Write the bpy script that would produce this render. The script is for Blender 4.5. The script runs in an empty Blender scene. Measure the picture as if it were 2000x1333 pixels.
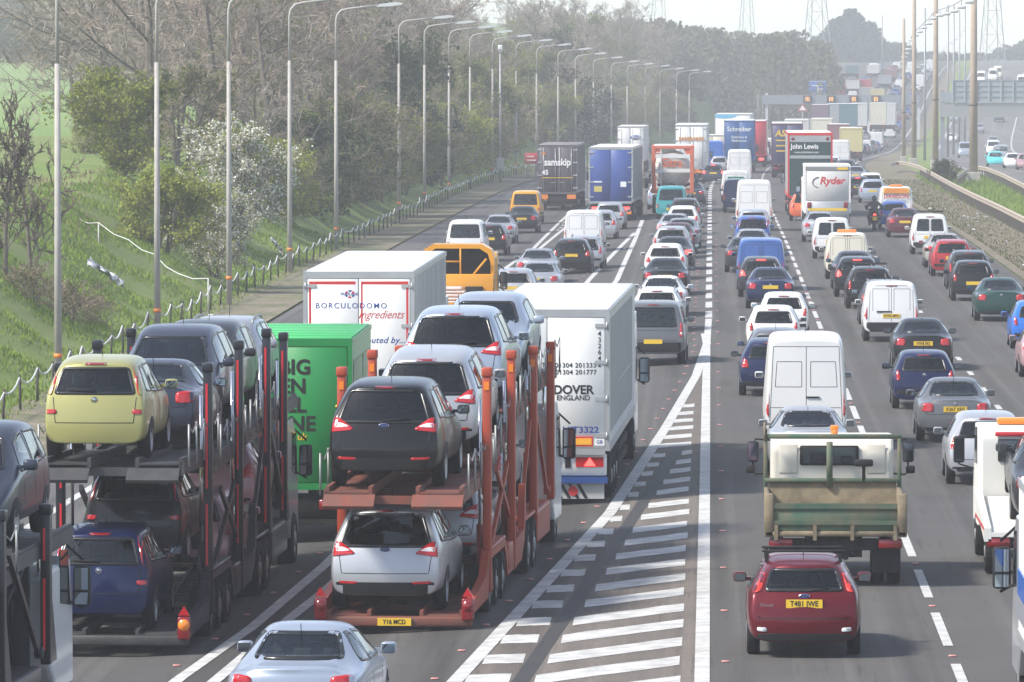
import bpy, bmesh, math, random
from mathutils import Vector, Matrix
from mathutils.bvhtree import BVHTree
from mathutils.geometry import tessellate_polygon
random.seed(7)
HAZE = .00049
SC = bpy.context.scene
COL = SC.collection
# ------------------------------------------------------------------ camera, world, sun, exposure
F, CH, VX, VY = 13000.0, 8.95, 1389.0, 108.0      # focal length in photo pixels, eye height, vanishing point
cd = bpy.data.cameras.new('camera'); cam = bpy.data.objects.new('camera', cd); COL.objects.link(cam)
cd.sensor_width = 36; cd.lens = F / 2000 * 36; cd.clip_start = 1; cd.clip_end = 9000
cam.location = (0, 0, CH)
cam.rotation_euler = (math.radians(90) - math.atan((666.5 - VY) / F), 0, math.atan((VX - 1000) / F))
SC.camera = cam
SUN_EL, SUN_AZ = math.radians(46), math.radians(-116)   # azimuth measured from +Y towards +X
w = bpy.data.worlds.new('World'); SC.world = w; w.use_nodes = True
nt = w.node_tree; bg = nt.nodes['Background']
sky = nt.nodes.new('ShaderNodeTexSky'); sky.sky_type = 'NISHITA'; sky.sun_disc = False
sky.sun_elevation = SUN_EL; sky.sun_rotation = SUN_AZ
sky.air_density = 0.7; sky.dust_density = 0.5; sky.ozone_density = 1.0
hs = nt.nodes.new('ShaderNodeHueSaturation'); hs.inputs['Saturation'].default_value = .68     # thin white overcast
nt.links.new(sky.outputs[0], hs.inputs['Color']); nt.links.new(hs.outputs[0], bg.inputs[0]); bg.inputs[1].default_value = 0.13
sd = bpy.data.lights.new('sun', 'SUN'); sd.energy = 2.8; sd.angle = math.radians(9); sd.color = (1, .94, .85)
sun = bpy.data.objects.new('sun', sd); COL.objects.link(sun)
sv = Vector((math.sin(SUN_AZ) * math.cos(SUN_EL), math.cos(SUN_AZ) * math.cos(SUN_EL), math.sin(SUN_EL)))
sun.rotation_euler = sv.to_track_quat('Z', 'Y').to_euler(); sun.location = sv * 200
SC.view_settings.view_transform = 'Standard'; SC.view_settings.look = 'None'
SC.view_settings.exposure = 1.3; SC.view_settings.gamma = 1
SC.render.engine = 'CYCLES'
SC.cycles.max_bounces = 6; SC.cycles.volume_bounces = 1; SC.cycles.use_denoising = True
SC.cycles.transparent_max_bounces = 8
# ------------------------------------------------------------------ road geometry
def _tab(t):
    ys = [a for a, b in t]; vs = [b for a, b in t]; n = len(t)
    ms = []
    for i in range(n):
        if i in (0, n - 1): ms.append(0.0 if i == 0 else (vs[-1] - vs[-2]) / (ys[-1] - ys[-2]))
        else:
            d0 = (vs[i] - vs[i-1]) / (ys[i] - ys[i-1]); d1 = (vs[i+1] - vs[i]) / (ys[i+1] - ys[i])
            ms.append((d0 + d1) / 2 if d0 * d1 > 0 else 0.0)
    def f(y):
        if y <= ys[0]: return vs[0]
        if y >= ys[-1]: return vs[-1] + ms[-1] * (y - ys[-1])
        i = 0
        while y > ys[i+1]: i += 1
        h = ys[i+1] - ys[i]; t_ = (y - ys[i]) / h
        return ((1 + 2*t_) * (1 - t_)**2 * vs[i] + t_ * (1 - t_)**2 * h * ms[i] + t_*t_*(3 - 2*t_) * vs[i+1] + t_*t_*(t_ - 1) * h * ms[i+1])
    return f
hz = _tab([(0, 0), (300, 0), (400, -.3), (500, -.7), (600, -1.3), (700, -2.4), (850, -3.9), (1000, -5.0), (1080, -4.3), (1150, -2), (1230, 1.5), (1300, 3.6), (1400, 5.6), (1600, 7), (2200, 8), (3500, 9)])
cx = _tab([(0, 0), (450, 0), (600, 1.5), (750, 5.5), (900, 12), (1066, 19.5), (1200, 27), (1400, 37), (1700, 50), (3500, 120)])
mo = _tab([(0, 24), (450, 23), (650, 21), (950, 18), (1300, 17.5), (3500, 17.5)])   # left edge line of the opposite carriageway
def sc_at(d): return F / d
def cf(u): return .055 * max(-9.0, min(0.0, u))      # crossfall of the slip roads
def yaw_at(d): return -math.atan((cx(d + 3) - cx(d - 3)) / 6)
def gy(py, z=0.0):
    """distance of the road point that the photo shows in row py (z above the road)"""
    d = F * CH / (py - VY)
    for _ in range(30): d = F * (CH - hz(d) - z) / (py - VY)
    return d
def gx(px, d): return (px - VX) * d / F
def P(px, py, z=0.0):
    d = gy(py, z); return gx(px, d), d, hz(d) + z
# ------------------------------------------------------------------ materials
MATS = {}
def mat(name, col=(.5, .5, .5), rough=.5, metal=0.0, coat=0.0, emit=None, es=0.0, spec=.5, noise=None, bump=None, trans=0.0):
    """principled material; noise=(scale, amount[, colour2]) mixes a second tone, bump=(scale, strength)"""
    if name in MATS: return MATS[name]
    m = bpy.data.materials.new(name); m.use_nodes = True; t = m.node_tree; b = t.nodes['Principled BSDF']
    b.inputs['Base Color'].default_value = (*col, 1); b.inputs['Roughness'].default_value = rough
    b.inputs['Metallic'].default_value = metal; b.inputs['Coat Weight'].default_value = coat
    b.inputs['Specular IOR Level'].default_value = spec; b.inputs['Coat Roughness'].default_value = .06
    if emit: b.inputs['Emission Color'].default_value = (*emit, 1); b.inputs['Emission Strength'].default_value = es
    if trans: b.inputs['Transmission Weight'].default_value = trans
    if noise or bump:
        tc = t.nodes.new('ShaderNodeTexCoord')
    if noise:
        c2 = noise[2] if len(noise) > 2 else tuple(c * .45 for c in col)
        n = t.nodes.new('ShaderNodeTexNoise'); n.inputs['Scale'].default_value = noise[0]; n.inputs['Detail'].default_value = 6; n.inputs['Roughness'].default_value = .65
        r = t.nodes.new('ShaderNodeMapRange'); r.inputs[1].default_value = .35; r.inputs[2].default_value = .7; r.inputs[3].default_value = 0; r.inputs[4].default_value = noise[1]
        x = t.nodes.new('ShaderNodeMixRGB'); x.inputs[1].default_value = (*col, 1); x.inputs[2].default_value = (*c2, 1)
        t.links.new(tc.outputs['Object'], n.inputs['Vector']); t.links.new(n.outputs['Fac'], r.inputs[0]); t.links.new(r.outputs[0], x.inputs[0]); t.links.new(x.outputs[0], b.inputs['Base Color'])
    if bump:
        n = t.nodes.new('ShaderNodeTexNoise'); n.inputs['Scale'].default_value = bump[0]; n.inputs['Detail'].default_value = 5
        u = t.nodes.new('ShaderNodeBump'); u.inputs['Strength'].default_value = bump[1]; u.inputs['Distance'].default_value = .02
        t.links.new(tc.outputs['Object'], n.inputs['Vector']); t.links.new(n.outputs['Fac'], u.inputs['Height']); t.links.new(u.outputs[0], b.inputs['Normal'])
    MATS[name] = m; return m
PAINT = {  # real-world car paints: colour, metallic
    'white': ((.68, .68, .67), 0), 'offwhite': ((.62, .58, .48), 0), 'silver': ((.42, .43, .45), .45), 'greysilver': ((.33, .34, .36), .45), 'bluesilver': ((.36, .41, .49), .45),
    'grey': ((.13, .135, .145), .3), 'darkgrey': ((.032, .033, .037), .3), 'black': ((.006, .006, .007), 0), 'navy': ((.006, .012, .055), .2), 'blue': ((.03, .09, .33), .2), 'vanblue': ((.045, .11, .33), 0),
    'brightblue': ((.02, .13, .5), .1), 'red': ((.36, .02, .025), .2), 'darkred': ((.105, .004, .010), .25), 'maroon': ((.10, .022, .03), .2), 'green': ((.012, .05, .042), .2), 'teal': ((.03, .28, .30), 0),
    'lime': ((.36, .345, .135), .25), 'beige': ((.38, .36, .32), .3), 'yellow': ((.75, .36, .025), 0), 'gold': ((.66, .30, .02), 0), 'pink': ((.42, .26, .27), .3), 'orange': ((.62, .12, .04), 0), 'turquoise': ((.08, .5, .52), 0), 'purple': ((.07, .05, .12), .3),
    'slate': ((.04, .046, .07), .35)}
def paint(c):
    col, me = PAINT[c]
    return mat('paint_' + c, col, .36, me, .4, spec=.15, noise=(1.3, .22, tuple(x * .8 + .005 for x in col)))
def tyre_m(): return mat('tyre', (.012, .012, .013), .85, spec=.2)
M_TYRE = tyre_m()
M_RIM = mat('rim', (.42, .43, .45), .35, .7)
M_GLASS = mat('car_glass', (.012, .017, .018), .06, 0, 0, spec=.75, noise=(2.2, .8, (.03, .042, .045)))
M_GLASSL = mat('light_car_glass', (.05, .075, .08), .07, 0, 0, spec=.8, noise=(2.5, .9, (.015, .02, .022)))
M_PLAST = mat('black_plastic', (.014, .014, .015), .6, spec=.25)
M_TRIM = mat('dark_seam_and_well', (.01, .01, .01), .8)
M_RED = mat('red_lens', (.42, .012, .015), .15, 0, .5)
M_REDD = mat('dark_red_lens', (.2, .006, .01), .15, 0, .5)
M_ORANGE = mat('amber_lens', (.8, .22, .02), .2, 0, .5)
M_CLEAR = mat('clear_lens', (.65, .66, .66), .12, 0, .6)
M_STOP = mat('lit_stop_lamp', (.6, .02, .02), .3, emit=(1, .05, .04), es=2.2)
M_BLINK = mat('lit_amber_lamp', (.8, .3, .05), .3, emit=(1, .45, .1), es=1.5)
M_CHROME = mat('chrome', (.7, .7, .72), .12, 1)
M_PLATEY = mat('yellow_plate', (.72, .47, .03), .45)
M_PLATEW = mat('white_plate', (.75, .75, .72), .45)
M_INK = mat('black_ink', (.012, .012, .012), .6)
M_WHITEINK = mat('white_ink', (.78, .78, .76), .55)
M_STEEL = mat('galvanised_steel', (.34, .35, .35), .5, .5, noise=(3, .6, (.2, .19, .18)))
M_DARK = mat('dark_chassis', (.012, .012, .013), .8, spec=.2, noise=(4, .6, (.05, .045, .04)))
M_MIRROR = mat('mirror_glass', (.35, .42, .48), .03, 1)
# ------------------------------------------------------------------ object helpers
def link(name, me, m=None, parent=None, loc=None, rot=None, smooth=False):
    if me.name == 'x': me.name = name
    o = bpy.data.objects.new(name, me); COL.objects.link(o)
    if m is not None:
        for x in (m if isinstance(m, (list, tuple)) else [m]): me.materials.append(x)
    if parent: o.parent = parent
    if loc is not None: o.location = loc
    if rot is not None: o.rotation_euler = rot
    return o
def tag(o, label=None, cat=None, group=None, kind=None):
    if label: o['label'] = label
    if cat: o['category'] = cat
    if group: o['group'] = group
    if kind: o['kind'] = kind
    return o
def empty(name, loc=(0, 0, 0), rz=0.0):
    o = bpy.data.objects.new(name, None); COL.objects.link(o); o.location = loc; o.rotation_euler = (0, 0, rz); o.empty_display_size = .3; return o
class MB:
    """collects simple solids into one mesh"""
    def __init__(s): s.v = []; s.f = []; s.mi = []; s.sm = []
    def add(s, v, f, mi=0, sm=False):
        n = len(s.v); s.v += [tuple(p) for p in v]
        for q in f: s.f.append([i + n for i in q]); s.mi.append(mi); s.sm.append(sm)
        return s
    def box(s, x0, x1, y0, y1, z0, z1, mi=0, M=None):
        v = [(x0,y0,z0),(x1,y0,z0),(x1,y1,z0),(x0,y1,z0),(x0,y0,z1),(x1,y0,z1),(x1,y1,z1),(x0,y1,z1)]
        if M is not None: v = [M @ Vector(p) for p in v]
        return s.add(v, [(3,2,1,0),(4,5,6,7),(0,1,5,4),(1,2,6,5),(2,3,7,6),(3,0,4,7)], mi)
    def bevbox(s, x0, x1, y0, y1, z0, z1, b=.03, mi=0, seg=2):
        bm = bmesh.new(); bmesh.ops.create_cube(bm, size=1)
        for v in bm.verts: v.co = Vector(((x0+x1)/2 + v.co.x*(x1-x0), (y0+y1)/2 + v.co.y*(y1-y0), (z0+z1)/2 + v.co.z*(z1-z0)))
        bmesh.ops.bevel(bm, geom=bm.edges[:], offset=b, segments=seg, affect='EDGES', profile=.5)
        return s.bm(bm, mi, b > .12 * min(abs(x1-x0), abs(y1-y0), abs(z1-z0)))
    def bm(s, bm, mi=0, sm=False):
        bm.verts.ensure_lookup_table(); bm.verts.index_update()
        s.add([v.co[:] for v in bm.verts], [[v.index for v in f.verts] for f in bm.faces], mi, sm); bm.free(); return s
    def tube(s, pts, r, n=8, mi=0, cap=True, r1=None):
        pts = [Vector(p) for p in pts]; rings = []; m = len(pts)
        for i, p in enumerate(pts):
            d = (pts[min(i+1, m-1)] - pts[max(i-1, 0)]).normalized()
            a = d.orthogonal().normalized() if i == 0 else (pa - d * pa.dot(d)).normalized()
            pa = a; b = d.cross(a); rr = r if r1 is None else r + (r1 - r) * i / max(1, m - 1)
            rings.append([p + a * (rr * math.cos(2*math.pi*k/n)) + b * (rr * math.sin(2*math.pi*k/n)) for k in range(n)])
        v = [q for g in rings for q in g]; f = []
        for i in range(m-1):
            for k in range(n): f.append((i*n+k, i*n+(k+1) % n, (i+1)*n+(k+1) % n, (i+1)*n+k))
        if cap: f.append(tuple(range(n))[::-1]); f.append(tuple((m-1)*n+k for k in range(n)))
        return s.add(v, f, mi, n > 4)
    def prism(s, poly, axis, a0, a1, mi=0):
        """poly of 2-D points extruded along axis ('x': pts are (y,z); 'y': (x,z); 'z': (x,y))"""
        n = len(poly)
        mk = {'x': lambda p, a: (a, p[0], p[1]), 'y': lambda p, a: (p[0], a, p[1]), 'z': lambda p, a: (p[0], p[1], a)}[axis]
        v = [mk(p, a0) for p in poly] + [mk(p, a1) for p in poly]
        f = [(i, (i+1) % n, (i+1) % n + n, i + n) for i in range(n)]
        tris = tessellate_polygon([[Vector((p[0], p[1], 0)) for p in poly]])
        f += [t for t in tris] + [tuple(i + n for i in t)[::-1] for t in tris]
        return s.add(v, f, mi)
    def lathe(s, prof, c=(0,0,0), axis='x', n=20, mi=0):
        """prof: (along, radius) list revolved around axis through c"""
        v = []; f = []
        for a, r in prof:
            for k in range(n):
                t = 2*math.pi*k/n; p = {'x': (a, r*math.cos(t), r*math.sin(t)), 'y': (r*math.cos(t), a, r*math.sin(t)), 'z': (r*math.cos(t), r*math.sin(t), a)}[axis]
                v.append((p[0]+c[0], p[1]+c[1], p[2]+c[2]))
        for i in range(len(prof)-1):
            for k in range(n): f.append((i*n+k, i*n+(k+1) % n, (i+1)*n+(k+1) % n, (i+1)*n+k))
        f.append(tuple(range(n))); f.append(tuple((len(prof)-1)*n+k for k in range(n)))
        return s.add(v, f, mi, True)
    def mesh(s, mats=None):
        me = bpy.data.meshes.new('x'); me.from_pydata(s.v, [], s.f)
        me.polygons.foreach_set('material_index', s.mi); me.polygons.foreach_set('use_smooth', s.sm)
        for m in (mats or []): me.materials.append(m)
        bm = bmesh.new(); bm.from_mesh(me); bmesh.ops.recalc_face_normals(bm, faces=bm.faces[:]); bm.to_mesh(me); bm.free()
        me.update(); return me
    def build(s, name, m, parent=None, loc=None, rot=None):
        ms = m if isinstance(m, (list, tuple)) else [m]
        me = s.mesh(ms); me.name = name
        return link(name, me, None, parent, loc, rot)
TXT = {}
def text_mesh(body, size, bold=0.0, shear=0.0, space=1.0, ex=.003, align='CENTER'):
    """flat lettering in the XZ plane, facing -Y, as vertices and faces"""
    k = (body, size, bold, shear, space, align)
    if k in TXT: return TXT[k]
    c = bpy.data.curves.new('lettering', 'FONT'); c.body = body; c.size = size; c.offset = bold * size; c.shear = shear; c.space_character = space
    c.extrude = 0; c.align_x = align; c.align_y = 'CENTER'; c.resolution_u = 3
    o = bpy.data.objects.new('lettering', c); COL.objects.link(o)
    dg = bpy.context.evaluated_depsgraph_get(); me = bpy.data.meshes.new_from_object(o.evaluated_get(dg))
    v = [(p.co.x, 0.0, p.co.y) for p in me.vertices]; f = [tuple(q.vertices) for q in me.polygons]
    bpy.data.objects.remove(o); bpy.data.curves.remove(c); bpy.data.meshes.remove(me)
    TXT[k] = (v, f); return v, f
def put_text(mb, body, x, y, z, size, mi=0, bold=.012, shear=0.0, space=1.0, sx=1.0, align='CENTER', side=None):
    v, f = text_mesh(body, size, bold, shear, space, align=align)
    if side == 'R': mb.add([(y, x + p[0]*sx, p[2] + z) for p in v], f, mi)     # on a wall facing +X, reading towards +Y
    else: mb.add([(p[0]*sx + x, y, p[2] + z) for p in v], f, mi)
    return mb
def disc(mb, x, y, z, rx, rz, mi=0, n=24, r0=0.0):
    """flat disc or ring in the XZ plane facing -Y"""
    if r0 <= 0: mb.add([(x + rx*math.cos(2*math.pi*k/n), y, z + rz*math.sin(2*math.pi*k/n)) for k in range(n)], [tuple(range(n))], mi)
    else:
        v = []
        for q in (1, r0): v += [(x + q*rx*math.cos(2*math.pi*k/n), y, z + q*rz*math.sin(2*math.pi*k/n)) for k in range(n)]
        mb.add(v, [(k, (k+1) % n, n+(k+1) % n, n+k) for k in range(n)], mi)
def quad(mb, pts, y, mi=0): mb.add([(p[0], y, p[1]) for p in pts], [tuple(range(len(pts)))], mi)
def copy_tree(o, parent=None):
    c = o.copy(); COL.objects.link(c); c.parent = parent
    for ch in o.children: copy_tree(ch, c)
    return c
# ------------------------------------------------------------------ cars: lofted shells with real window openings
def glass_mat(name, tint, rough=.03):
    m = bpy.data.materials.new(name); m.use_nodes = True; t = m.node_tree; t.nodes.clear()
    o = t.nodes.new('ShaderNodeOutputMaterial'); mx = t.nodes.new('ShaderNodeMixShader'); tr = t.nodes.new('ShaderNodeBsdfTransparent'); gl = t.nodes.new('ShaderNodeBsdfGlossy')
    fr = t.nodes.new('ShaderNodeFresnel'); fr.inputs[0].default_value = 1.55; gl.inputs['Roughness'].default_value = rough
    tr.inputs[0].default_value = (*tint, 1); gl.inputs[0].default_value = (.9, .93, .95, 1)
    t.links.new(fr.outputs[0], mx.inputs[0]); t.links.new(tr.outputs[0], mx.inputs[1]); t.links.new(gl.outputs[0], mx.inputs[2]); t.links.new(mx.outputs[0], o.inputs[0]); return m
M_WIN = glass_mat('tinted_window_glass', (.60, .68, .67))
M_WIND = glass_mat('privacy_window_glass', (.16, .19, .195))
M_FRIT = mat('window_border', (.012, .012, .013), .25, spec=.6)
M_SEAT = mat('seat_fabric', (.03, .032, .036), .9)
def round_poly(pts, r, n=3):
    out = []; m = len(pts)
    for i in range(m):
        p = Vector(pts[i]); a = Vector(pts[i-1]); b = Vector(pts[(i+1) % m])
        da = (a - p); db = (b - p); q = min(r, da.length * .45, db.length * .45)
        s = p + da.normalized() * q; e = p + db.normalized() * q
        for k in range(n + 1):
            t = k / n; out.append(tuple(s * (1-t)**2 + p * 2*t*(1-t) + e * t*t))
    return out
def inside(p, poly):
    c = False; n = len(poly)
    for i in range(n):
        a = poly[i]; b = poly[i-1]
        if (a[1] > p[1]) != (b[1] > p[1]) and p[0] < (b[0]-a[0]) * (p[1]-a[1]) / (b[1]-a[1]) + a[0]: c = not c
    return c
def shrink(poly, d):
    """inset a roughly convex polygon by d"""
    n = len(poly); ar = sum(poly[i-1][0]*poly[i][1] - poly[i][0]*poly[i-1][1] for i in range(n)); sg = 1 if ar > 0 else -1; out = []
    for i in range(n):
        p = Vector(poly[i]); a = Vector(poly[i-1]); b = Vector(poly[(i+1) % n])
        e0 = (p - a); e1 = (b - p)
        if e0.length < 1e-6: e0 = e1
        if e1.length < 1e-6: e1 = e0
        e0 = e0.normalized(); e1 = e1.normalized()
        nn = (Vector((-e0.y, e0.x)) + Vector((-e1.y, e1.x))) * sg
        if nn.length < 1e-6: nn = Vector((-e0.y, e0.x)) * sg
        out.append(tuple(p + nn.normalized() * d))
    return out
AX = {'rear': lambda a, b: (Vector((a, -4, b)), Vector((0, 1, 0))), 'front': lambda a, b: (Vector((a, 14, b)), Vector((0, -1, 0))),
      'R': lambda a, b: (Vector((4, a, b)), Vector((-1, 0, 0))), 'L': lambda a, b: (Vector((-4, a, b)), Vector((1, 0, 0))), 'top': lambda a, b: (Vector((a, b, 8)), Vector((0, 0, -1)))}
def patch(bv, poly, ax, off=.006, depth=.02, maxlen=.16, hole=None):
    """a thin shell laid on the body: poly in the plane seen along ax"""
    bm = bmesh.new()
    if hole:
        n = len(poly); vo = [bm.verts.new((*p, 0)) for p in poly]; vi = [bm.verts.new((*p, 0)) for p in hole]
        for i in range(n): bm.faces.new((vo[i], vo[(i+1) % n], vi[(i+1) % n], vi[i]))
    else:
        vs = [bm.verts.new((*p, 0)) for p in poly]
        for t in tessellate_polygon([[Vector((*p, 0)) for p in poly]]):
            try: bm.faces.new([vs[i] for i in t])
            except ValueError: pass
    for _ in range(5):
        lg = [e for e in bm.edges if e.calc_length() > maxlen]
        if not lg: break
        bmesh.ops.subdivide_edges(bm, edges=lg, cuts=1); bmesh.ops.triangulate(bm, faces=[f for f in bm.faces if len(f.verts) > 4])
    cxy = Vector((sum(p[0] for p in poly) / len(poly), sum(p[1] for p in poly) / len(poly)))
    dr = AX[ax](0, 0)[1]; bad = []
    for v in bm.verts:
        a = Vector((v.co.x, v.co.y)); hit = None
        for k in range(12):
            o, d = AX[ax](a.x, a.y); h, nn, _, _ = bv.ray_cast(o, d)
            if h is not None: hit = h - d * off; break
            a = a.lerp(cxy, .06)
        if hit is None: bad.append(v)
        else: v.co = hit
    if bad: bmesh.ops.delete(bm, geom=bad, context='VERTS')
    be = [e for e in bm.edges if e.is_boundary]
    if be and depth:
        r = bmesh.ops.extrude_edge_only(bm, edges=be)
        for v in [g for g in r['geom'] if isinstance(g, bmesh.types.BMVert)]: v.co += dr * depth
    bmesh.ops.recalc_face_normals(bm, faces=bm.faces[:])
    if bm.faces and sum(f.normal.dot(dr) * f.calc_area() for f in bm.faces if abs(f.normal.dot(dr)) > .2) > 0: bmesh.ops.reverse_faces(bm, faces=bm.faces[:])
    me = bpy.data.meshes.new('x'); bm.to_mesh(me); bm.free()
    for p in me.polygons: p.use_smooth = True
    return me
def mir(poly): return [(-a, b) for a, b in poly][::-1]
def join_mesh(ms):
    bm = bmesh.new()
    for m in ms: bm.from_mesh(m)
    me = bpy.data.meshes.new('x'); bm.to_mesh(me); bm.free()
    return me
def loft_body(st, zb, bow, level=3, crease_roof=.25, rearc=.45):
    """st: (yl, ym, yu, wl, zbelt, wu, zu) stations from rear to front"""
    bm = bmesh.new(); rings = []; N = len(st); cl = bm.edges.layers.float.new('crease_edge')
    for j, (yl, ym, yu, wl, zt, wu, zu, *ex) in enumerate(st):
        zw = .62 * zt / .95; z0 = zb + (ex[0] if ex else 0)
        hp = [(wl*.90, z0, yl), (wl*.985, z0 + .16, yl), (wl, zw, yl), (wl*.975, zt, ym), (wu, zu - .07, yu), (wu*.80, zu, yu)]
        half = [bm.verts.new((x, y, z)) for x, z, y in hp]; oth = [bm.verts.new((-x, y, z)) for x, z, y in hp]
        e = bow if j == 0 else (-bow * .9 if j == N-1 else 0)
        fl = [bm.verts.new((q*wl*.45, yl - e*.6*(1-abs(q)*.3), z0)) for q in (1, 0, -1)]
        rf = [bm.verts.new((q*wu*.40, yu - e*(1-abs(q)*.3), zu + .012)) for q in (1, 0, -1)]
        rings.append((half, oth, fl, rf))
    def ring(r): return r[0] + r[3] + r[1][::-1] + r[2][::-1]
    for j in range(N-1):
        A, B = ring(rings[j]), ring(rings[j+1]); n = len(A)
        for i in range(n):
            f = bm.faces.new((A[i], A[(i+1) % n], B[(i+1) % n], B[i]))
    for j in (0, N-1):
        half, oth, fl, rf = rings[j]; rows = [[half[0], *fl, oth[0]]]; e = bow if j == 0 else -bow * .9
        for i in range(1, 5):
            p = half[i].co; rows.append([half[i]] + [bm.verts.new((p.x*q, p.y - e*(1-q*q), p.z)) for q in (.55, 0, -.55)] + [oth[i]])
        rows.append([half[5], *rf, oth[5]])
        for a, b in zip(rows, rows[1:]):
            for k in range(4): bm.faces.new((a[k], a[k+1], b[k+1], b[k]))
        for a in rows[1:5]:
            for b in rows:
                pass
        per = set(ring(rings[j]))
        for ed in bm.edges:
            if ed.verts[0] in per and ed.verts[1] in per: ed[cl] = rearc if j == 0 else .2
    for j in range(N-1):
        for a, b in ((rings[j][0][4], rings[j+1][0][4]), (rings[j][1][4], rings[j+1][1][4]), (rings[j][0][3], rings[j+1][0][3]), (rings[j][1][3], rings[j+1][1][3])):
            ed = bm.edges.get((a, b))
            if ed: ed[cl] = crease_roof
    bmesh.ops.recalc_face_normals(bm, faces=bm.faces[:])
    me = bpy.data.meshes.new('x'); bm.to_mesh(me); bm.free()
    o = bpy.data.objects.new('tmp', me); COL.objects.link(o); s = o.modifiers.new('s', 'SUBSURF'); s.levels = level; s.use_limit_surface = False
    dg = bpy.context.evaluated_depsgraph_get(); m2 = bpy.data.meshes.new_from_object(o.evaluated_get(dg)); bpy.data.objects.remove(o); bpy.data.meshes.remove(me)
    for p in m2.polygons: p.use_smooth = True
    return m2
def bvh_of(me): return BVHTree.FromPolygons([v.co.copy() for v in me.vertices], [tuple(p.vertices) for p in me.polygons])
def cut_windows(me, wins):
    bm = bmesh.new(); bm.from_mesh(me); kill = []
    for f in bm.faces:
        c = f.calc_center_median(); nn = f.normal
        for ax, poly in wins:
            d = AX[ax](0, 0)[1]
            if nn.dot(d) > -.12: continue
            if ax in ('R', 'L') and (c.x > 0) != (ax == 'R'): continue
            q = (c.x, c.z) if ax in ('rear', 'front') else (c.y, c.z)
            if inside(q, poly): kill.append(f); break
    bmesh.ops.delete(bm, geom=kill, context='FACES'); bm.to_mesh(me); bm.free()
def wheel_mesh(r, wd):
    t = MB(); t.lathe([(-wd/2, r*.66), (-wd/2, r*.90), (-wd/2+.025, r), (wd/2-.025, r), (wd/2, r*.90), (wd/2, r*.66), (wd/2-.07, r*.62), (wd/2-.07, .01)], n=22)
    rm = MB(); rm.lathe([(wd/2-.05, r*.05), (wd/2-.012, r*.10), (wd/2-.03, r*.16)], n=14)
    rm.lathe([(wd/2-.06, r*.68), (wd/2+.004, r*.66), (wd/2-.01, r*.58), (wd/2-.05, r*.56)], n=22)
    for k in range(7):
        a = 2*math.pi*k/7; M = Matrix.Rotation(a, 4, 'X')
        rm.box(wd/2-.05, wd/2-.015, -r*.085, r*.085, r*.1, r*.62, M=M)
    rm.lathe([(-.02, r*.66), (-.01, r*.6)], n=16)
    return t.mesh(), rm.mesh()
TYPES = {}
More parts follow.
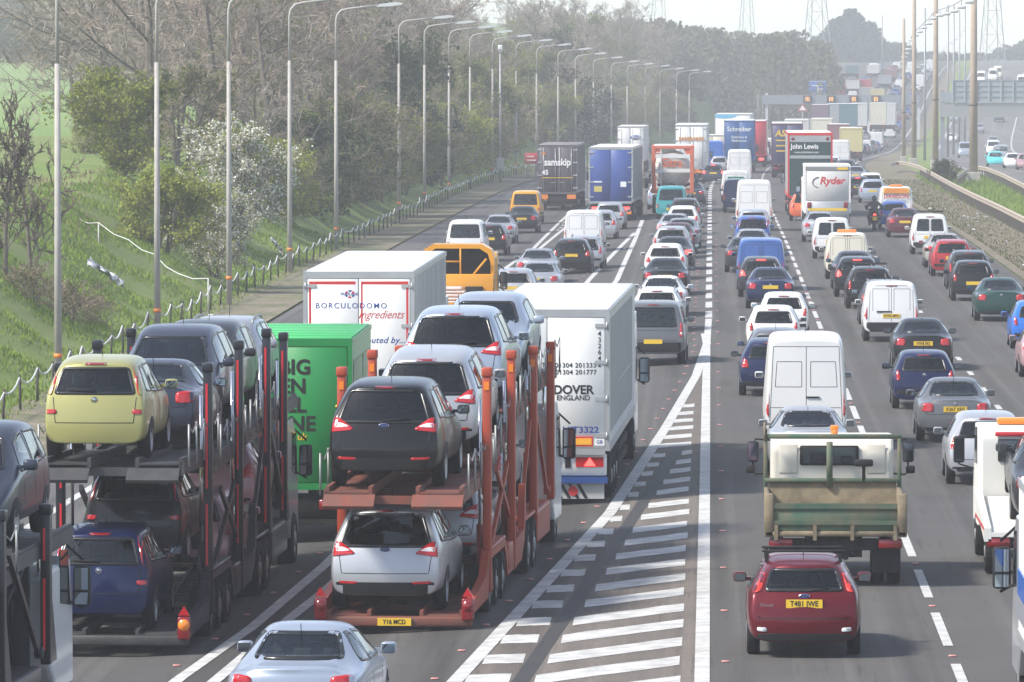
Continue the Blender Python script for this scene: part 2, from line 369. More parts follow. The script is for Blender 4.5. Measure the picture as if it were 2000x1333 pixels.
def car_type(key, st, zb, bow, rearwin, lights, sidewins, windscreen, wheels, plate, W, L, lod_level=3, lampcol=None, extras=(), bumper=None, privacy=False, seats=True, hi=True, seams=(), rails=False, mirror_y=None, mirror_z=None, mats2=None):
    """make the shared meshes of one kind of car; windows etc. are polygons seen along an axis"""
    me = loft_body(st, zb, bow, lod_level); bv = bvh_of(me); parts = []
    wins = []; 
    rw = [round_poly(p, .07) for p in rearwin]
    for p in rw: wins.append(('rear', shrink(p, .035)))
    ws = round_poly(windscreen, .08); wins.append(('front', shrink(ws, .035)))
    sw = [round_poly(p, .05, 2) for p in sidewins]
    for p in sw: wins.append(('R', shrink(p, .03))); wins.append(('L', shrink(p, .03)))
    gm = M_WIND if privacy else M_WIN
    for p in rw: parts.append(('rear_window', join_mesh([patch(bv, shrink(p, .022), 'rear', .004, 0)]), gm, [('window_border', patch(bv, p, 'rear', .007, .02, hole=shrink(p, .05)), M_FRIT)]))
    parts.append(('windscreen', patch(bv, shrink(ws, .022), 'front', .004, 0), M_WIN, [('window_border', patch(bv, ws, 'front', .007, .02, hole=shrink(ws, .05)), M_FRIT)]))
    for sd in ('R', 'L'):
        for p in sw: parts.append(('side_window', patch(bv, shrink(p, .018), sd, .004, 0), gm, [('window_border', patch(bv, p, sd, .007, .02, hole=shrink(p, .042)), M_FRIT)]))
    for poly, m in lights:
        q = round_poly(poly, .05)
        parts.append(('tail_light', patch(bv, q, 'rear', .014, .03, .09), m, [])); parts.append(('tail_light', patch(bv, mir(q), 'rear', .014, .03, .09), m, []))
    if bumper: parts.append(('bumper_trim', patch(bv, round_poly(bumper[0], .03), 'rear', .012, .02), bumper[1], []))
    seam = []
    for (a, b) in seams:                                                             # tailgate shut lines
        d = (Vector(b) - Vector(a)).normalized() * .006; nrm = Vector((-d.y, d.x))
        pl = [tuple(Vector(a) + nrm), tuple(Vector(a) - nrm), tuple(Vector(b) - nrm), tuple(Vector(b) + nrm)]
        seam.append(patch(bv, pl, 'rear', .003, .01, .2))
    for sd in ('R', 'L'):                                                            # door gaps
        for y, z0, z1 in [(s[0], s[1], s[2]) for s in extras if s[0] > 0]:
            seam.append(patch(bv, [(y-.005, z0), (y+.005, z0), (y+.005, z1), (y-.005, z1)], sd, .003, .01, .2))
    (wy0, wy1, r, wd) = wheels; arch = []
    for sd in ('R', 'L'):
        for y in (wy0, wy1):
            pl = [(y + (r+.055)*math.cos(t), r + (r+.055)*math.sin(t)) for t in [math.pi*k/12 for k in range(13)]]
            pl = [(a, b) for a, b in pl] + [(y - r - .055, zb + .02), (y + r + .055, zb + .02)]
            pl = [p for i, p in enumerate(pl) if p[1] >= zb]
            arch.append(patch(bv, pl, sd, .004, .02, .2))  # dark patch stands in for the shaded hollow of an uncut wheel well
    def xs(z, y):
        h, _, _, _ = bv.ray_cast(Vector((4, y, z)), Vector((-1, 0, 0))); return h.x if h else W/2
    tm, rmh = wheel_mesh(r, wd)
    for y in (wy0, wy1):
        for s in (1, -1):
            xo = (xs(r + .12, y) - wd/2 + .012) * s
            parts.append(('wheel', tm, M_TYRE, [('rim', rmh, M_RIM)], (xo, y, r), 0 if s > 0 else math.pi))
    # mirrors
    if mirror_y:
        xm = xs(mirror_z, mirror_y)
        for s in (1, -1):
            b = MB(); b.bevbox(min(s*(xm+.05), s*(xm+.25)), max(s*(xm+.05), s*(xm+.25)), mirror_y-.06, mirror_y+.09, mirror_z-.02, mirror_z+.13, .04); b.box(min(s*(xm-.04), s*(xm+.08)), max(s*(xm-.04), s*(xm+.08)), mirror_y, mirror_y+.06, mirror_z, mirror_z+.05)
            g = MB(); g.box(min(s*(xm+.07), s*(xm+.235)), max(s*(xm+.07), s*(xm+.235)), mirror_y-.066, mirror_y-.058, mirror_z, mirror_z+.11)
            parts.append(('wing_mirror', b.mesh(), 'MIRROR', [('mirror_glass', g.mesh(), M_MIRROR)]))
    if seats:
        s = MB(); zf = zb + .12; ys = st[-1][0]
        sb, sf = seats if isinstance(seats, tuple) else (wy0 + .35, wy0 + 1.25)
        for y, xx in ((sf, (-.36, .36)), (sb, (-.38, 0, .38))):
            for x in xx:
                s.bevbox(x-.22, x+.22, y, y+.14, zf+.1, .98*plate[3], .05); s.bevbox(x-.12, x+.12, y+.02, y+.12, 1.0*plate[3], 1.18*plate[3], .04)
        s.bevbox(-W/2+.2, W/2-.2, sf+.75, sf+1.1, .6, .90*plate[3], .04); s.box(-W/2+.15, W/2-.15, .4, sf+1.3, zf, zf+.04)
        parts.append(('seats', s.mesh(), M_SEAT, []))
    if hi: parts.append(('high_brake_light', patch(bv, [(-.17, hi), (.17, hi), (.17, hi+.035), (-.17, hi+.035)], 'rear', .014, .02), M_REDD, []))
    a = MB()
    h, _, _, _ = bv.ray_cast(Vector((0, L*.27, 8)), Vector((0, 0, -1))); zt = h.z
    a.tube([(0, L*.27, zt-.01), (0, L*.27-.12, zt+.22)], .006, 5); parts.append(('aerial', a.mesh(), M_PLAST, []))
    if rails:
        b = MB()
        for s in (1, -1):
            pts = []
            for y in [rails[0] + (rails[1]-rails[0])*k/8 for k in range(9)]:
                h, _, _, _ = bv.ray_cast(Vector((s*rails[2], y, 8)), Vector((0, 0, -1))); pts.append((s*rails[2], y, h.z + (.05 if 0 < len(pts) < 8 else .0)))
            b.tube(pts, .022, 6)
        parts.append(('roof_rails', b.mesh(), mats2 or M_STEEL, []))
    h, _, _, _ = bv.ray_cast(Vector((0, -4, plate[1])), Vector((0, 1, 0))); py = h.y
    pm = MB(); pm.box(-.27, .27, py-.016, py+.02, plate[1]-.062, plate[1]+.062)
    parts.append(('number_plate', pm.mesh(), M_PLATEY, []))
    cut_windows(me, wins)
    bm = bmesh.new(); bm.from_mesh(me); n0 = len(bm.faces)
    for q in seam + arch: bm.from_mesh(q)
    for i, f_ in enumerate(bm.faces): f_.material_index = 0 if i < n0 else 1
    bm.to_mesh(me); bm.free(); me.materials.append(None); me.materials.append(M_TRIM)
    TYPES[key] = dict(body=me, parts=parts, plate=(py-.019, plate[1]), L=L, W=W, bv=bv)
CARN = {}
def car(key, x, d, colour, label, cat='car', yaw=None, z=None, name=None, group='cars queuing on the motorway', plate=None, lod=0, trim=None, flip=False, roll=None, brake=False, parent_z=None):
    T = TYPES[key]; nm = name or {'van': 'panel_van'}.get(cat, 'car')
    if cat in ('van',): group = 'vans queuing on the motorway' if group == 'cars queuing on the motorway' else group
    yw = yaw_at(d) if yaw is None else yaw; zz = hz(d) if z is None else z
    pm = paint(colour) if isinstance(colour, str) else colour
    root = empty(nm, (x, d, zz), yw)
    if flip:
        root.rotation_euler = (0, 0, yw + math.pi)
    if roll: root.rotation_euler[0] = roll
    tag(root, label, cat, group)
    def setm(o, m):
        if not o.data.materials: o.data.materials.append(None)
        o.material_slots[0].link = 'OBJECT'; o.material_slots[0].material = m
    b = link('body', T['body'], None, root); setm(b, pm)
    for it in T['parts']:
        n, me, m, subs = it[:4]
        if lod >= 1 and n in ('aerial', 'bumper_trim', 'high_brake_light') and not (brake and n == 'high_brake_light'): continue
        if lod >= 2 and n in ('seats', 'wheel_arch', 'roof_rails', 'number_plate'): continue
        if n == 'number_plate' and plate is False: continue
        if n == 'tail_light' and brake: m = M_STOP
        if n == 'high_brake_light' and brake: m = M_STOP
        if m == 'MIRROR': m = pm if colour not in ('white', 'offwhite') or trim is None else M_PLAST
        if n == 'bumper_trim' and trim == 'paint': continue
        o = link(n, me, None, root); setm(o, m)
        if len(it) > 4: o.location = it[4]; o.rotation_euler = (0, 0, it[5])
        if lod < 2:
            for sn, sm, smat in subs:
                if lod >= 1 and sn == 'rim' and False: continue
                q = link(sn, sm, None, o); setm(q, smat)
        if n == 'number_plate' and plate:
            t = MB(); put_text(t, plate, 0, T['plate'][0], T['plate'][1], .112, 0, .022, sx=.9); t.build('plate_lettering', M_INK, o)
    return root
def emblem(root, kind, x=0.0, z=.9):
    """badge on a car's tail"""
    for k, T in TYPES.items():
        if root.children and any(c.data is T['body'] for c in root.children): break
    h, n, _, _ = T['bv'].ray_cast(Vector((x, -4, z)), Vector((0, 1, 0))); y = h.y
    m = MB()
    if kind == 'oval':
        m.lathe([(y-.022, .001), (y-.021, .085), (y, .09)], (x, 0, z), 'y', 20, 0); m.v = [(p[0], p[1], z + (p[2]-z)*.42) for p in m.v]
        k0 = len(m.v); disc(m, x, y-.024, z, .075, .03, 1); put_text(m, 'Ford', x, y-.026, z, .05, 0, .01, .3)
        return m.build('emblem', [M_CHROME, mat('badge_blue', (.01, .025, .16), .2)], root)
    disc(m, x, y-.012, z, .05, .05, 0, 20, .72); m.box(x-.035, x+.035, y-.012, y-.008, z-.008, z+.008); m.lathe([(y-.008, .052), (y+.01, .055)], (x, 0, z), 'y', 16)
    return m.build('emblem', M_CHROME, root)
def wiper(root, a, b, key):
    T = TYPES[key]; p = []
    for t in (0, .5, 1):
        x = a[0]+(b[0]-a[0])*t; z = a[1]+(b[1]-a[1])*t; h, n, _, _ = T['bv'].ray_cast(Vector((x, -4, z)), Vector((0, 1, 0))); p.append((x, h.y-.025, z))
    return MB().tube(p, .012, 5).build('wiper', M_PLAST, root)
# --- the kinds. stations: rear to front (yl, ym, yu, wl, zbelt, wu, zu)
GW = lambda a, b, c, d: [(-a, b), (a, b), (c, d), (-c, d)]
car_type('hatch', [(.0, .10, .40, .79, .98, .55, 1.38), (.10, .20, .52, .84, .98, .59, 1.43), (.7, .75, .95, .865, .96, .61, 1.475), (1.5, 1.5, 1.55, .865, .94, .62, 1.49), (2.2, 2.2, 2.1, .865, .92, .60, 1.465), (2.75, 2.75, 2.5, .86, .91, .585, 1.40), (3.02, 3.12, 3.25, .86, .90, .62, .99), (3.7, 3.72, 3.75, .83, .80, .60, .86), (4.03, 4.03, 4.02, .76, .66, .55, .74), (4.13, 4.12, 4.1, .68, .60, .5, .66)],
    .27, .09, [GW(.62, .99, .50, 1.33)], [([(.58, .76), (.83, .78), (.80, 1.0), (.70, 1.02), (.62, .93)], M_RED)],
    [[(.62, .98), (1.28, .96), (1.28, 1.36), (.95, 1.36)], [(1.36, .96), (2.5, .93), (2.2, 1.30), (1.8, 1.37), (1.36, 1.38)]], GW(.66, .98, .50, 1.36), (.78, 3.36, .30, .19), (0, .80, 0, 1.0), 1.72, 4.13,
    bumper=([(-.84, .30), (.84, .30), (.84, .40), (-.84, .40)], M_PLAST), hi=1.365, seams=[((-.60, .55), (.60, .55)), ((-.60, .55), (-.58, .95)), ((.60, .55), (.58, .95))], extras=[(1.32, .38, .94), (2.42, .38, .9)], mirror_y=2.45, mirror_z=.96)
car_type('focus', [(.0, .12, .50, .78, 1.00, .50, 1.34), (.11, .22, .62, .835, 1.0, .54, 1.39), (.7, .78, 1.05, .86, .97, .585, 1.44), (1.5, 1.5, 1.6, .865, .94, .60, 1.455), (2.2, 2.2, 2.15, .865, .92, .59, 1.43), (2.7, 2.75, 2.55, .86, .91, .57, 1.36), (3.0, 3.12, 3.25, .86, .90, .62, .98), (3.7, 3.72, 3.75, .83, .80, .60, .85), (4.03, 4.03, 4.02, .76, .66, .55, .72), (4.15, 4.14, 4.1, .66, .60, .5, .64)],
    .25, .10, [GW(.60, .985, .50, 1.31)], [([(.635, .985), (.78, .97), (.69, 1.30), (.545, 1.35)], mat('bright_red_lens', (.62, .035, .02), .15, 0, .5)), ([(.55, .40), (.70, .41), (.70, .47), (.56, .46)], M_CLEAR)],
    [[(.70, .99), (1.28, .96), (1.28, 1.33), (1.0, 1.33)], [(1.36, .96), (2.5, .93), (2.2, 1.27), (1.8, 1.345), (1.36, 1.355)]], GW(.66, .98, .49, 1.33), (.80, 3.38, .30, .195), (0, .815, 0, 1.0), 1.70, 4.15,
    bumper=([(-.80, .27), (.80, .27), (.80, .355), (.5, .375), (-.5, .375), (-.80, .355)], M_PLAST), hi=False, seams=[((-.66, .60), (.66, .60)), ((-.66, .60), (-.70, .97)), ((.66, .60), (.70, .97)), ((-.80, .59), (-.68, .60)), ((.68, .60), (.80, .59))], extras=[(1.32, .38, .94), (2.42, .38, .9)], mirror_y=2.45, mirror_z=.97)
car_type('supermini', [(.0, .08, .34, .74, .96, .53, 1.36), (.09, .17, .44, .79, .96, .57, 1.41), (.6, .64, .8, .82, .95, .59, 1.45), (1.3, 1.3, 1.35, .825, .93, .60, 1.465), (1.95, 1.95, 1.85, .825, .92, .58, 1.44), (2.4, 2.45, 2.2, .82, .91, .56, 1.37), (2.7, 2.8, 2.9, .82, .90, .60, .99), (3.35, 3.38, 3.4, .79, .79, .57, .86), (3.65, 3.66, 3.66, .72, .66, .5, .72), (3.75, 3.74, 3.72, .64, .58, .46, .64)],
    .25, .09, [GW(.585, .965, .475, 1.315)], [([(.60, .74), (.79, .76), (.755, .99), (.66, 1.0), (.62, .9)], M_RED)],
    [[(.52, .97), (1.02, .95), (1.02, 1.34), (.80, 1.33)], [(1.10, .95), (2.2, .92), (1.92, 1.28), (1.55, 1.35), (1.10, 1.36)]], GW(.62, .98, .475, 1.34), (.66, 3.06, .285, .18), (0, .66, 0, .98), 1.64, 3.75,
    bumper=([(-.80, .40), (.80, .40), (.80, .50), (-.80, .50)], M_PLAST), hi=1.345, seams=[((-.56, .57), (.56, .57)), ((-.56, .57), (-.6, .74)), ((.56, .57), (.6, .74))], extras=[(1.06, .38, .92), (2.14, .38, .9)], mirror_y=2.15, mirror_z=.95)
car_type('saloon', [(.0, .03, .05, .78, .90, .60, .99), (.09, .12, .14, .84, .92, .63, 1.015), (.50, .52, .55, .875, .93, .62, 1.02), (.80, .84, .92, .88, .935, .60, 1.09), (1.3, 1.35, 1.5, .88, .935, .56, 1.385), (1.95, 2.0, 2.05, .88, .93, .575, 1.43), (2.6, 2.65, 2.55, .88, .915, .56, 1.39), (3.15, 3.2, 3.05, .875, .90, .57, 1.24), (3.45, 3.52, 3.6, .87, .885, .62, .95), (4.1, 4.12, 4.15, .84, .78, .60, .83), (4.42, 4.42, 4.4, .78, .66, .55, .71), (4.55, 4.54, 4.5, .68, .58, .5, .63)],
    .24, .09, [GW(.60, 1.05, .47, 1.355)], [([(.50, .72), (.80, .74), (.80, .89), (.72, .93), (.50, .90)], M_RED)],
    [[(1.12, 1.0), (1.75, .96), (1.75, 1.35), (1.55, 1.34)], [(1.83, .96), (2.95, .94), (2.72, 1.22), (2.35, 1.32), (1.83, 1.36)]], GW(.64, .98, .49, 1.33), (.98, 3.68, .31, .20), (0, .78, 0, .97), 1.76, 4.55,
    bumper=([(-.86, .28), (.86, .28), (.86, .36), (-.86, .36)], M_PLAST), hi=False, seams=[((-.64, .66), (.64, .66)), ((-.66, .66), (-.66, .92)), ((.66, .66), (.66, .92))], extras=[(1.79, .38, .93), (2.9, .38, .9)], mirror_y=2.95, mirror_z=.96, seats=(1.30, 2.15))
car_type('estate', [(.0, .06, .30, .79, .96, .56, 1.38), (.09, .15, .42, .845, .96, .60, 1.43), (.8, .82, .95, .87, .95, .62, 1.465), (1.6, 1.6, 1.6, .875, .94, .62, 1.475), (2.4, 2.4, 2.35, .875, .925, .60, 1.45), (2.95, 3.0, 2.8, .87, .91, .58, 1.36), (3.25, 3.38, 3.5, .87, .895, .62, .98), (4.0, 4.02, 4.05, .84, .79, .60, .85), (4.38, 4.38, 4.36, .77, .66, .55, .72), (4.5, 4.49, 4.45, .67, .58, .5, .64)],
    .25, .09, [GW(.64, .95, .52, 1.33)], [([(.66, .70), (.83, .72), (.80, 1.02), (.70, 1.03)], M_RED)],
    [[(.35, .97), (1.0, .97), (1.0, 1.37), (.55, 1.35)], [(1.06, .96), (1.78, .95), (1.78, 1.38), (1.06, 1.38)], [(1.86, .95), (2.85, .93), (2.55, 1.27), (2.25, 1.35), (1.86, 1.38)]], GW(.66, .98, .50, 1.34), (.92, 3.60, .305, .195), (0, .76, 0, 1.0), 1.75, 4.5,
    bumper=([(-.85, .42), (.85, .42), (.85, .52), (-.85, .52)], M_PLAST), hi=1.36, seams=[((-.62, .58), (.62, .58)), ((-.63, .58), (-.65, .9)), ((.63, .58), (.65, .9))], extras=[(1.82, .38, .93), (2.85, .38, .9)], mirror_y=2.85, mirror_z=.96, rails=(.6, 2.4, .55))
car_type('mpv', [(.0, .10, .36, .85, 1.10, .60, 1.60), (.10, .20, .48, .90, 1.10, .645, 1.655), (.8, .84, 1.0, .935, 1.07, .67, 1.70), (1.8, 1.8, 1.8, .94, 1.03, .67, 1.72), (2.6, 2.6, 2.4, .94, 1.0, .65, 1.69), (3.2, 3.2, 2.9, .935, .98, .62, 1.57), (3.6, 3.7, 3.85, .93, .97, .66, 1.09), (4.3, 4.32, 4.35, .89, .86, .64, .95), (4.68, 4.68, 4.66, .82, .70, .58, .80), (4.82, 4.8, 4.78, .70, .62, .52, .68)],
    .29, .11, [GW(.765, 1.05, .585, 1.585)], [([(.47, .955), (.89, .90), (.875, 1.165), (.72, 1.135)], M_RED), ([(.54, 1.0), (.80, .985), (.80, 1.05), (.70, 1.065)], M_CLEAR), ([(.44, .47), (.74, .48), (.74, .52), (.44, .51)], M_RED)],
    [[(.42, 1.12), (1.10, 1.09), (1.10, 1.59), (.72, 1.57)], [(1.18, 1.08), (2.05, 1.04), (2.05, 1.60), (1.18, 1.60)], [(2.13, 1.04), (3.25, 1.01), (2.85, 1.44), (2.45, 1.57), (2.13, 1.60)]], GW(.72, 1.08, .55, 1.56), (.90, 3.76, .335, .215), (0, .80, 0, 1.18), 1.88, 4.82,
    bumper=([(-.90, .30), (.90, .30), (.90, .50), (-.90, .50)], M_PLAST), hi=1.60, seams=[((-.68, .64), (.68, .64)), ((-.70, .64), (-.74, .92)), ((.70, .64), (.74, .92))], extras=[(1.14, .42, 1.05), (2.09, .42, 1.03), (3.2, .42, 1.0)], mirror_y=3.2, mirror_z=1.06, privacy=True, seats=(1.4, 2.4))
car_type('minimpv', [(.0, .07, .26, .77, 1.05, .57, 1.50), (.09, .16, .36, .815, 1.05, .61, 1.555), (.7, .74, .85, .84, 1.03, .63, 1.60), (1.4, 1.4, 1.4, .845, 1.0, .635, 1.62), (2.1, 2.1, 1.95, .845, .985, .61, 1.59), (2.7, 2.72, 2.4, .84, .97, .58, 1.48), (3.1, 3.2, 3.3, .83, .96, .62, 1.05), (3.6, 3.62, 3.65, .80, .85, .58, .92), (3.93, 3.93, 3.92, .73, .70, .52, .77), (4.04, 4.03, 4.0, .64, .62, .47, .66)],
    .27, .09, [GW(.66, 1.04, .535, 1.47)], [([(.685, 1.04), (.765, 1.04), (.64, 1.47), (.575, 1.49)], M_RED), ([(.60, .74), (.80, .74), (.80, .81), (.60, .81)], M_RED)],
    [[(.38, 1.08), (.88, 1.05), (.88, 1.49), (.60, 1.47)], [(.95, 1.05), (1.72, 1.01), (1.72, 1.51), (.95, 1.50)], [(1.80, 1.01), (2.80, .98), (2.4, 1.37), (2.05, 1.48), (1.80, 1.51)]], GW(.64, 1.04, .50, 1.47), (.72, 3.36, .31, .20), (0, .44, 0, 1.12), 1.69, 4.04,
    hi=1.505, seams=[((-.62, .60), (.62, .60)), ((-.62, .60), (-.66, 1.0)), ((.62, .60), (.66, 1.0))], extras=[(.91, .42, 1.02), (1.76, .42, 1.0), (2.75, .42, .95)], mirror_y=2.75, mirror_z=1.03, seats=(1.1, 1.9))
car_type('suv', [(.0, .04, .14, .88, 1.16, .72, 1.78), (.08, .12, .24, .93, 1.16, .755, 1.83), (.8, .82, .9, .95, 1.14, .77, 1.87), (1.8, 1.8, 1.8, .955, 1.12, .77, 1.87), (2.6, 2.6, 2.5, .955, 1.10, .75, 1.83), (3.1, 3.1, 2.95, .95, 1.09, .72, 1.72), (3.35, 3.4, 3.5, .95, 1.08, .74, 1.2), (4.2, 4.2, 4.22, .93, .98, .74, 1.10), (4.6, 4.6, 4.6, .90, .84, .70, .98), (4.75, 4.74, 4.72, .82, .74, .62, .84)],
    .36, .06, [GW(.70, 1.14, .62, 1.72)], [([(.76, .86), (.92, .86), (.90, 1.30), (.79, 1.30)], M_RED), ([(.79, .92), (.89, .92), (.89, 1.0), (.79, 1.0)], M_CLEAR)],
    [[(.28, 1.18), (1.05, 1.17), (1.05, 1.72), (.42, 1.72)], [(1.15, 1.16), (2.0, 1.14), (2.0, 1.73), (1.15, 1.73)], [(2.08, 1.14), (3.1, 1.12), (2.9, 1.58), (2.7, 1.70), (2.08, 1.73)]], GW(.76, 1.2, .65, 1.70), (.95, 3.80, .37, .24), (0, .72, 0, 1.22), 1.92, 4.75,
    bumper=([(-.92, .42), (.92, .42), (.92, .70), (-.92, .70)], M_PLAST), hi=1.77, seams=[((-.7, .76), (.7, .76)), ((-.7, 1.05), (.7, 1.05))], extras=[(1.1, .5, 1.1), (2.04, .5, 1.1), (3.1, .5, 1.08)], mirror_y=3.05, mirror_z=1.2, privacy=False, seats=(1.3, 2.3))
car_type('smallvan', [(.0, .03, .10, .82, 1.10, .70, 1.78), (.07, .10, .18, .87, 1.10, .73, 1.835), (.8, .8, .85, .89, 1.08, .745, 1.86), (1.7, 1.7, 1.7, .895, 1.05, .745, 1.86), (2.3, 2.3, 2.25, .895, 1.03, .72, 1.83), (2.85, 2.85, 2.6, .89, 1.02, .67, 1.68), (3.15, 3.25, 3.4, .88, 1.0, .68, 1.10), (3.8, 3.82, 3.85, .85, .88, .62, .97), (4.15, 4.15, 4.14, .78, .72, .56, .82), (4.27, 4.26, 4.24, .68, .62, .5, .70)],
    .30, .03, [], [([(.755, .72), (.85, .72), (.835, 1.12), (.76, 1.12)], M_RED), ([(.77, .80), (.84, .80), (.84, .88), (.77, .88)], M_CLEAR)],
    [[(1.95, 1.08), (2.95, 1.04), (2.55, 1.55), (2.3, 1.64), (1.95, 1.66)]], GW(.68, 1.12, .56, 1.66), (.80, 3.46, .32, .20), (0, .82, 0, 1.15), 1.80, 4.27,
    bumper=([(-.88, .32), (.88, .32), (.88, .62), (-.88, .62)], M_PLAST), hi=1.74, seams=[((0, .64), (0, 1.78)), ((-.70, .64), (-.66, 1.76)), ((.70, .64), (.66, 1.76)), ((-.66, 1.76), (.66, 1.76)), ((-.58, .98), (-.58, 1.66)), ((-.08, .98), (-.08, 1.66)), ((-.58, 1.66), (-.08, 1.66)), ((.58, .98), (.58, 1.66)), ((.08, .98), (.08, 1.66)), ((.08, 1.66), (.58, 1.66))], extras=[(1.9, .45, 1.7), (2.9, .42, 1.0)], mirror_y=2.85, mirror_z=1.1, seats=(1.7, 1.9))
car_type('windowvan', [(.0, .03, .12, .80, 1.08, .66, 1.72), (.07, .10, .20, .85, 1.08, .69, 1.775), (.8, .8, .85, .865, 1.06, .71, 1.80), (1.6, 1.6, 1.6, .87, 1.03, .71, 1.80), (2.2, 2.2, 2.1, .87, 1.01, .69, 1.77), (2.7, 2.7, 2.45, .865, 1.0, .64, 1.62), (3.0, 3.1, 3.25, .86, .98, .65, 1.08), (3.6, 3.62, 3.65, .83, .86, .60, .95), (3.95, 3.95, 3.94, .76, .70, .54, .80), (4.1, 4.09, 4.07, .66, .62, .5, .70)],
    .29, .04, [[(-.62, 1.06), (-.04, 1.06), (-.04, 1.60), (-.55, 1.60)], [(.04, 1.06), (.62, 1.06), (.55, 1.60), (.04, 1.60)]], [([(.735, .62), (.84, .62), (.82, 1.0), (.74, 1.0)], M_RED)],
    [[(1.75, 1.05), (2.75, 1.02), (2.4, 1.5), (2.15, 1.6), (1.75, 1.62)]], GW(.66, 1.1, .53, 1.62), (.75, 3.4, .31, .20), (0, .78, 0, 1.12), 1.74, 4.1,
    bumper=([(-.86, .30), (.86, .30), (.86, .56), (-.86, .56)], M_PLAST), hi=1.68, seams=[((0, .6), (0, 1.7)), ((-.68, .6), (-.66, 1.05)), ((.68, .6), (.66, 1.05)), ((-.64, .92), (.64, .92))], extras=[(1.7, .45, 1.6), (2.7, .42, 1.0)], mirror_y=2.65, mirror_z=1.08, seats=(1.5, 1.75))
car_type('midvan', [(.0, .03, .10, .88, 1.10, .78, 1.88), (.07, .10, .18, .93, 1.10, .81, 1.94), (.9, .9, .95, .95, 1.10, .825, 1.97), (2.2, 2.2, 2.2, .955, 1.08, .825, 1.97), (3.2, 3.2, 3.1, .955, 1.08, .80, 1.95), (3.75, 3.75, 3.6, .95, 1.08, .75, 1.83), (4.15, 4.2, 4.3, .94, 1.05, .75, 1.22), (4.55, 4.55, 4.55, .90, .92, .70, 1.05), (4.75, 4.74, 4.72, .80, .74, .6, .88)],
    .32, .03, [], [([(.83, .70), (.92, .70), (.905, 1.16), (.835, 1.16)], M_RED), ([(.84, .80), (.91, .80), (.91, .92), (.84, .92)], M_ORANGE)],
    [[(2.9, 1.18), (4.0, 1.15), (3.6, 1.72), (2.9, 1.76)]], GW(.74, 1.24, .64, 1.80), (.95, 3.9, .33, .22), (0, .70, 0, 1.2), 1.93, 4.75,
    bumper=([(-.93, .34), (.93, .34), (.93, .58), (-.93, .58)], M_PLAST), hi=False, seams=[((0, .62), (0, 1.88)), ((-.78, .62), (-.74, 1.86)), ((.78, .62), (.74, 1.86)), ((-.74, 1.86), (.74, 1.86)), ((-.66, 1.12), (-.66, 1.74)), ((-.08, 1.12), (-.08, 1.74)), ((-.66, 1.74), (-.08, 1.74)), ((.66, 1.12), (.66, 1.74)), ((.08, 1.12), (.08, 1.74)), ((.08, 1.74), (.66, 1.74)), ((-.66, 1.12), (-.08, 1.12)), ((.08, 1.12), (.66, 1.12))], extras=[(2.8, .5, 1.8), (3.95, .5, 1.1)], mirror_y=3.8, mirror_z=1.22, seats=(2.6, 2.8))
car_type('passengervan', [(.0, .05, .18, .84, 1.10, .70, 1.80), (.08, .13, .27, .89, 1.10, .735, 1.86), (.9, .92, 1.0, .91, 1.09, .75, 1.90), (2.0, 2.0, 2.0, .915, 1.07, .75, 1.90), (3.0, 3.0, 2.9, .915, 1.06, .73, 1.87), (3.5, 3.5, 3.3, .91, 1.06, .69, 1.74), (3.95, 4.0, 4.1, .90, 1.03, .70, 1.2), (4.4, 4.4, 4.4, .86, .90, .66, 1.03), (4.6, 4.59, 4.57, .76, .74, .56, .88)],
    .30, .05, [GW(.70, 1.10, .62, 1.72)], [([(.72, .66), (.88, .66), (.87, .92), (.74, .92)], M_RED), ([(.74, .70), (.87, .70), (.87, .77), (.74, .77)], M_CLEAR)],
    [[(.35, 1.14), (1.3, 1.13), (1.3, 1.72), (.48, 1.72)], [(1.4, 1.13), (2.4, 1.13), (2.4, 1.72), (1.4, 1.72)], [(2.5, 1.13), (3.75, 1.12), (3.4, 1.62), (2.5, 1.72)]], GW(.72, 1.22, .60, 1.72), (.95, 3.8, .32, .21), (0, .60, 0, 1.2), 1.84, 4.6,
    bumper=([(-.89, .32), (.89, .32), (.89, .52), (-.89, .52)], M_PLAST), hi=False, seams=[((-.70, .56), (.70, .56)), ((-.7, .56), (-.72, 1.06)), ((.7, .56), (.72, 1.06))], extras=[(2.45, .5, 1.1)], mirror_y=3.6, mirror_z=1.2, seats=(1.6, 2.5))
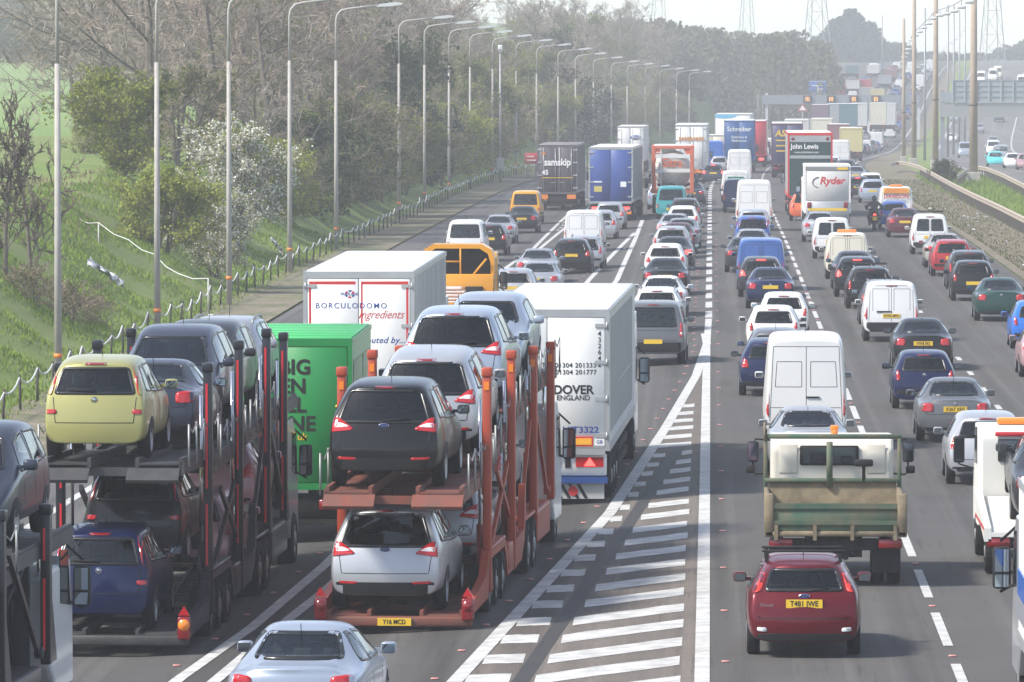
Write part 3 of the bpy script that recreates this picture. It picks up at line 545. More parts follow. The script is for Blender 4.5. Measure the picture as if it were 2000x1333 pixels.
car_type('bigvan', [(.0, .03, .10, .88, 1.25, .80, 2.48), (.07, .10, .18, .93, 1.25, .84, 2.56), (.9, .9, .95, .955, 1.25, .855, 2.60), (2.6, 2.6, 2.6, .96, 1.22, .855, 2.60), (3.9, 3.9, 3.85, .96, 1.22, .83, 2.57), (4.55, 4.5, 4.35, .955, 1.22, .78, 2.36), (5.05, 5.1, 5.2, .94, 1.15, .76, 1.35), (5.5, 5.5, 5.5, .90, .98, .70, 1.12), (5.7, 5.69, 5.67, .80, .78, .6, .92)],
    .36, .02, [], [([(.84, .78), (.935, .78), (.93, 1.32), (.845, 1.32)], M_RED), ([(.85, .92), (.928, .92), (.928, 1.04), (.85, 1.04)], M_ORANGE)],
    [[(3.4, 1.38), (4.75, 1.32), (4.35, 2.05), (3.4, 2.1)]], GW(.76, 1.4, .66, 2.15), (1.05, 4.6, .34, .22), (-.42, .74, 0, 1.3), 1.95, 5.7,
    bumper=([(-.94, .40), (.94, .40), (.94, .62), (-.94, .62)], M_PLAST), hi=False, seams=[((0, .66), (0, 2.36)), ((-.82, .66), (-.74, 2.36)), ((.82, .66), (.74, 2.36)), ((-.74, 2.36), (.74, 2.36)), ((-.70, 1.45), (-.66, 2.02)), ((-.66, 2.02), (-.10, 2.02)), ((-.10, 2.02), (-.10, 1.45)), ((-.10, 1.45), (-.70, 1.45)), ((.70, 1.45), (.66, 2.02)), ((.66, 2.02), (.10, 2.02)), ((.10, 2.02), (.10, 1.45)), ((.10, 1.45), (.70, 1.45)), ((-.80, .98), (0, .98)), ((.02, .98), (.78, .98))], extras=[(3.3, .5, 2.2), (4.7, .5, 1.2)], mirror_y=4.6, mirror_z=1.45, seats=(3.0, 3.3))
# ------------------------------------------------------------------ lorries
M_WTRUCK = mat('white_trailer_panel', (.74, .74, .72), .4, noise=(.7, .35, (.56, .55, .51)))
M_ALU = mat('aluminium_trim', (.45, .46, .46), .4, .5, noise=(2, .4, (.3, .3, .29)))
M_CURTAIN = mat('grey_curtain', (.27, .29, .31), .55, noise=(.9, .5, (.2, .21, .22)))
M_ORNG = mat('orange_marker_board', (.75, .22, .03), .45)
M_REDB = mat('red_board', (.55, .03, .03), .45)
def truck_wheel(root, x, y, r, wd, rim=None):
    s = 1 if x > 0 else -1
    t = MB(); t.lathe([(-wd/2, r*.6), (-wd/2, r*.92), (-wd/2+.03, r), (wd/2-.03, r), (wd/2, r*.92), (wd/2, r*.62), (wd/2-.1, r*.55), (wd/2-.1, .01)], n=22)
    w_ = t.build('wheel', M_TYRE, root, (x, y, r), (0, 0, 0 if s > 0 else math.pi))
    m = MB(); m.lathe([(wd/2-.1, r*.56), (wd/2-.015, r*.58), (wd/2-.03, r*.5), (wd/2-.09, r*.32), (wd/2+.01, r*.26), (wd/2+.01, .01)], n=16)
    m.build('rim', rim or M_STEEL, w_)
    return w_
def truck_cab(root, y0, col, w=2.45, h=3.4, mirror=True, full=True):
    """forward-control cab whose back wall stands at y0"""
    prof = [(y0, .95), (y0, h-.15), (y0+.25, h), (y0+1.3, h), (y0+2.0, 2.35), (y0+2.25, 1.7), (y0+2.3, .55), (y0+.6, .55)]
    c = MB(); c.prism(prof, 'x', -w/2, w/2); cab = c.build('cab', col, root)
    b = cab.modifiers.new('b', 'BEVEL'); b.width = .07; b.segments = 2; b.limit_method = 'ANGLE'
    for s in (1, -1):
        g = MB(); g.prism([(y0+.95, 1.75), (y0+1.95, 1.65), (y0+1.72, 2.45), (y0+.95, 2.5)], 'x', s*(w/2-.01), s*(w/2+.008)); g.build('side_window', M_GLASS, cab)
        if mirror:
            a = MB(); X0 = w/2 + .03
            a.tube([(s*(w/2-.05), y0+1.95, 2.5), (s*(X0+.14), y0+2.1, 2.28)], .02, 6); a.tube([(s*(w/2-.05), y0+1.95, 1.72), (s*(X0+.14), y0+2.1, 1.58)], .02, 6)
            a.bevbox(min(s*(X0+.0), s*(X0+.25)), max(s*(X0+.0), s*(X0+.25)), y0+2.02, y0+2.16, 1.62, 2.2, .05)
            mm = a.build('wing_mirror', M_PLAST, cab)
            q = MB(); q.box(min(s*(X0+.03), s*(X0+.22)), max(s*(X0+.03), s*(X0+.22)), y0+2.008, y0+2.018, 1.86, 2.17); q.box(min(s*(X0+.03), s*(X0+.22)), max(s*(X0+.03), s*(X0+.22)), y0+2.008, y0+2.018, 1.65, 1.82); q.build('mirror_glass', M_MIRROR, mm)
    if full:
        ws = MB(); ws.prism([(y0+2.015, 2.33), (y0+2.27, 1.72), (y0+2.285, 1.72), (y0+2.03, 2.33)], 'x', -w/2+.12, w/2-.12); ws.build('windscreen', M_GLASS, cab)
        for s in (1, -1): truck_wheel(root, s*1.03, y0+1.2, .5, .32)
    return cab
def lorry(px_or_x, d, label, L=13.6, H=4.0, W=2.5, zf=1.15, side=None, roof=None, rear=None, frame=None, cabcol='white', name='articulated_lorry', cat='lorry', yaw=None, z=None, ribs=True, lod=0, lights='std', doors=True, group='lorries on the motorway', cab=True, axles=(2.2, 3.5, 4.8), rods=True, tail=True):
    yw = yaw_at(d) if yaw is None else yaw; zz = hz(d) if z is None else z
    r = empty(name, (px_or_x, d, zz), yw); tag(r, label, cat, group)
    side = side or M_WTRUCK; roof = roof or M_WTRUCK; rear = rear or M_WTRUCK; frame = frame or M_ALU; h = W/2
    b = MB(); b.bevbox(-h, h, 0, L, zf, H-.012, .015, seg=1)
    if ribs:
        n = int(L / .62)
        for k in range(1, n):
            y = L*k/n
            for s in (1, -1): b.box(min(s*h, s*(h+.012)), max(s*h, s*(h+.012)), y-.022, y+.022, zf+.12, H-.12)
    body = b.build('trailer_body', side, r)
    t = MB(); t.bevbox(-h+.03, h-.03, .03, L-.03, H-.011, H+.012, .01, seg=1)
    n = int(L / 1.15)
    for k in range(1, n): t.box(-h+.1, h-.1, L*k/n-.02, L*k/n+.02, H+.012, H+.026)
    t.build('roof', roof, r)
    f = MB()
    for s in (1, -1):
        f.box(min(s*(h-.075), s*(h+.012)), max(s*(h-.075), s*(h+.012)), -.035, .10, zf-.02, H+.014)
        f.box(min(s*h, s*(h+.016)), max(s*h, s*(h+.016)), .1, L, H-.11, H+.004); f.box(min(s*h, s*(h+.02)), max(s*h, s*(h+.02)), .1, L, zf-.04, zf+.12)
    f.box(-h+.075, h-.075, -.035, .05, H-.14, H+.014); f.box(-h+.075, h-.075, -.035, .05, zf-.10, zf+.03)
    f.build('frame', frame, r)
    if doors:
        for s in (1, -1):
            q = MB(); q.bevbox(min(s*.012, s*(h-.085)), max(s*.012, s*(h-.085)), -.03, .0, zf+.04, H-.15, .012, seg=1)
            dd = q.build('door', rear, r)
            if lod < 2:
                if rods:
                    m = MB()
                    for x in (.14, h-.38): m.tube([(s*x, -.05, zf+.06), (s*x, -.05, H-.17)], .017, 6)
                    m.box(min(s*.14, s*.42), max(s*.14, s*.42), -.065, -.05, zf+.62, zf+.66); m.build('lock_rods', M_ALU, dd)
                for k in range(4):
                    m = MB()
                    zz_ = zf + .25 + (H-zf-.6)*k/3
                    m.box(min(s*(h-.28), s*(h+.005)), max(s*(h-.28), s*(h+.005)), -.052, -.031, zz_, zz_+.075); m.tube([(s*(h-.04), -.05, zz_-.03), (s*(h-.04), -.05, zz_+.105)], .022, 6)
                    m.build('hinge', M_ALU, dd)
    c = MB(); c.box(-.55, -.4, .2, L-.4, zf-.32, zf-.04); c.box(.4, .55, .2, L-.4, zf-.32, zf-.04)
    for y in axles: c.tube([(-1.1, y, .5), (1.1, y, .5)], .07, 8)
    for s in (1, -1):
        c.box(min(s*.7, s*(h-.02)), max(s*.7, s*(h-.02)), .9, 1.4, .36, .98)                                          # mudflap carriers
        c.box(min(s*(h-.09), s*(h-.02)), max(s*(h-.09), s*(h-.02)), 5.6, L-4.2, .45, .6) if L > 10 else None
        c.box(min(s*(h-.09), s*(h-.02)), max(s*(h-.09), s*(h-.02)), 5.6, L-4.2, .74, .9) if L > 10 else None
        c.box(min(s*.75, s*.9), max(s*.75, s*.9), L-3.4, L-3.2, .35, zf-.05) if L > 10 else None
    c.box(-1.1, 1.1, .3, .45, .42, .55); c.build('chassis', M_DARK, r)
    if tail:
        u = MB(); u.bevbox(-h+.05, h-.05, .06, .16, .50, .98, .02, seg=1); u.box(-h+.02, h-.02, .02, .12, .36, .48); u.build('underrun_bar', M_DARK if lights != 'white' else M_WTRUCK, r)
        for s in (1, -1):
            q = MB(); q.bevbox(min(s*.62, s*1.08), max(s*.62, s*1.08), .02, .07, .66, .86, .015, seg=1); q.build('tail_light', M_STOP if lights == 'brake' else M_REDD, r)
    for y in axles:
        for s in (1, -1): truck_wheel(r, s*(h-.2), y, .5, .36)
    if cab:
        if L > 9:
            for s in (1, -1): truck_wheel(r, s*(h-.24), L-.9, .5, .5)
            truck_cab(r, L+.55, paint(cabcol), h=3.3)
            q = MB(); q.box(-.45, .45, L-1.6, L+2.6, .62, .95); q.build('tractor_frame', M_DARK, r)
        else:
            truck_cab(r, L+.15, paint(cabcol), h=2.7)
    return r
def sticker(root, name, fn, mats): 
    m = MB(); fn(m); return m.build(name, mats, root)
# ------------------------------------------------------------------ car transporters
def track(m, x0, x1, y0, y1, z0, z1, mi=0):
    """one perforated wheel track, sloping from z0 to z1"""
    n = max(2, int((y1-y0)/.28)); 
    for s in (x0, x1):
        m.add([(s-.03, y0, z0-.06), (s+.03, y0, z0-.06), (s+.03, y1, z1-.06), (s-.03, y1, z1-.06), (s-.03, y0, z0+.09), (s+.03, y0, z0+.09), (s+.03, y1, z1+.09), (s-.03, y1, z1+.09)], [(3,2,1,0),(4,5,6,7),(0,1,5,4),(1,2,6,5),(2,3,7,6),(3,0,4,7)], mi)
    for k in range(n):
        a = k/n; b = (k+.72)/n; ya, yb = y0+(y1-y0)*a, y0+(y1-y0)*b; za, zb_ = z0+(z1-z0)*a, z0+(z1-z0)*b
        m.add([(x0, ya, za-.02), (x1, ya, za-.02), (x1, yb, zb_-.02), (x0, yb, zb_-.02), (x0, ya, za+.012), (x1, ya, za+.012), (x1, yb, zb_+.012), (x0, yb, zb_+.012)], [(3,2,1,0),(4,5,6,7),(0,1,5,4),(1,2,6,5),(2,3,7,6),(3,0,4,7)], mi)
def transporter(x, d, z, yaw, col, track_m, label, cabcol, post_top=(3.95, 4.05, 3.9, 3.75), strips=False, plate=None, decks=((-.2, 4.9, 2.22, 2.28), (5.0, 9.7, 2.36, 2.75), (10.3, 14.9, 2.75, 3.05), (15.0, 20.0, 3.05, 3.1)), rope=True, zl=.50, cabw=2.45, cabh=2.75, posty=(3.3, 8.3, 13.2, 17.4)):
    r = empty('car_transporter', (x, d, z), yaw); tag(r, label, 'car transporter', 'car transporters on the slip road')
    lo = MB()
    for s in (1, -1):
        a, b = sorted((s*.42, s*1.06)); track(lo, a, b, 0, 5.0, zl, zl+.06); track(lo, a, b, 5.0, 10.6, zl+.12, .95)
    for k in range(8): lo.box(-1.05, 1.05, .2+k*1.35, .32+k*1.35, .18+.06*k, .26+.06*k)
    lo.bevbox(-1.24, 1.24, -.12, .06, zl-.16, zl, .03); lo.build('lower_deck', track_m, r)
    fr = MB()
    for s in (1, -1):
        a, b = sorted((s*1.12, s*1.25))
        fr.prism([(0, .32), (2.6, .34), (2.75, .62), (3.2, .95), (6.3, .95), (6.75, .62), (6.9, .40), (9.9, .44), (10.6, .75), (10.6, .95), (6.9, .80), (6.3, 1.12), (3.1, 1.12), (2.5, .72), (0, .52)], 'x', a, b)
        fr.prism([(2.55, .34), (2.95, .34), (3.2, .95), (2.9, 1.0)], 'x', a, b)
        a, b = sorted((s*1.04, s*1.26))
        fr.bevbox(a, b, 3.3, 6.35, 1.06, 1.13, .02)
    fr.build('chassis', col, r)
    for i, (y, zt) in enumerate(zip(posty, post_top)):
        for s in (1, -1):
            p = MB(); a, b = sorted((s*1.13, s*1.27)); z0 = .4 if i < 2 else 1.0
            p.bevbox(a, b, y-.11, y+.11, z0, zt, .02); p.bevbox(a-.015, b+.015, y-.13, y+.13, zt-.12, zt+.03, .02)
            p.prism([(y+.1, z0), (y+.75, z0), (y+.1, z0+1.3)], 'x', a+.03, b-.03)
            q = p.build('post', col, r)
            m = MB(); m.tube([(s*1.05, y+.28, z0+.2), (s*1.05, y+.3, z0+1.1)], .055, 10); m.tube([(s*1.05, y+.3, z0+1.1), (s*1.05, y+.3, zt-.5)], .03, 8, 1); m.build('hydraulic_ram', [col, M_CHROME], q)
            if strips:
                m = MB(); m.box(min(s*1.17, s*1.205), max(s*1.17, s*1.205), y-.118, y-.111, 1.2, 2.2); m.box(min(s*1.17, s*1.205), max(s*1.17, s*1.205), y-.118, y-.111, 2.45, zt-.3); m.build('red_marker_strip', mat('red_reflector', (.6, .02, .03), .3), q)
            else:
                m = MB(); m.box(min(s*1.16, s*1.24), max(s*1.16, s*1.24), y-.12, y-.111, zt-.34, zt-.2); m.build('marker_lamp', M_ORANGE, q)
    for (y0, y1, z0, z1) in decks:
        m = MB()
        for s in (1, -1):
            a, b = sorted((s*.38, s*1.07)); track(m, a, b, y0, y1, z0, z1)
        for k in range(4):
            t = (k+.15)/3.3; y = y0+(y1-y0)*t; zz_ = z0+(z1-z0)*t; m.box(-1.08, 1.08, y-.05, y+.05, zz_-.2, zz_-.07)
        for s in (1, -1):
            m.add([(s*1.1-.025, y0, z0-.16), (s*1.1+.025, y0, z0-.16), (s*1.1+.025, y1, z1-.16), (s*1.1-.025, y1, z1-.16), (s*1.1-.025, y0, z0+.05), (s*1.1+.025, y0, z0+.05), (s*1.1+.025, y1, z1+.05), (s*1.1-.025, y1, z1+.05)], [(3,2,1,0),(4,5,6,7),(0,1,5,4),(1,2,6,5),(2,3,7,6),(3,0,4,7)])
        ud = m.build('upper_deck', track_m, r)
        if rope and not (strips and y0 > 14):
            for s in (1, -1):
                q = MB(); pts = [];
                for k in range(5):
                    t = k/4; y = y0+(y1-y0)*t*.94+.1; zz_ = z0+(z1-z0)*t; q.tube([(s*1.19, y, zz_-.05), (s*1.19, y, zz_+.62)], .018, 6)
                    pts.append((s*1.19, y, zz_+.6))
                for a, b in zip(pts, pts[1:]): q.tube([a, ((a[0]+b[0])/2, (a[1]+b[1])/2, (a[2]+b[2])/2-.14), b], .012, 5)
                q.build('safety_rope', M_STEEL, ud)
    for s in (1, -1):
        X_ = s*1.16
        for (ya, za), (yb, zb_) in (((4.2, 1.0), (7.9, 2.25)), ((9.2, 1.0), (5.6, 2.3)), ((10.9, 1.2), (12.9, 2.7)), ((16.9, 1.2), (14.2, 2.8))):
            q = MB(); d_ = Vector((0, zb_-za, -(yb-ya))).normalized()*.055; e_ = Vector((0, d_.y, d_.z))
            A, B = Vector((X_, ya, za)), Vector((X_, yb, zb_)); q.add([A-e_-Vector((.03,0,0)), A+e_-Vector((.03,0,0)), A+e_+Vector((.03,0,0)), A-e_+Vector((.03,0,0)), B-e_-Vector((.03,0,0)), B+e_-Vector((.03,0,0)), B+e_+Vector((.03,0,0)), B-e_+Vector((.03,0,0))], [(3,2,1,0),(4,5,6,7),(0,1,5,4),(1,2,6,5),(2,3,7,6),(3,0,4,7)]); q.tube([A-Vector((.05,0,0)), A+Vector((.07,0,0))], .08, 10); q.build('lift_arm', col, r)
        q = MB(); q.tube([(X_+s*.03, 3.45, 3.2), (X_+s*.05, 3.6, 2.4), (X_+s*.02, 3.5, 1.7), (X_+s*.05, 3.75, 1.2), (X_-s*.02, 4.3, 1.05)], .018, 6); q.build('hose', M_PLAST, r)
        q = MB(); q.tube([(X_+s*.03, 8.45, 3.3), (X_+s*.06, 8.65, 2.5), (X_+s*.02, 8.5, 1.6), (X_+s*.04, 8.9, 1.1)], .018, 6); q.build('hose', M_PLAST, r)
        q = MB(); q.bevbox(*sorted((s*1.02, s*1.26)), 7.0, 8.0, .48, .92, .03); q.build('tool_box', col, r)
    # flaps hanging from the tail of the upper deck, cross frame and ladder
    for s in (1, -1):
        m = MB(); a, b = sorted((s*.30, s*1.12)); m.prism([(-.50, decks[0][2]-.20), (-.2, decks[0][2]-.03), (-.18, decks[0][2]-.07), (-.47, decks[0][2]-.25)], 'x', a, b); m.build('loading_ramp', track_m, r)
    for s in (1, -1):
        q = MB(); q.bevbox(s*1.18-.10, s*1.18+.10, -.22, -.1, zl-.05, zl+.31, .03); lm = q.build('tail_light', M_REDD, r)
        q = MB(); q.prism([(s*1.18-.09, zl+.33), (s*1.18+.09, zl+.33), (s*1.18, zl+.48)], 'y', -.2, -.17); q.build('warning_triangle', M_RED, lm)
        q = MB(); q.lathe([(-.235, .001), (-.225, .09), (-.2, .1)], (s*1.18, 0, zl+.18), 'y', 16); q.build('lamp_lens', M_REDD if not strips else M_ORANGE, lm)
    if plate:
        q = MB(); q.box(-.27, .27, -.16, -.125, zl-.14, zl-.02); pl = q.build('number_plate', M_PLATEY, r); t = MB(); put_text(t, plate, 0, -.165, zl-.08, .105, 0, .02, sx=.85); t.build('plate_lettering', M_INK, pl)
    for y in (3.45, 4.75, 6.05):
        for s in (1, -1): truck_wheel(r, s*1.07, y, .44, .34)
    for y in (11.4, 12.7):
        for s in (1, -1): truck_wheel(r, s*1.05, y, .5, .42)
    tb = MB()
    for s in (1, -1):
        a, b = sorted((s*.35, s*.55)); tb.box(a, b, 10.0, 18.6, .75, 1.0)
        a, b = sorted((s*.8, s*1.25)); tb.bevbox(a, b, 10.75, 13.4, 1.04, 1.10, .02); tb.bevbox(a, b, 13.6, 16.6, .45, 1.05, .05)
        tb.prism([(10.6, .7), (11.0, 1.1), (11.0, 1.7), (10.75, 1.7)], 'x', *sorted((s*1.12, s*1.24)))
    tb.bevbox(-1.1, 1.1, 10.35, 10.5, .72, 1.0, .02); tb.build('tractor_frame', col, r)
    for s in (1, -1):
        q = MB(); q.bevbox(s*.95-.22, s*.95+.22, 10.28, 10.36, .78, .94, .02); q.build('tail_light', M_REDD, r)
    c = truck_cab(r, 17.6, cabcol, h=cabh, w=cabw)
    return r
# ------------------------------------------------------------------ terrain and roads
def sstep(t): t = max(0.0, min(1.0, t)); return t*t*(3-2*t)
bankh = _tab([(0, 4.2), (400, 4.4), (700, 6.5), (1000, 10), (1300, 7), (3500, 6)])
def surf(u, d):
    z = hz(d)
    if u <= 0: z += cf(u)
    if u < -18.0:
        z += bankh(d) * sstep((-18.0 - u) / 9.0) + .03 * max(0, -27 - u) + 10 * sstep((-u - 60) / 240)
        z += .18 * math.sin(u*1.3 + d*.21) * sstep((-18.5-u)/2) + .12 * math.sin(d*.53 - u*.7) * sstep((-18.5-u)/2)
    r = mo(d) + 15
    if u > r: z += .16 * min(40, u - r)
    return z
def W3(u, d, dz=0.0): return (u + cx(d), d, surf(u, d) + dz)
def sheet(name, us, ds, m, dz=0.0, kind='structure', ufun=None):
    v = []; f = []; n = len(us)
    for d in ds:
        for u in us:
            uu = u if ufun is None else ufun(u, d)
            v.append(W3(uu, d, dz))
    for i in range(len(ds)-1):
        for k in range(n-1): f.append((i*n+k, i*n+k+1, (i+1)*n+k+1, (i+1)*n+k))
    me = bpy.data.meshes.new(name); me.from_pydata(v, [], f)
    for p in me.polygons: p.use_smooth = True
    return tag(link(name, me, m), kind=kind)
def ground_mat(name, cols, scales, rough=.95, bump=.5, bs=30.0):
    m = bpy.data.materials.new(name); m.use_nodes = True; t = m.node_tree; b = t.nodes['Principled BSDF']; b.inputs['Roughness'].default_value = rough; b.inputs['Specular IOR Level'].default_value = .25
    tc = t.nodes.new('ShaderNodeTexCoord'); prev = None
    for i, c in enumerate(cols):
        if prev is None:
            rgb = t.nodes.new('ShaderNodeRGB'); rgb.outputs[0].default_value = (*c, 1); prev = rgb.outputs[0]; continue
        n = t.nodes.new('ShaderNodeTexNoise'); n.inputs['Scale'].default_value = scales[i-1]; n.inputs['Detail'].default_value = 7; n.inputs['Roughness'].default_value = .68
        r = t.nodes.new('ShaderNodeMapRange'); r.inputs[1].default_value = .42; r.inputs[2].default_value = .62
        x = t.nodes.new('ShaderNodeMixRGB'); x.inputs[2].default_value = (*c, 1)
        t.links.new(tc.outputs['Object'], n.inputs['Vector']); t.links.new(n.outputs['Fac'], r.inputs[0]); t.links.new(r.outputs[0], x.inputs[0]); t.links.new(prev, x.inputs[1]); prev = x.outputs[0]
    t.links.new(prev, b.inputs['Base Color'])
    n = t.nodes.new('ShaderNodeTexNoise'); n.inputs['Scale'].default_value = bs; n.inputs['Detail'].default_value = 6; u = t.nodes.new('ShaderNodeBump'); u.inputs['Strength'].default_value = bump; u.inputs['Distance'].default_value = .05
    t.links.new(tc.outputs['Object'], n.inputs['Vector']); t.links.new(n.outputs['Fac'], u.inputs['Height']); t.links.new(u.outputs[0], b.inputs['Normal']); return m
M_GRASS = ground_mat('bank_grass', [(.13, .195, .038), (.165, .235, .05), (.105, .155, .034), (.18, .215, .07)], [.6, .25, .12])
M_FIELD = ground_mat('spring_field', [(.17, .26, .075), (.20, .28, .09)], [.05], bump=.1)
M_DIRT = ground_mat('verge_dirt', [(.20, .165, .125), (.12, .10, .075), (.27, .23, .18), (.10, .12, .05)], [1.5, 5, .5], bs=12)
M_VERGE = ground_mat('central_verge_dirt', [(.165, .135, .10), (.075, .065, .042), (.085, .10, .035), (.22, .18, .14)], [.5, .2, 3], bs=12)
def asphalt(name, base, warm):
    m = ground_mat(name, [base, tuple(c*.82 for c in base), tuple(c*1.35 for c in warm)], [.35, 28], rough=.85, bump=.3, bs=55)
    t = m.node_tree; b = t.nodes['Principled BSDF']; src = b.inputs['Base Color'].links[0].from_socket     # wheel tracks, drips and repairs drawn out along the road
    tc = t.nodes.new('ShaderNodeTexCoord'); prev = src
    for sc_, lo, hi, mul in (((1.1, .012, 1), .5, .66, .72), ((2.6, .006, 1), .52, .64, 1.22), ((.5, .035, 1), .58, .62, .86), ((9, .25, 1), .62, .70, .75)):
        mp = t.nodes.new('ShaderNodeMapping'); mp.inputs['Scale'].default_value = sc_; n = t.nodes.new('ShaderNodeTexNoise'); n.inputs['Scale'].default_value = 1; n.inputs['Detail'].default_value = 3
        r = t.nodes.new('ShaderNodeMapRange'); r.inputs[1].default_value = lo; r.inputs[2].default_value = hi; r.inputs[3].default_value = 1; r.inputs[4].default_value = mul
        x = t.nodes.new('ShaderNodeVectorMath'); x.operation = 'SCALE'
        t.links.new(tc.outputs['Object'], mp.inputs[0]); t.links.new(mp.outputs[0], n.inputs['Vector']); t.links.new(n.outputs['Fac'], r.inputs[0]); t.links.new(prev, x.inputs[0]); t.links.new(r.outputs[0], x.inputs['Scale']); prev = x.outputs[0]
    t.links.new(prev, b.inputs['Base Color']); return m
M_ROAD = asphalt('motorway_asphalt', (.076, .073, .070), (.080, .076, .072)); M_SHOULD = asphalt('shoulder_asphalt', (.10, .097, .095), (.10, .097, .095)); M_OPP = asphalt('pale_asphalt', (.125, .121, .117), (.128, .123, .118))
M_LINE = mat('road_paint', (.56, .56, .54), .7, noise=(2.2, .8, (.24, .235, .225)))
M_TAR = mat('tar_joint', (.026, .025, .024), .7, noise=(3, .4, (.06, .055, .05)))
DS = [-220, -120, -40, 0, 40, 60] + list(range(80, 420, 10)) + list(range(420, 1500, 12)) + list(range(1500, 2300, 60)) + [2340]
UL = [-420, -300, -220, -160, -120, -90, -70, -55, -45, -38, -33, -30, -28, -27] + [-26.2 + .5*k for k in range(0, 21)]
gu = UL + [-15.9, -15.6, -9, 0, 12.4, 12.8, 15, 18, 22, 26, 30, 36, 40, 46, 60, 90, 140, 220, 340]
v = []; f = []
for d in DS:
    for u in gu:
        p = W3(u, d); inr = (-15.8 < u < 12.6) or (u > mo(d) - .6 and u < mo(d) + 14.6)
        v.append((p[0], p[1], p[2] - (.10 if inr else 0)))
n = len(gu)
for i in range(len(DS)-1):
    for k in range(n-1): f.append((i*n+k, i*n+k+1, (i+1)*n+k+1, (i+1)*n+k))
me = bpy.data.meshes.new('ground'); me.from_pydata(v, [], f)
for p in me.polygons: p.use_smooth = True
tag(link('ground', me, M_GRASS), kind='structure')
DR = [-220, -120, -40, 0, 40, 60] + list(range(70, 300, 10)) + list(range(300, 1500, 6)) + [1520, 1560, 1600, 1700, 1900, 2200]
sheet('road', [-15.6, -11.6, -9, -6, -3, 0, 4, 8, 12.4], DR, M_ROAD, 0.0)
sheet('hard_shoulder', [-15.55, -13.8, -12.1], DR, M_SHOULD, .004)
sheet('opposite_road', [-.6, 3, 7, 11, 14.6], DR, M_OPP, .0, ufun=lambda u, d: u + mo(d))
sheet('verge', [-18.6, -17.6, -16.6, -15.7], DR, M_DIRT, .03)
sheet('central_verge', [12.45, 13.5, 15.5, 17.2], [p for p in DR if p < 1500], M_VERGE, .02, ufun=lambda u, d: u if u < 13 else 12.45 + (u - 12.45) * (mo(d) - 13.6) / (23-13.6))
sheet('field', [-420, -300, -200, -120, -80, -60, -48, -42, -36], [p for p in DS if p > 215], M_FIELD, .30)
fo_ = bpy.data.objects['field'].data
for i_, v_ in enumerate(fo_.vertices):
    if i_ % 9 == 8: v_.co.z -= .9
# ------------------------------------------------------------------ road markings
def ribbon(name, pts, wd, m=M_LINE, dz=.010, step=4.0):
    """pts: (u, d) centre line, painted wd wide"""
    q = []
    for (a, b), (c, e) in zip(pts, pts[1:]):
        k = max(1, int(abs(e - b) / step))
        for i in range(k): q.append((a + (c-a)*i/k, b + (e-b)*i/k))
    q.append(pts[-1]); v = []; f = []
    for u, d in q: v += [W3(u - wd/2, d, dz), W3(u + wd/2, d, dz)]
    for i in range(len(q)-1): f.append((2*i, 2*i+1, 2*i+3, 2*i+2))
    me = bpy.data.meshes.new(name); me.from_pydata(v, [], f); return tag(link(name, me, m), kind='structure')
def dashes(name, u, d0, d1, per, ln, wd, ufun=None, dz=.010):
    v = []; f = []; d = d0
    while d < d1:
        for k in range(3 if ln > 4 else 1):
            a = d + ln*k/(3 if ln > 4 else 1); b = d + ln*(k+1)/(3 if ln > 4 else 1); uu = u if ufun is None else ufun(u, d)
            i = len(v); v += [W3(uu-wd/2, a, dz), W3(uu+wd/2, a, dz), W3(uu+wd/2, b, dz), W3(uu-wd/2, b, dz)]; f.append((i, i+1, i+2, i+3))
        d += per
    me = bpy.data.meshes.new(name); me.from_pydata(v, [], f); return tag(link(name, me, M_LINE), kind='structure')
def upx(px, py):
    d = gy(py); 
    for _ in range(6):
        u = gx(px, d) - cx(d); d = F * (CH - hz(d) - cf(u)) / (py - VY)
    return gx(px, d) - cx(d), d
dashes('lane_marking', 3.60, 60.2 + 4.5, 1400, 9, 6, .15)
dashes('lane_marking', 7.30, 60.2, 1400, 9, 2.2, .15)
dashes('lane_marking', -.08, 227, 560, 9, 5.6, .24)
dashes('lane_marking', -.08, 560, 1400, 9, 2, .12)
ribbon('edge_line', [(11.3, 60), (11.3, 1500)], .2)
ribbon('gore_line', [(-.12, 60), (-.13, 205), (-.08, 226)], .22)
gl = [upx(*p) for p in ((880, 1345), (1192, 1004), (1300, 838), (1360, 735), (1381, 672))]
gl = [(gl[0][0] - .048*25, gl[0][1] - 25)] + gl + [(-.2, 214)]
ribbon('gore_line', gl, .25, dz=.014)
def lerp_u(pts, d):
    for (a, b), (c, e) in zip(pts, pts[1:]):
        if b <= d <= e: return a + (c-a)*(d-b)/(e-b)
    return pts[-1][0] if d > pts[-1][1] else pts[0][0]
jt = [upx(*p) for p in ((1018, 1333), (1180, 1098), (1332, 869))]
jt = [(jt[0][0] - .035*25, jt[0][1] - 25)] + jt
for (a, b), (c, e) in zip(jt, jt[1:]): pass
ribbon('tar_joint', jt, .26, M_TAR, .008)
v = []; f = []; ds_ = [70 + 3*k for k in range(45)]
for d in ds_: a = lerp_u(gl, d) + .1; v += [W3(a, d, .004), W3(min(-.2, a + .5*(-.2-a)), d, .004), W3(-.2, d, .004)]
for i in range(len(ds_)-1): f += [(3*i, 3*i+1, 3*i+4, 3*i+3), (3*i+1, 3*i+2, 3*i+5, 3*i+4)]
me = bpy.data.meshes.new('gore_asphalt'); me.from_pydata(v, [], f); tag(link('gore_asphalt', me, asphalt('dusty_gore_asphalt', (.105, .093, .082), (.13, .112, .097))), kind='structure')
rows = [gy(y) for y in (1289.7,1253,1217,1185.7,1154.6,1126,1097,1070,1045,1022,998.6,977.8,954,934.7,915.5,898.8,881.7,865,849.5,833,819,805,790.7)]
rows = [rows[0]-9.6, rows[0]-6.4, rows[0]-3.2] + rows
v = []; f = []; rnd = random.Random(3)
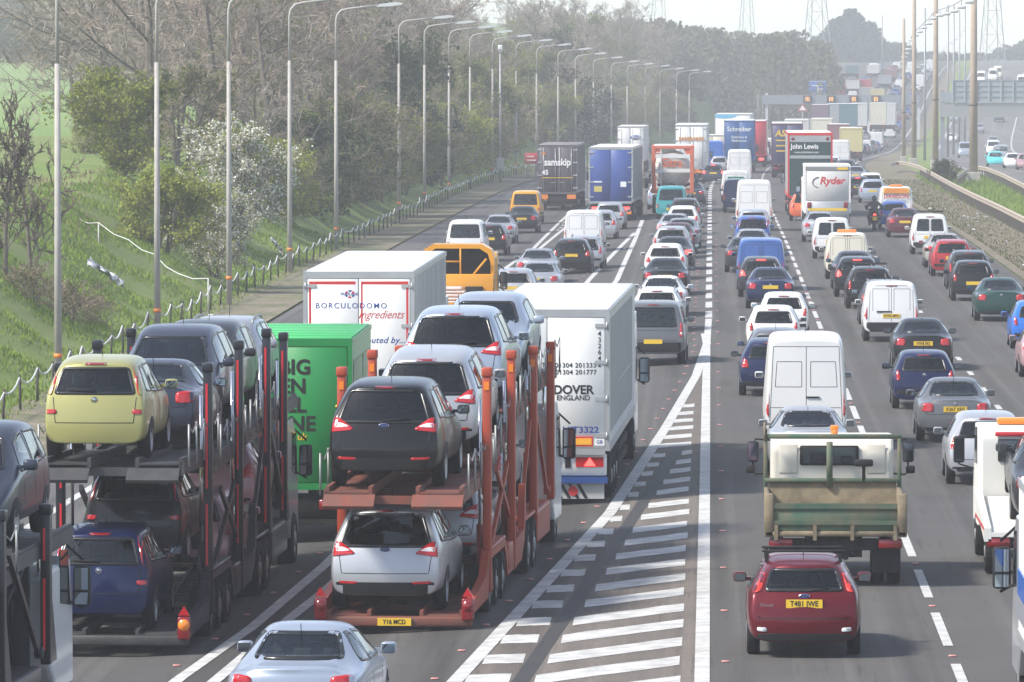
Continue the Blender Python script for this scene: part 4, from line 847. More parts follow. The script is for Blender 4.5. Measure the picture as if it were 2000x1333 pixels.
for d in rows:
    th = 1.5; ur = -.44 + rnd.uniform(-.02, .02)
    uj = lerp_u(jt, d - .8) if d < 152 else None; ul = lerp_u(gl, d - 2.0) + .17; uj2 = lerp_u(jt, d - 1.9)
    def bar(u0, d0, u1, d1):
        if u1 - u0 < .12: return
        i = len(v); k = 5
        for j in range(k+1):
            t = j/k; a = u0+(u1-u0)*t; b = d0+(d1-d0)*t + rnd.uniform(-.05, .05); v.append(W3(a, b - th/2, .010)); v.append(W3(a, b + th/2 + rnd.uniform(-.05, .05), .010))
        for j in range(k): f.append((i+2*j, i+2*j+2, i+2*j+3, i+2*j+1))
    if uj is not None and uj > ul + .15:
        bar(uj + .16, d - .85*(ur-uj), ur, d); bar(ul, d - .6 - .32*(ur-uj), uj2 - .17, d - .5 - .45*(ur-uj))
    else: bar(ul, d - .5*(ur-ul), ur, d)
me = bpy.data.meshes.new('gore_chevrons'); me.from_pydata(v, [], f); tag(link('gore_chevrons', me, M_LINE), kind='structure')
# ghost islands of the slip roads
g2 = [upx(*p) for p in ((345, 1333), (490, 1230), (636, 1105))]; g2 = [(g2[0][0]-.038*20, g2[0][1]-20)] + g2 + [(-6.0, 170)] + [upx(*p) for p in ((1150, 548), (1240, 455))] + [(-3.72, 345)]
ribbon('ghost_island_line', g2, .22)
g3 = [upx(*p) for p in ((555, 1220), (637, 1155))]; g3 = [(g3[0][0]-.04*20, g3[0][1]-20)] + g3 + [(-5.2, 165)] + [upx(*p) for p in ((1205, 548), (1240, 470), (1255, 430))]
ribbon('ghost_island_line', g3, .22, dz=.014)
g4 = [upx(*p) for p in ((980, 530), (1043, 485), (1097, 431), (1146, 389))]; g4 = [(g4[0][0]-.1, 240)] + g4; ribbon('ghost_island_line', g4, .2)
g5 = [upx(*p) for p in ((1056, 485), (1095, 453), (1130, 425), (1160, 396))]; g5 = [(g5[0][0]-.35, 270)] + g5; ribbon('ghost_island_line', g5, .2, dz=.014)
ribbon('edge_line', [(-14.3, 60), (-13.6, 139), (-12.2, 260), (-12.0, 560)], .2)
v = []; f = []
for k in range(9):
    d = upx(1160, 490)[1] + k*4.0; a = lerp_u(g2, d)+.25; b = lerp_u(g3, d)-.25
    if b - a > .1: i = len(v); v += [W3(a, d, .01), W3(b, d, .01), W3(b, d+1.7, .01), W3(a, d+1.7, .01)]; f.append((i, i+1, i+2, i+3))
for k in range(10):
    d = upx(1100, 455)[1] + k*6.0; a = lerp_u(g4, d)+.3; b = lerp_u(g5, d)-.2
    if b - a > .1: i = len(v); v += [W3(a, d, .01), W3(b, d, .01), W3(b, d+2.4, .01), W3(a, d+2.4, .01)]; f.append((i, i+1, i+2, i+3))
me = bpy.data.meshes.new('ghost_island_bars'); me.from_pydata(v, [], f); tag(link('ghost_island_bars', me, M_LINE), kind='structure')
for k, uu in enumerate((0.0, 10.9)): ribbon('opposite_edge_line', [(uu + mo(d), d) for d in range(440, 1400, 20)], .22)
for uu in (3.65, 7.3): dashes('opposite_lane_marking', uu, 445, 1400, 9, 2.4, .13, ufun=lambda u, d: u + mo(d))
# reflecting road studs and small repairs
st = MB()
for u_, d0, n_ in ((3.60, 58.5+4.5, 40), (.22, 62, 30)):
    for k in range(n_): p = W3(u_, d0 + 9*k, 0); st.bevbox(p[0]-.06, p[0]+.06, p[1]-.06, p[1]+.06, p[2], p[2]+.022, .01, seg=1)
for k in range(46):
    d = 84 + 4.5*k
    for g, o_ in ((gl, -.35), (g2, -.35)):
        p = W3(lerp_u(g, d)+o_, d, 0); st.bevbox(p[0]-.06, p[0]+.06, p[1]-.06, p[1]+.06, p[2], p[2]+.025, .01, seg=1)
tag(st.build('road_studs', mat('road_stud', (.5, .22, .2), .4)), kind='structure')
# ------------------------------------------------------------------ trees and bushes
def foliage_mat(name, cols, sc=.9, tr=.35):
    m = bpy.data.materials.new(name); m.use_nodes = True; t = m.node_tree; t.nodes.clear(); o = t.nodes.new('ShaderNodeOutputMaterial')
    tc = t.nodes.new('ShaderNodeTexCoord'); n = t.nodes.new('ShaderNodeTexNoise'); n.inputs['Scale'].default_value = sc; n.inputs['Detail'].default_value = 5
    r = t.nodes.new('ShaderNodeValToRGB'); r.color_ramp.elements[0].position = .35; r.color_ramp.elements[1].position = .68
    r.color_ramp.elements[0].color = (*cols[0], 1); r.color_ramp.elements[1].color = (*cols[1], 1)
    oi = t.nodes.new('ShaderNodeObjectInfo'); hs = t.nodes.new('ShaderNodeHueSaturation'); mr = t.nodes.new('ShaderNodeMapRange'); mr.inputs[3].default_value = .7; mr.inputs[4].default_value = 1.25
    t.links.new(oi.outputs['Random'], mr.inputs[0]); t.links.new(mr.outputs[0], hs.inputs['Value'])
    d = t.nodes.new('ShaderNodeBsdfDiffuse'); tl = t.nodes.new('ShaderNodeBsdfTranslucent'); mx = t.nodes.new('ShaderNodeMixShader'); mx.inputs[0].default_value = tr
    t.links.new(tc.outputs['Object'], n.inputs['Vector']); t.links.new(n.outputs['Fac'], r.inputs[0]); t.links.new(r.outputs[0], hs.inputs['Color'])
    t.links.new(hs.outputs[0], d.inputs[0]); t.links.new(hs.outputs[0], tl.inputs[0]); t.links.new(d.outputs[0], mx.inputs[1]); t.links.new(tl.outputs[0], mx.inputs[2]); t.links.new(mx.outputs[0], o.inputs[0]); return m
M_BARK = mat('bark', (.16, .135, .11), .95, noise=(6, .7, (.05, .042, .035)))
M_TWIG = foliage_mat('twigs', [(.20, .165, .135), (.36, .31, .26)], .6, 0)
M_TWIGR = foliage_mat('reddish_twigs', [(.22, .165, .135), (.37, .29, .245)], .6, 0)
M_OLIVE = foliage_mat('olive_leaves', [(.12, .14, .042), (.27, .29, .10)])
M_FRESH = foliage_mat('fresh_leaves', [(.15, .19, .026), (.37, .40, .085)])
M_DEEP = foliage_mat('dark_leaves', [(.035, .055, .022), (.085, .11, .04)])
M_BLOOM = foliage_mat('white_blossom', [(.52, .53, .45), (.80, .80, .74)], 2.0)
M_YELL = foliage_mat('yellow_green_leaves', [(.14, .17, .04), (.26, .27, .08)])
def rv(r, s): return Vector((r.uniform(-s, s), r.uniform(-s, s), r.uniform(-s, s)))
def branch(mb, p, d, ln, r, rg, n=3, wob=.18, seg=3, sides=3):
    pts = [p.copy()]; q = p.copy(); dd = d.normalized()
    for i in range(seg):
        dd = (dd + rv(rg, wob)).normalized(); q = q + dd * ln / seg; pts.append(q.copy())
    mb.tube(pts, r, sides, cap=False, r1=r*.45); return pts, dd
def tree_meshes(seed, h, spread, trunk=.3, limbs=6, subs=6, twigs=8, lets=5, leaf=0, leafs=.2, upward=.5, low=.12, lean=0, flower=0, shape=1.0, tw=.010):
    """meshes of trunk with limbs, of the twigs, of the leaves and of the blossom"""
    rg = random.Random(seed); tr, twg, lf, fl = MB(), MB(), MB(), MB(); ends = []
    n0 = max(1, int(low < .1 and 3 or 1)); 
    for s_ in range(n0):
        base = Vector((rg.uniform(-.25, .25)*(n0 > 1), rg.uniform(-.25, .25)*(n0 > 1), -.3)); di = Vector((rg.uniform(-.12, .12)*(1+n0*.5)+lean, rg.uniform(-.12, .12)*(1+n0*.5), 1))
        tp, td = branch(tr, base, di, h*.86+.3, trunk*(.7 if n0 > 1 else 1), rg, wob=.07, seg=7, sides=7)
        for k in range(limbs):
            t = low + (1-low) * (k + rg.random()) / limbs; i = min(6, int(t*7)); p = tp[i].lerp(tp[i+1], t*7 - i)
            a = rg.uniform(0, 6.283); out = Vector((math.cos(a), math.sin(a), upward + .5*t)).normalized()
            prof = math.sin(math.pi * min(1, (.18 + .82*t)) ** shape) * .8 + .3
            ln = spread * prof * rg.uniform(.75, 1.15)
            lp, ld = branch(tr, p, out, ln, trunk*.35*(1-.5*t), rg, wob=.2, seg=4, sides=4)
            for j in range(subs):
                tt = .2 + .8*(j + rg.random())/subs; ii = min(3, int(tt*4)); pp = lp[ii].lerp(lp[ii+1], tt*4-ii)
                sd_ = (ld*.6 + rv(rg, .9) + Vector((0, 0, .35*upward))).normalized(); sl = ln*.42*rg.uniform(.6, 1.2)
                sp, se = branch(tr if trunk > .15 else twg, pp, sd_, sl, max(.012, trunk*.10), rg, wob=.25, seg=3)
                for m in range(twigs):
                    t3 = .15 + .85*(m + rg.random())/twigs; i3 = min(2, int(t3*3)); p3 = sp[i3].lerp(sp[i3+1], t3*3-i3)
                    wd_ = (se*.7 + rv(rg, .9) + Vector((0, 0, .3*upward))).normalized(); wl = sl*.5*rg.uniform(.5, 1.2)
                    wp, we = branch(twg, p3, wd_, wl, tw*1.5, rg, wob=.3, seg=2)
                    for x in range(lets):
                        t4 = .2 + .8*rg.random(); p4 = wp[0].lerp(wp[-1], t4); d4 = (we*.6 + rv(rg, .9)).normalized()
                        e = p4 + d4*wl*.55*rg.uniform(.5, 1.2); nn = d4.orthogonal().normalized()*tw
                        n2 = d4.cross(nn)
                        twg.add([p4-nn, p4+nn*.5+n2, p4+nn*.5-n2, e], [(0, 1, 3), (1, 2, 3), (2, 0, 3)])
                        ends.append((p4.lerp(e, .6), d4))
    def quadcloud(mb, cnt, sz, jit):
        for _ in range(cnt):
            p, d4 = rg.choice(ends); c = p + rv(rg, jit); nn = (rv(rg, 1) + Vector((0, 0, .6))).normalized(); a = nn.orthogonal().normalized(); b = nn.cross(a); th = rg.uniform(0, 6.283); a, b = a*math.cos(th)+b*math.sin(th), b*math.cos(th)-a*math.sin(th)
            s = sz*rg.uniform(.6, 1.3); mb.add([c - a*s*.5, c + b*s*.34, c + a*s*.5, c - b*s*.34], [(0, 1, 2, 3)])
    if leaf: quadcloud(lf, leaf, leafs, leafs*1.5)
    if flower: quadcloud(fl, flower, leafs*.8, leafs*.9)
    def mk(m, nm):
        me = bpy.data.meshes.new(nm); me.from_pydata(m.v, [], m.f); me.update(); return me
    return dict(trunk=mk(tr, 'trunk'), twigs=mk(twg, 'twigs'), leaves=mk(lf, 'leaves') if leaf else None, blossom=mk(fl, 'blossom') if flower else None)
TREES = {
    'bare1': tree_meshes(11, 10, 4.2, .16, 13, 7, 8, 6, tw=.013), 'bare2': tree_meshes(12, 11, 3.6, .16, 14, 7, 8, 6, upward=.9, tw=.013), 'bare3': tree_meshes(13, 9, 4.6, .17, 12, 7, 8, 6, upward=.45, tw=.013),
    'thin': tree_meshes(14, 4.5, 1.6, .075, 13, 6, 5, 4, upward=.9, tw=.014),
    'bushf': tree_meshes(15, 4.6, 2.6, .12, 10, 5, 7, 4, 15000, .17, .35, .06), 'busho': tree_meshes(16, 5.2, 2.7, .13, 10, 5, 7, 5, 5200, .15, .4, .06),
    'bushd': tree_meshes(17, 5.0, 2.9, .13, 10, 6, 6, 4, 15000, .2, .35, .06), 'haze': tree_meshes(18, 7.5, 3.2, .2, 11, 6, 7, 5, 4600, .15, .6, .1),
    'bloom': tree_meshes(19, 4.6, 2.4, .12, 9, 6, 7, 4, 3500, .13, .45, .06, flower=8000), 'scrub': tree_meshes(20, 1.5, 1.4, .05, 8, 5, 6, 4, 1500, .09, .25, .05, tw=.008),
    'far': tree_meshes(21, 9, 4.2, .3, 9, 5, 5, 4, 5000, .34, .5, .1, tw=.02)}
KIND = {'bare1': M_TWIG, 'bare2': M_TWIGR, 'bare3': M_TWIG, 'thin': foliage_mat('dark_twigs', [(.11, .09, .075), (.19, .155, .13)], .6, 0), 'bushf': M_TWIG, 'busho': M_TWIGR, 'bushd': M_TWIG, 'haze': M_TWIGR, 'bloom': M_TWIG, 'scrub': M_TWIGR, 'far': M_TWIG}
LEAF = {'bushf': M_FRESH, 'busho': M_OLIVE, 'bushd': M_DEEP, 'haze': M_OLIVE, 'bloom': M_FRESH, 'scrub': M_OLIVE, 'far': M_DEEP}
def tree(kind, X, d, z, s, label, cat='tree', group='trees of the roadside wood', name=None, rz=None, leafm=None, sz=None):
    T = TREES[kind]; rg = random.Random(X*13.7 + d)
    r = empty(name or {'bare': 'bare_tree', 'thin': 'bare_tree', 'bush': 'bush', 'haze': 'tree', 'bloo': 'blossom_bush', 'scru': 'bush', 'far': 'tree'}[kind[:4]], (X, d, z), rg.uniform(0, 6.28) if rz is None else rz)
    r.scale = (s, s, s if sz is None else sz); tag(r, label, cat, group)
    def ov(nm, me, m):
        o = link(nm, me, None, r)
        if not me.materials: me.materials.append(None)
        o.material_slots[0].link = 'OBJECT'; o.material_slots[0].material = m
    ov('trunk', T['trunk'], M_BARK)
    if T['leaves'] is None: ov('crown', T['twigs'], KIND[kind])
    else: ov('twigs', T['twigs'], KIND[kind]); ov('crown', T['leaves'], leafm or LEAF[kind])
    if T['blossom']: ov('blossom', T['blossom'], M_BLOOM)
    return r
def tpx(kind, px, d, s, label, **k):
    X = gx(px, d); return tree(kind, X, d, surf(X - cx(d), d) - .1, s, label, **k)
tpx('thin', 62, 216, 1.1, 'slim leafless young tree standing alone on the grass bank beside the leftmost lamp post', sz=1.6)
tpx('thin', 8, 214, 1.1, 'thin leafless sapling at the left edge of the grass bank', group='trees of the roadside wood')
tpx('scrub', 60, 212, .8, 'low brown tangle of brambles under the slim bare young tree', cat='bush', group='bushes along the bank')
tpx('scrub', 130, 215, .85, 'low brown bramble patch on the grass bank right of the leftmost lamp post', cat='bush', group='bushes along the bank')
tpx('scrub', 170, 218, .6, 'small dark bramble clump just above the white plastic sheet on the bank', cat='bush', group='bushes along the bank')
tpx('bushf', 226, 292, .98, 'tall yellow green bush at the top of the bank left of the second lamp post', cat='bush', group='bushes along the bank')
tpx('bushf', 190, 345, .7, 'olive green bush behind the tall yellow green bush beside the field', cat='bush', group='bushes along the bank', leafm=M_OLIVE)
tpx('bushf', 316, 262, .72, 'rounded fresh green bush on the bank right behind the second lamp post', cat='bush', group='bushes along the bank')
tpx('bloom', 415, 268, .86, 'hawthorn bush covered in white blossom low on the bank behind the third lamp post', cat='bush', group='bushes along the bank')
tpx('bloom', 455, 300, 1.15, 'taller loosely branched bush with white blossom behind the low blossoming hawthorn', cat='bush', group='bushes along the bank')
tpx('busho', 350, 318, 1.0, 'brown olive bush between the yellow green bush and the blossoming one', cat='bush', group='bushes along the bank')
tpx('bare1', 215, 372, 1.25, 'big leafless tree with dark limbs at the left end of the roadside wood'); tpx('bare3', 150, 430, 1.1, 'leafless tree at the wood edge next to the green field')
tpx('bare2', 440, 352, 1.35, 'tall leafless tree rising behind the third lamp post above the white blossom'); tpx('bare1', 540, 372, 1.4, 'tall brown leafless tree behind the fourth lamp post')
tpx('bare3', 330, 395, 1.4, 'wide leafless tree behind the second lamp post above the green bushes'); tpx('bare2', 640, 395, 1.35, 'tall leafless tree behind the fifth lamp post')
tpx('bloom', 1122, 755, 1.55, 'white blossoming tree in the distant wood above the dark container lorry', leafm=M_OLIVE); tpx('bloom', 1085, 690, 1.1, 'smaller pale blossoming tree left of the white one in the distant wood', leafm=M_OLIVE)
tpx('bushd', 745, 452, 1.7, 'dense dark evergreen bush behind the sixth lamp post', cat='bush', group='bushes along the bank')
tpx('bushf', 850, 560, 1.5, 'bright yellow green bushy tree above the olive thicket near the ninth lamp post', leafm=M_YELL)
for px_, d_, s_, lm in ((700, 400, 1.2, M_FRESH), (735, 425, 1.0, M_YELL), (770, 470, 1.3, M_OLIVE), (800, 440, 1.05, M_FRESH), (860, 520, 1.5, M_YELL), (890, 500, 1.2, M_FRESH), (925, 560, 1.5, M_OLIVE), (955, 575, 1.3, M_YELL), (610, 360, 1.0, M_FRESH), (660, 380, 1.0, M_YELL), (560, 330, .8, M_FRESH), (985, 640, 1.6, M_FRESH), (1030, 700, 1.7, M_OLIVE)): tpx('bushf', px_ - 18, d_, s_, 'light yellow green spring bush in the thicket behind the row of lamp posts', cat='bush', group='light spring bushes of the thicket', leafm=lm)
rg = random.Random(5)
BL = {'bushf': ['yellow green bush in the thicket beside the fence', 'bushes of the thicket, yellow green'], 'busho': ['olive brown bush in the thicket beside the fence', 'bushes of the thicket, olive brown'], 'bushd': ['dark green bush in the thicket beside the fence', 'bushes of the thicket, dark green']}
d = 305
while d < 1000:
    k = rg.choice(['bushf', 'busho', 'busho', 'bushd', 'busho']); u = -20.6 - rg.uniform(0, 2.2); s = rg.uniform(.7, 1.15) * (1 + .25 * (d > 500)); X = u + cx(d)
    if d > 330 or u < -21.5: tree(k, X, d, surf(u, d)-.1, s, BL[k][0], 'bush', BL[k][1])
    d += rg.uniform(6, 11) * (1 + .4*(d > 600))
TL = {'bare1': ['brown leafless tree in the thick of the roadside wood', 'bare trees of the roadside wood'], 'bare2': ['upright leafless tree in the thick of the roadside wood', 'upright bare trees of the roadside wood'], 'bare3': ['spreading leafless tree in the thick of the roadside wood', 'spreading bare trees of the roadside wood'],
      'haze': ['tree with thin olive spring foliage in the roadside wood', 'olive trees of the roadside wood'], 'busho': ['olive thicket tree in the roadside wood', 'olive thicket trees'], 'bushd': ['dark evergreen in the roadside wood', 'dark evergreens of the roadside wood']}
d = 340
while d < 1080:
    for u0 in (-24.5, -29, -35, -42, -50):
        if u0 < -40 and rg.random() < .4: continue
        dd0 = d; k = rg.choice(['bare1', 'bare2', 'bare3', 'haze', 'haze', 'bare1', 'haze', 'bare3'] + ['bushd'] * (dd0 > 450) if u0 > -33 else ['bare1', 'bare2', 'bare3', 'haze', 'bare1']); u = u0 + rg.uniform(-2.4, 2.4); dd = d + rg.uniform(-7, 7); X = u + cx(dd)
        px = VX + X*F/dd
        if px < 120 or (px < 260 and dd < 380): continue
        s = rg.uniform(.9, 1.3) * (1.12 if u0 < -27 else .85) * (1.15 if dd < 640 else 1); s *= {'haze': 1.15, 'bushd': 1.5}.get(k, 1)
        if dd > 620: s *= .95
        tree(k, X, dd, surf(u, dd)-.1, s, TL[k][0], 'tree', TL[k][1])
    d += 21 if d < 600 else 30
# far woods that read as one mass
def wood(name, spots, label, m, n=420, leaf=.7):
    rg = random.Random(len(spots)); mb = MB()
    for X, d, z, h, r in spots:
        for _ in range(n):
            t = rg.random(); a = rg.uniform(0, 6.283); rr = r*math.sqrt(rg.random())*(.35 + .75*math.sin(math.pi*min(1, .15+.85*t))); c = Vector((X + rr*math.cos(a), d + rr*math.sin(a), z + h*t))
            nn = rv(rg, 1).normalized(); e = nn.orthogonal().normalized(); b = nn.cross(e); s = leaf*rg.uniform(.5, 1.3); mb.add([c-e*s*.5, c+b*s*.4, c+e*s*.5, c-b*s*.4], [(0, 1, 2, 3)])
        mb.tube([(X, d, z-1), (X, d, z+h*.7)], .3, 5)
    me = bpy.data.meshes.new(name); me.from_pydata(mb.v, [], mb.f); return tag(link(name, me, m), label, 'wood', None, 'stuff')
sp = []
for k in range(150):
    d = rg.uniform(1110, 1420); px = rg.uniform(1150, 1622 - (d-1110)*.02); X = gx(px, d); top = 50 + 22*math.sin(px*.013+1) * .6 + rg.uniform(0, 26) + (px > 1560)*25; zt = CH - (top - VY)*d/F; z0 = -3.5 + (d-1100)*.02; sp.append((X, d, z0, max(4, zt - z0), rg.uniform(3.2, 5.2)))
wood('distant_wood', sp, 'hazy wooded ridge beyond the gantry', foliage_mat('ridge_foliage', [(.08, .085, .045), (.17, .16, .09)], .15), 380, .9)
sp = []
for k in range(130):
    d = rg.uniform(1750, 2230); px = rg.uniform(1480, 2040); X = gx(px, d); top = 92 + 12*math.sin(px*.021) + rg.uniform(0, 16); zt = CH - (top - VY)*d/F; sp.append((X, d, 3, max(4, zt - 3), rg.uniform(5, 8)))
for k in range(16):
    d = 1760; px = 1662 + rg.gauss(0, 28); X = gx(px, d); top = 16 + abs(px-1662)*.75 + rg.uniform(0, 14); zt = CH - (top - VY)*d/F; sp.append((X, d, 7, max(4, zt - 7), 4.2))
wood('distant_wood', sp, 'faint line of trees along the skyline at the far right', foliage_mat('skyline_foliage', [(.035, .045, .025), (.08, .085, .045)], .1), 300, 1.5)
sp = []
for k in range(120):
    d = rg.uniform(860, 1250); px = rg.uniform(-60, 420); X = gx(px, d); u = X - cx(d); z0 = surf(u, d); top = 8 + rg.uniform(0, 60) - (px > 150)*10; zt = CH - (top - VY)*d/F; sp.append((X, d, z0-1, max(5, zt - z0), rg.uniform(4, 6.5)))
wood('distant_wood', sp, 'hazy blue wood behind the green field at the upper left', foliage_mat('hill_foliage', [(.05, .052, .03), (.10, .095, .055)], .15), 380, 1.0)
sp = []
for k in range(70):
    d = rg.uniform(1050, 1500); X = rg.uniform(62, 140) + (d-1050)*.05; sp.append((X, d, surf(X-cx(d), d)-1, rg.uniform(7, 11), rg.uniform(4, 6)))
wood('distant_wood', sp, 'hazy trees beyond the far carriageway at the right edge', foliage_mat('right_foliage', [(.035, .045, .025), (.08, .085, .045)], .1), 300, 1.1)
tpx('bushd', 1845, 505, .36, 'small dark green bush on the central reservation between the two barriers', cat='bush', group='bushes on the central reservation')
sp = []
for k in range(90):
    X = rg.uniform(-170, 170); sp.append((X, rg.uniform(-205, -95), -1, rg.uniform(14, 24), rg.uniform(5, 8)))
wood('distant_wood', sp, 'unseen wood added behind the viewpoint to darken reflections', foliage_mat('added_wood_foliage', [(.05, .055, .03), (.11, .10, .06)], .15), 260, 1.6)  # unseen wood, added to keep the bright horizon out of reflections
# grass blades on the bank and the central reservation
def blades(name, n, fn, label, m, h=(.07, .19)):
    rg = random.Random(n); v = []; f = []
    for _ in range(n):
        u, d = fn(rg); p = Vector(W3(u, d, 0)); a = rg.uniform(0, 3.14); hh = rg.uniform(*h); e = Vector((math.cos(a), math.sin(a), 0))*.035; l = rv(rg, hh*.5); l.z = hh; i = len(v); v += [p-e, p+e, p+l]; f.append((i, i+1, i+2))
    me = bpy.data.meshes.new(name); me.from_pydata(v, [], f); return tag(link(name, me, m), label, 'grass', None, 'stuff')
M_BLADE = foliage_mat('grass_blades', [(.135, .205, .034), (.22, .30, .068)], .35, .2)
blades('grass', 60000, lambda r: (-17.9 - 8.5*r.random()**.8, 165 + 170*r.random()), 'rough green grass covering the roadside bank', M_BLADE)
blades('grass', 9000, lambda r: (15.9 + 5.5*r.random(), 300 + 240*r.random()), 'green grass on the central reservation', M_BLADE, (.1, .4))
blades('verge_tufts', 7000, lambda r: (12.9 + 3.2*r.random()**1.5, 250 + 270*r.random()), 'sparse tufts of grass and weeds on the dirt of the central verge', foliage_mat('verge_tuft_blades', [(.08, .10, .03), (.20, .18, .09)], .4), (.04, .16))
blades('dry_grass', 1500, lambda r: (-23 - 5*r.random(), 235 + 60*r.random()), 'dry straw coloured grass along the top of the bank', foliage_mat('dry_blades', [(.22, .17, .10), (.34, .27, .17)], .5), (.12, .28))
# ------------------------------------------------------------------ street furniture
M_CONC = mat('concrete_post', (.40, .38, .35), .85, noise=(1.5, .6, (.24, .22, .2)))
M_LAMP = mat('lamp_head', (.55, .56, .56), .5)
M_TAN = mat('weathered_column', (.36, .29, .22), .8, noise=(.8, .6, (.22, .17, .13)))
def lampmesh():
    p = MB(); p.tube([(0, 0, -.4), (0, 0, 9.2)], .115, 10, r1=.075); 
    a = MB(); a.tube([(0, 0, 9.2), (0, 0, 11.1), (.06, 0, 11.4), (.25, 0, 11.62), (.6, 0, 11.7), (2.0, 0, 11.86)], .055, 8)
    h = MB(); h.prism([(1.95, 11.80), (2.1, 11.93), (2.9, 12.03), (3.25, 11.98), (3.2, 11.9), (2.6, 11.82)], 'y', -.14, .14)
    g = MB(); g.prism([(2.2, 11.80), (3.1, 11.875), (3.1, 11.89), (2.2, 11.82)], 'y', -.11, .11)
    b = MB(); b.tube([(0, 0, 1.0), (0, 0, 1.12)], .122, 10)
    return [('pole', p.mesh(), M_CONC), ('arm', a.mesh(), M_CONC), ('lamp_head', h.mesh(), M_LAMP), ('lens', g.mesh(), M_CLEAR), ('number_band', b.mesh(), M_ORNG)]
LM = lampmesh(); ORD = ['nearest', 'second', 'third', 'fourth', 'fifth', 'sixth', 'seventh', 'eighth', 'ninth', 'tenth', 'eleventh', 'twelfth', 'thirteenth', 'fourteenth', 'fifteenth', 'sixteenth', 'seventeenth', 'eighteenth', 'nineteenth', 'twentieth', 'twenty-first']
posts = [(110, 185), (305, 218), (446, 250), (565, 287), (656, 322), (779, 388), (829, 423), (877, 460), (918, 502), (962, 545), (1008, 587), (1048, 620), (1090, 652), (1124, 690), (1159, 730), (1194, 775), (1225, 815), (1260, 860), (1289, 890), (1321, 940), (1346, 975)]
for i, (px, d) in enumerate(posts):
    X = gx(px, d); r = empty('lamp_post', (X, d, surf(X - cx(d), d)), yaw_at(d)); tag(r, f'tall grey lamp post on the left verge, {ORD[i]} of its row from the left', 'lamp post', 'lamp posts along the left verge')
    head = None
    for n_, me, m in LM:
        o = link(n_, me, None, r if n_ != 'lens' else head)
        if not me.materials: me.materials.append(m)
        if n_ == 'lamp_head': head = o
r = empty('camera_mast', (gx(977, 540), 540, surf(-17.5, 540))); tag(r, 'slim mast with a white traffic camera between the lamp posts', 'camera mast')
MB().tube([(0, 0, -.3), (0, 0, 10.6)], .1, 8, r1=.07).build('pole', M_STEEL, r)
b = MB(); b.bevbox(-.18, .18, -.3, .25, 10.75, 11.15, .05); b.tube([(0, 0, 10.55), (0, 0, 10.8)], .12, 8); b.build('camera_housing', mat('white_enamel', (.72, .72, .72), .35), r)
b = MB(); b.bevbox(-.3, .3, -.2, .2, 1.1, 2.0, .03); b.build('cabinet', M_STEEL, r)
# verge fence with its sagging white tape
M_POST = mat('weathered_fence_post', (.055, .05, .042), .9); M_TAPE = mat('white_tape', (.60, .60, .58), .6)
fr = empty('verge_fence', (0, 170, 0)); tag(fr, 'low post fence with sagging white tape along the foot of the grass bank', 'fence')
pts = []; d = 166.0; rgf = random.Random(2); far = MB(); k = 0
while d < 640:
    u = -18.15 + .25*math.sin(d*.02); p = Vector(W3(u, d, 0)) - Vector((0, 170, 0)); hgt = .95 + rgf.uniform(-.12, .12)
    m = far if k >= 99 else MB(); lean = rgf.uniform(-.06, .06)
    m.tube([p + Vector((0, 0, -.1)), p + Vector((lean, 0, hgt))], .038, 6)
    if k < 99: m.build('fence_post', M_POST, fr)
    pts.append(p + Vector((lean, -.02, hgt - rgf.uniform(.0, .12)))); d += 4.6 if k < 99 else 5; k += 1
o = far.build('fence_post', M_POST, fr); o['kind'] = 'stuff'
tp = MB(); path = []
for a, b in zip(pts, pts[1:]):
    sag = rgf.uniform(.12, .34)
    for t in (0, .2, .4, .6, .8): path.append(a.lerp(b, t) - Vector((0, 0, sag*4*t*(1-t))))
tp.tube(path, .027, 5); tp.build('tape', M_TAPE, fr)
br = empty('bank_tape', (0, 230, 0)); tag(br, 'white tape strung on short stakes across the face of the grass bank', 'tape')
bp = []
for px, py, d in ((100, 408, 262), (150, 428, 256), (190, 436, 250), (250, 470, 243), (300, 498, 236), (345, 535, 230), (405, 545, 226)):
    bp.append(Vector((gx(px, d), d - 230, CH - (py - VY)*d/F)))
m = MB(); m.tube([bp[0]] + [q for a, b in zip(bp, bp[1:]) for q in (a.lerp(b, .5) - Vector((0, 0, .1)), b)], .018, 5); m.build('tape', M_TAPE, br)
for p in (bp[2], bp[6]): MB().tube([p, p - Vector((0, 0, 1.2))], .022, 6).build('stake', M_TAPE, br)
def litter(px, py, d, sx, sz, label, sd_):
    g_ = random.Random(sd_); bm = bmesh.new(); bmesh.ops.create_grid(bm, x_segments=9, y_segments=9, size=.5)
    for v_ in bm.verts: v_.co = Vector((v_.co.x*sx + g_.uniform(-.06, .06), v_.co.y*.3 + g_.uniform(-.12, .12), -v_.co.x*sz + g_.uniform(-.14, .14)))
    m = MB().bm(bm, 0, True); X = gx(px, d); o = m.build('plastic_sheet', mat('dirty_plastic', (.5, .52, .54), .35), None, (X, d, CH - (py-VY)*d/F)); s = o.modifiers.new('s', 'SOLIDIFY'); s.thickness = .01
    tag(o, label, 'litter')
litter(205, 533, 212, 1.1, .75, 'torn white plastic sheet lying on the grass bank', 1); litter(540, 480, 290, .5, .6, 'white plastic bag caught in the bushes near the fourth lamp post', 2)
q = MB(); q.bevbox(-.09, .09, -.05, .05, -.2, .95, .02); mk = q.build('marker_post', mat('marker_white', (.7, .7, .68), .5), None, (gx(410, 218), 218, surf(-16.8, 218))); q = MB(); q.box(-.07, .07, -.056, -.051, .35, .8); q.build('reflector', mat('marker_blue', (.5, .12, .08), .4), mk); tag(mk, 'small white marker post with red plate at the edge of the hard shoulder', 'marker post')
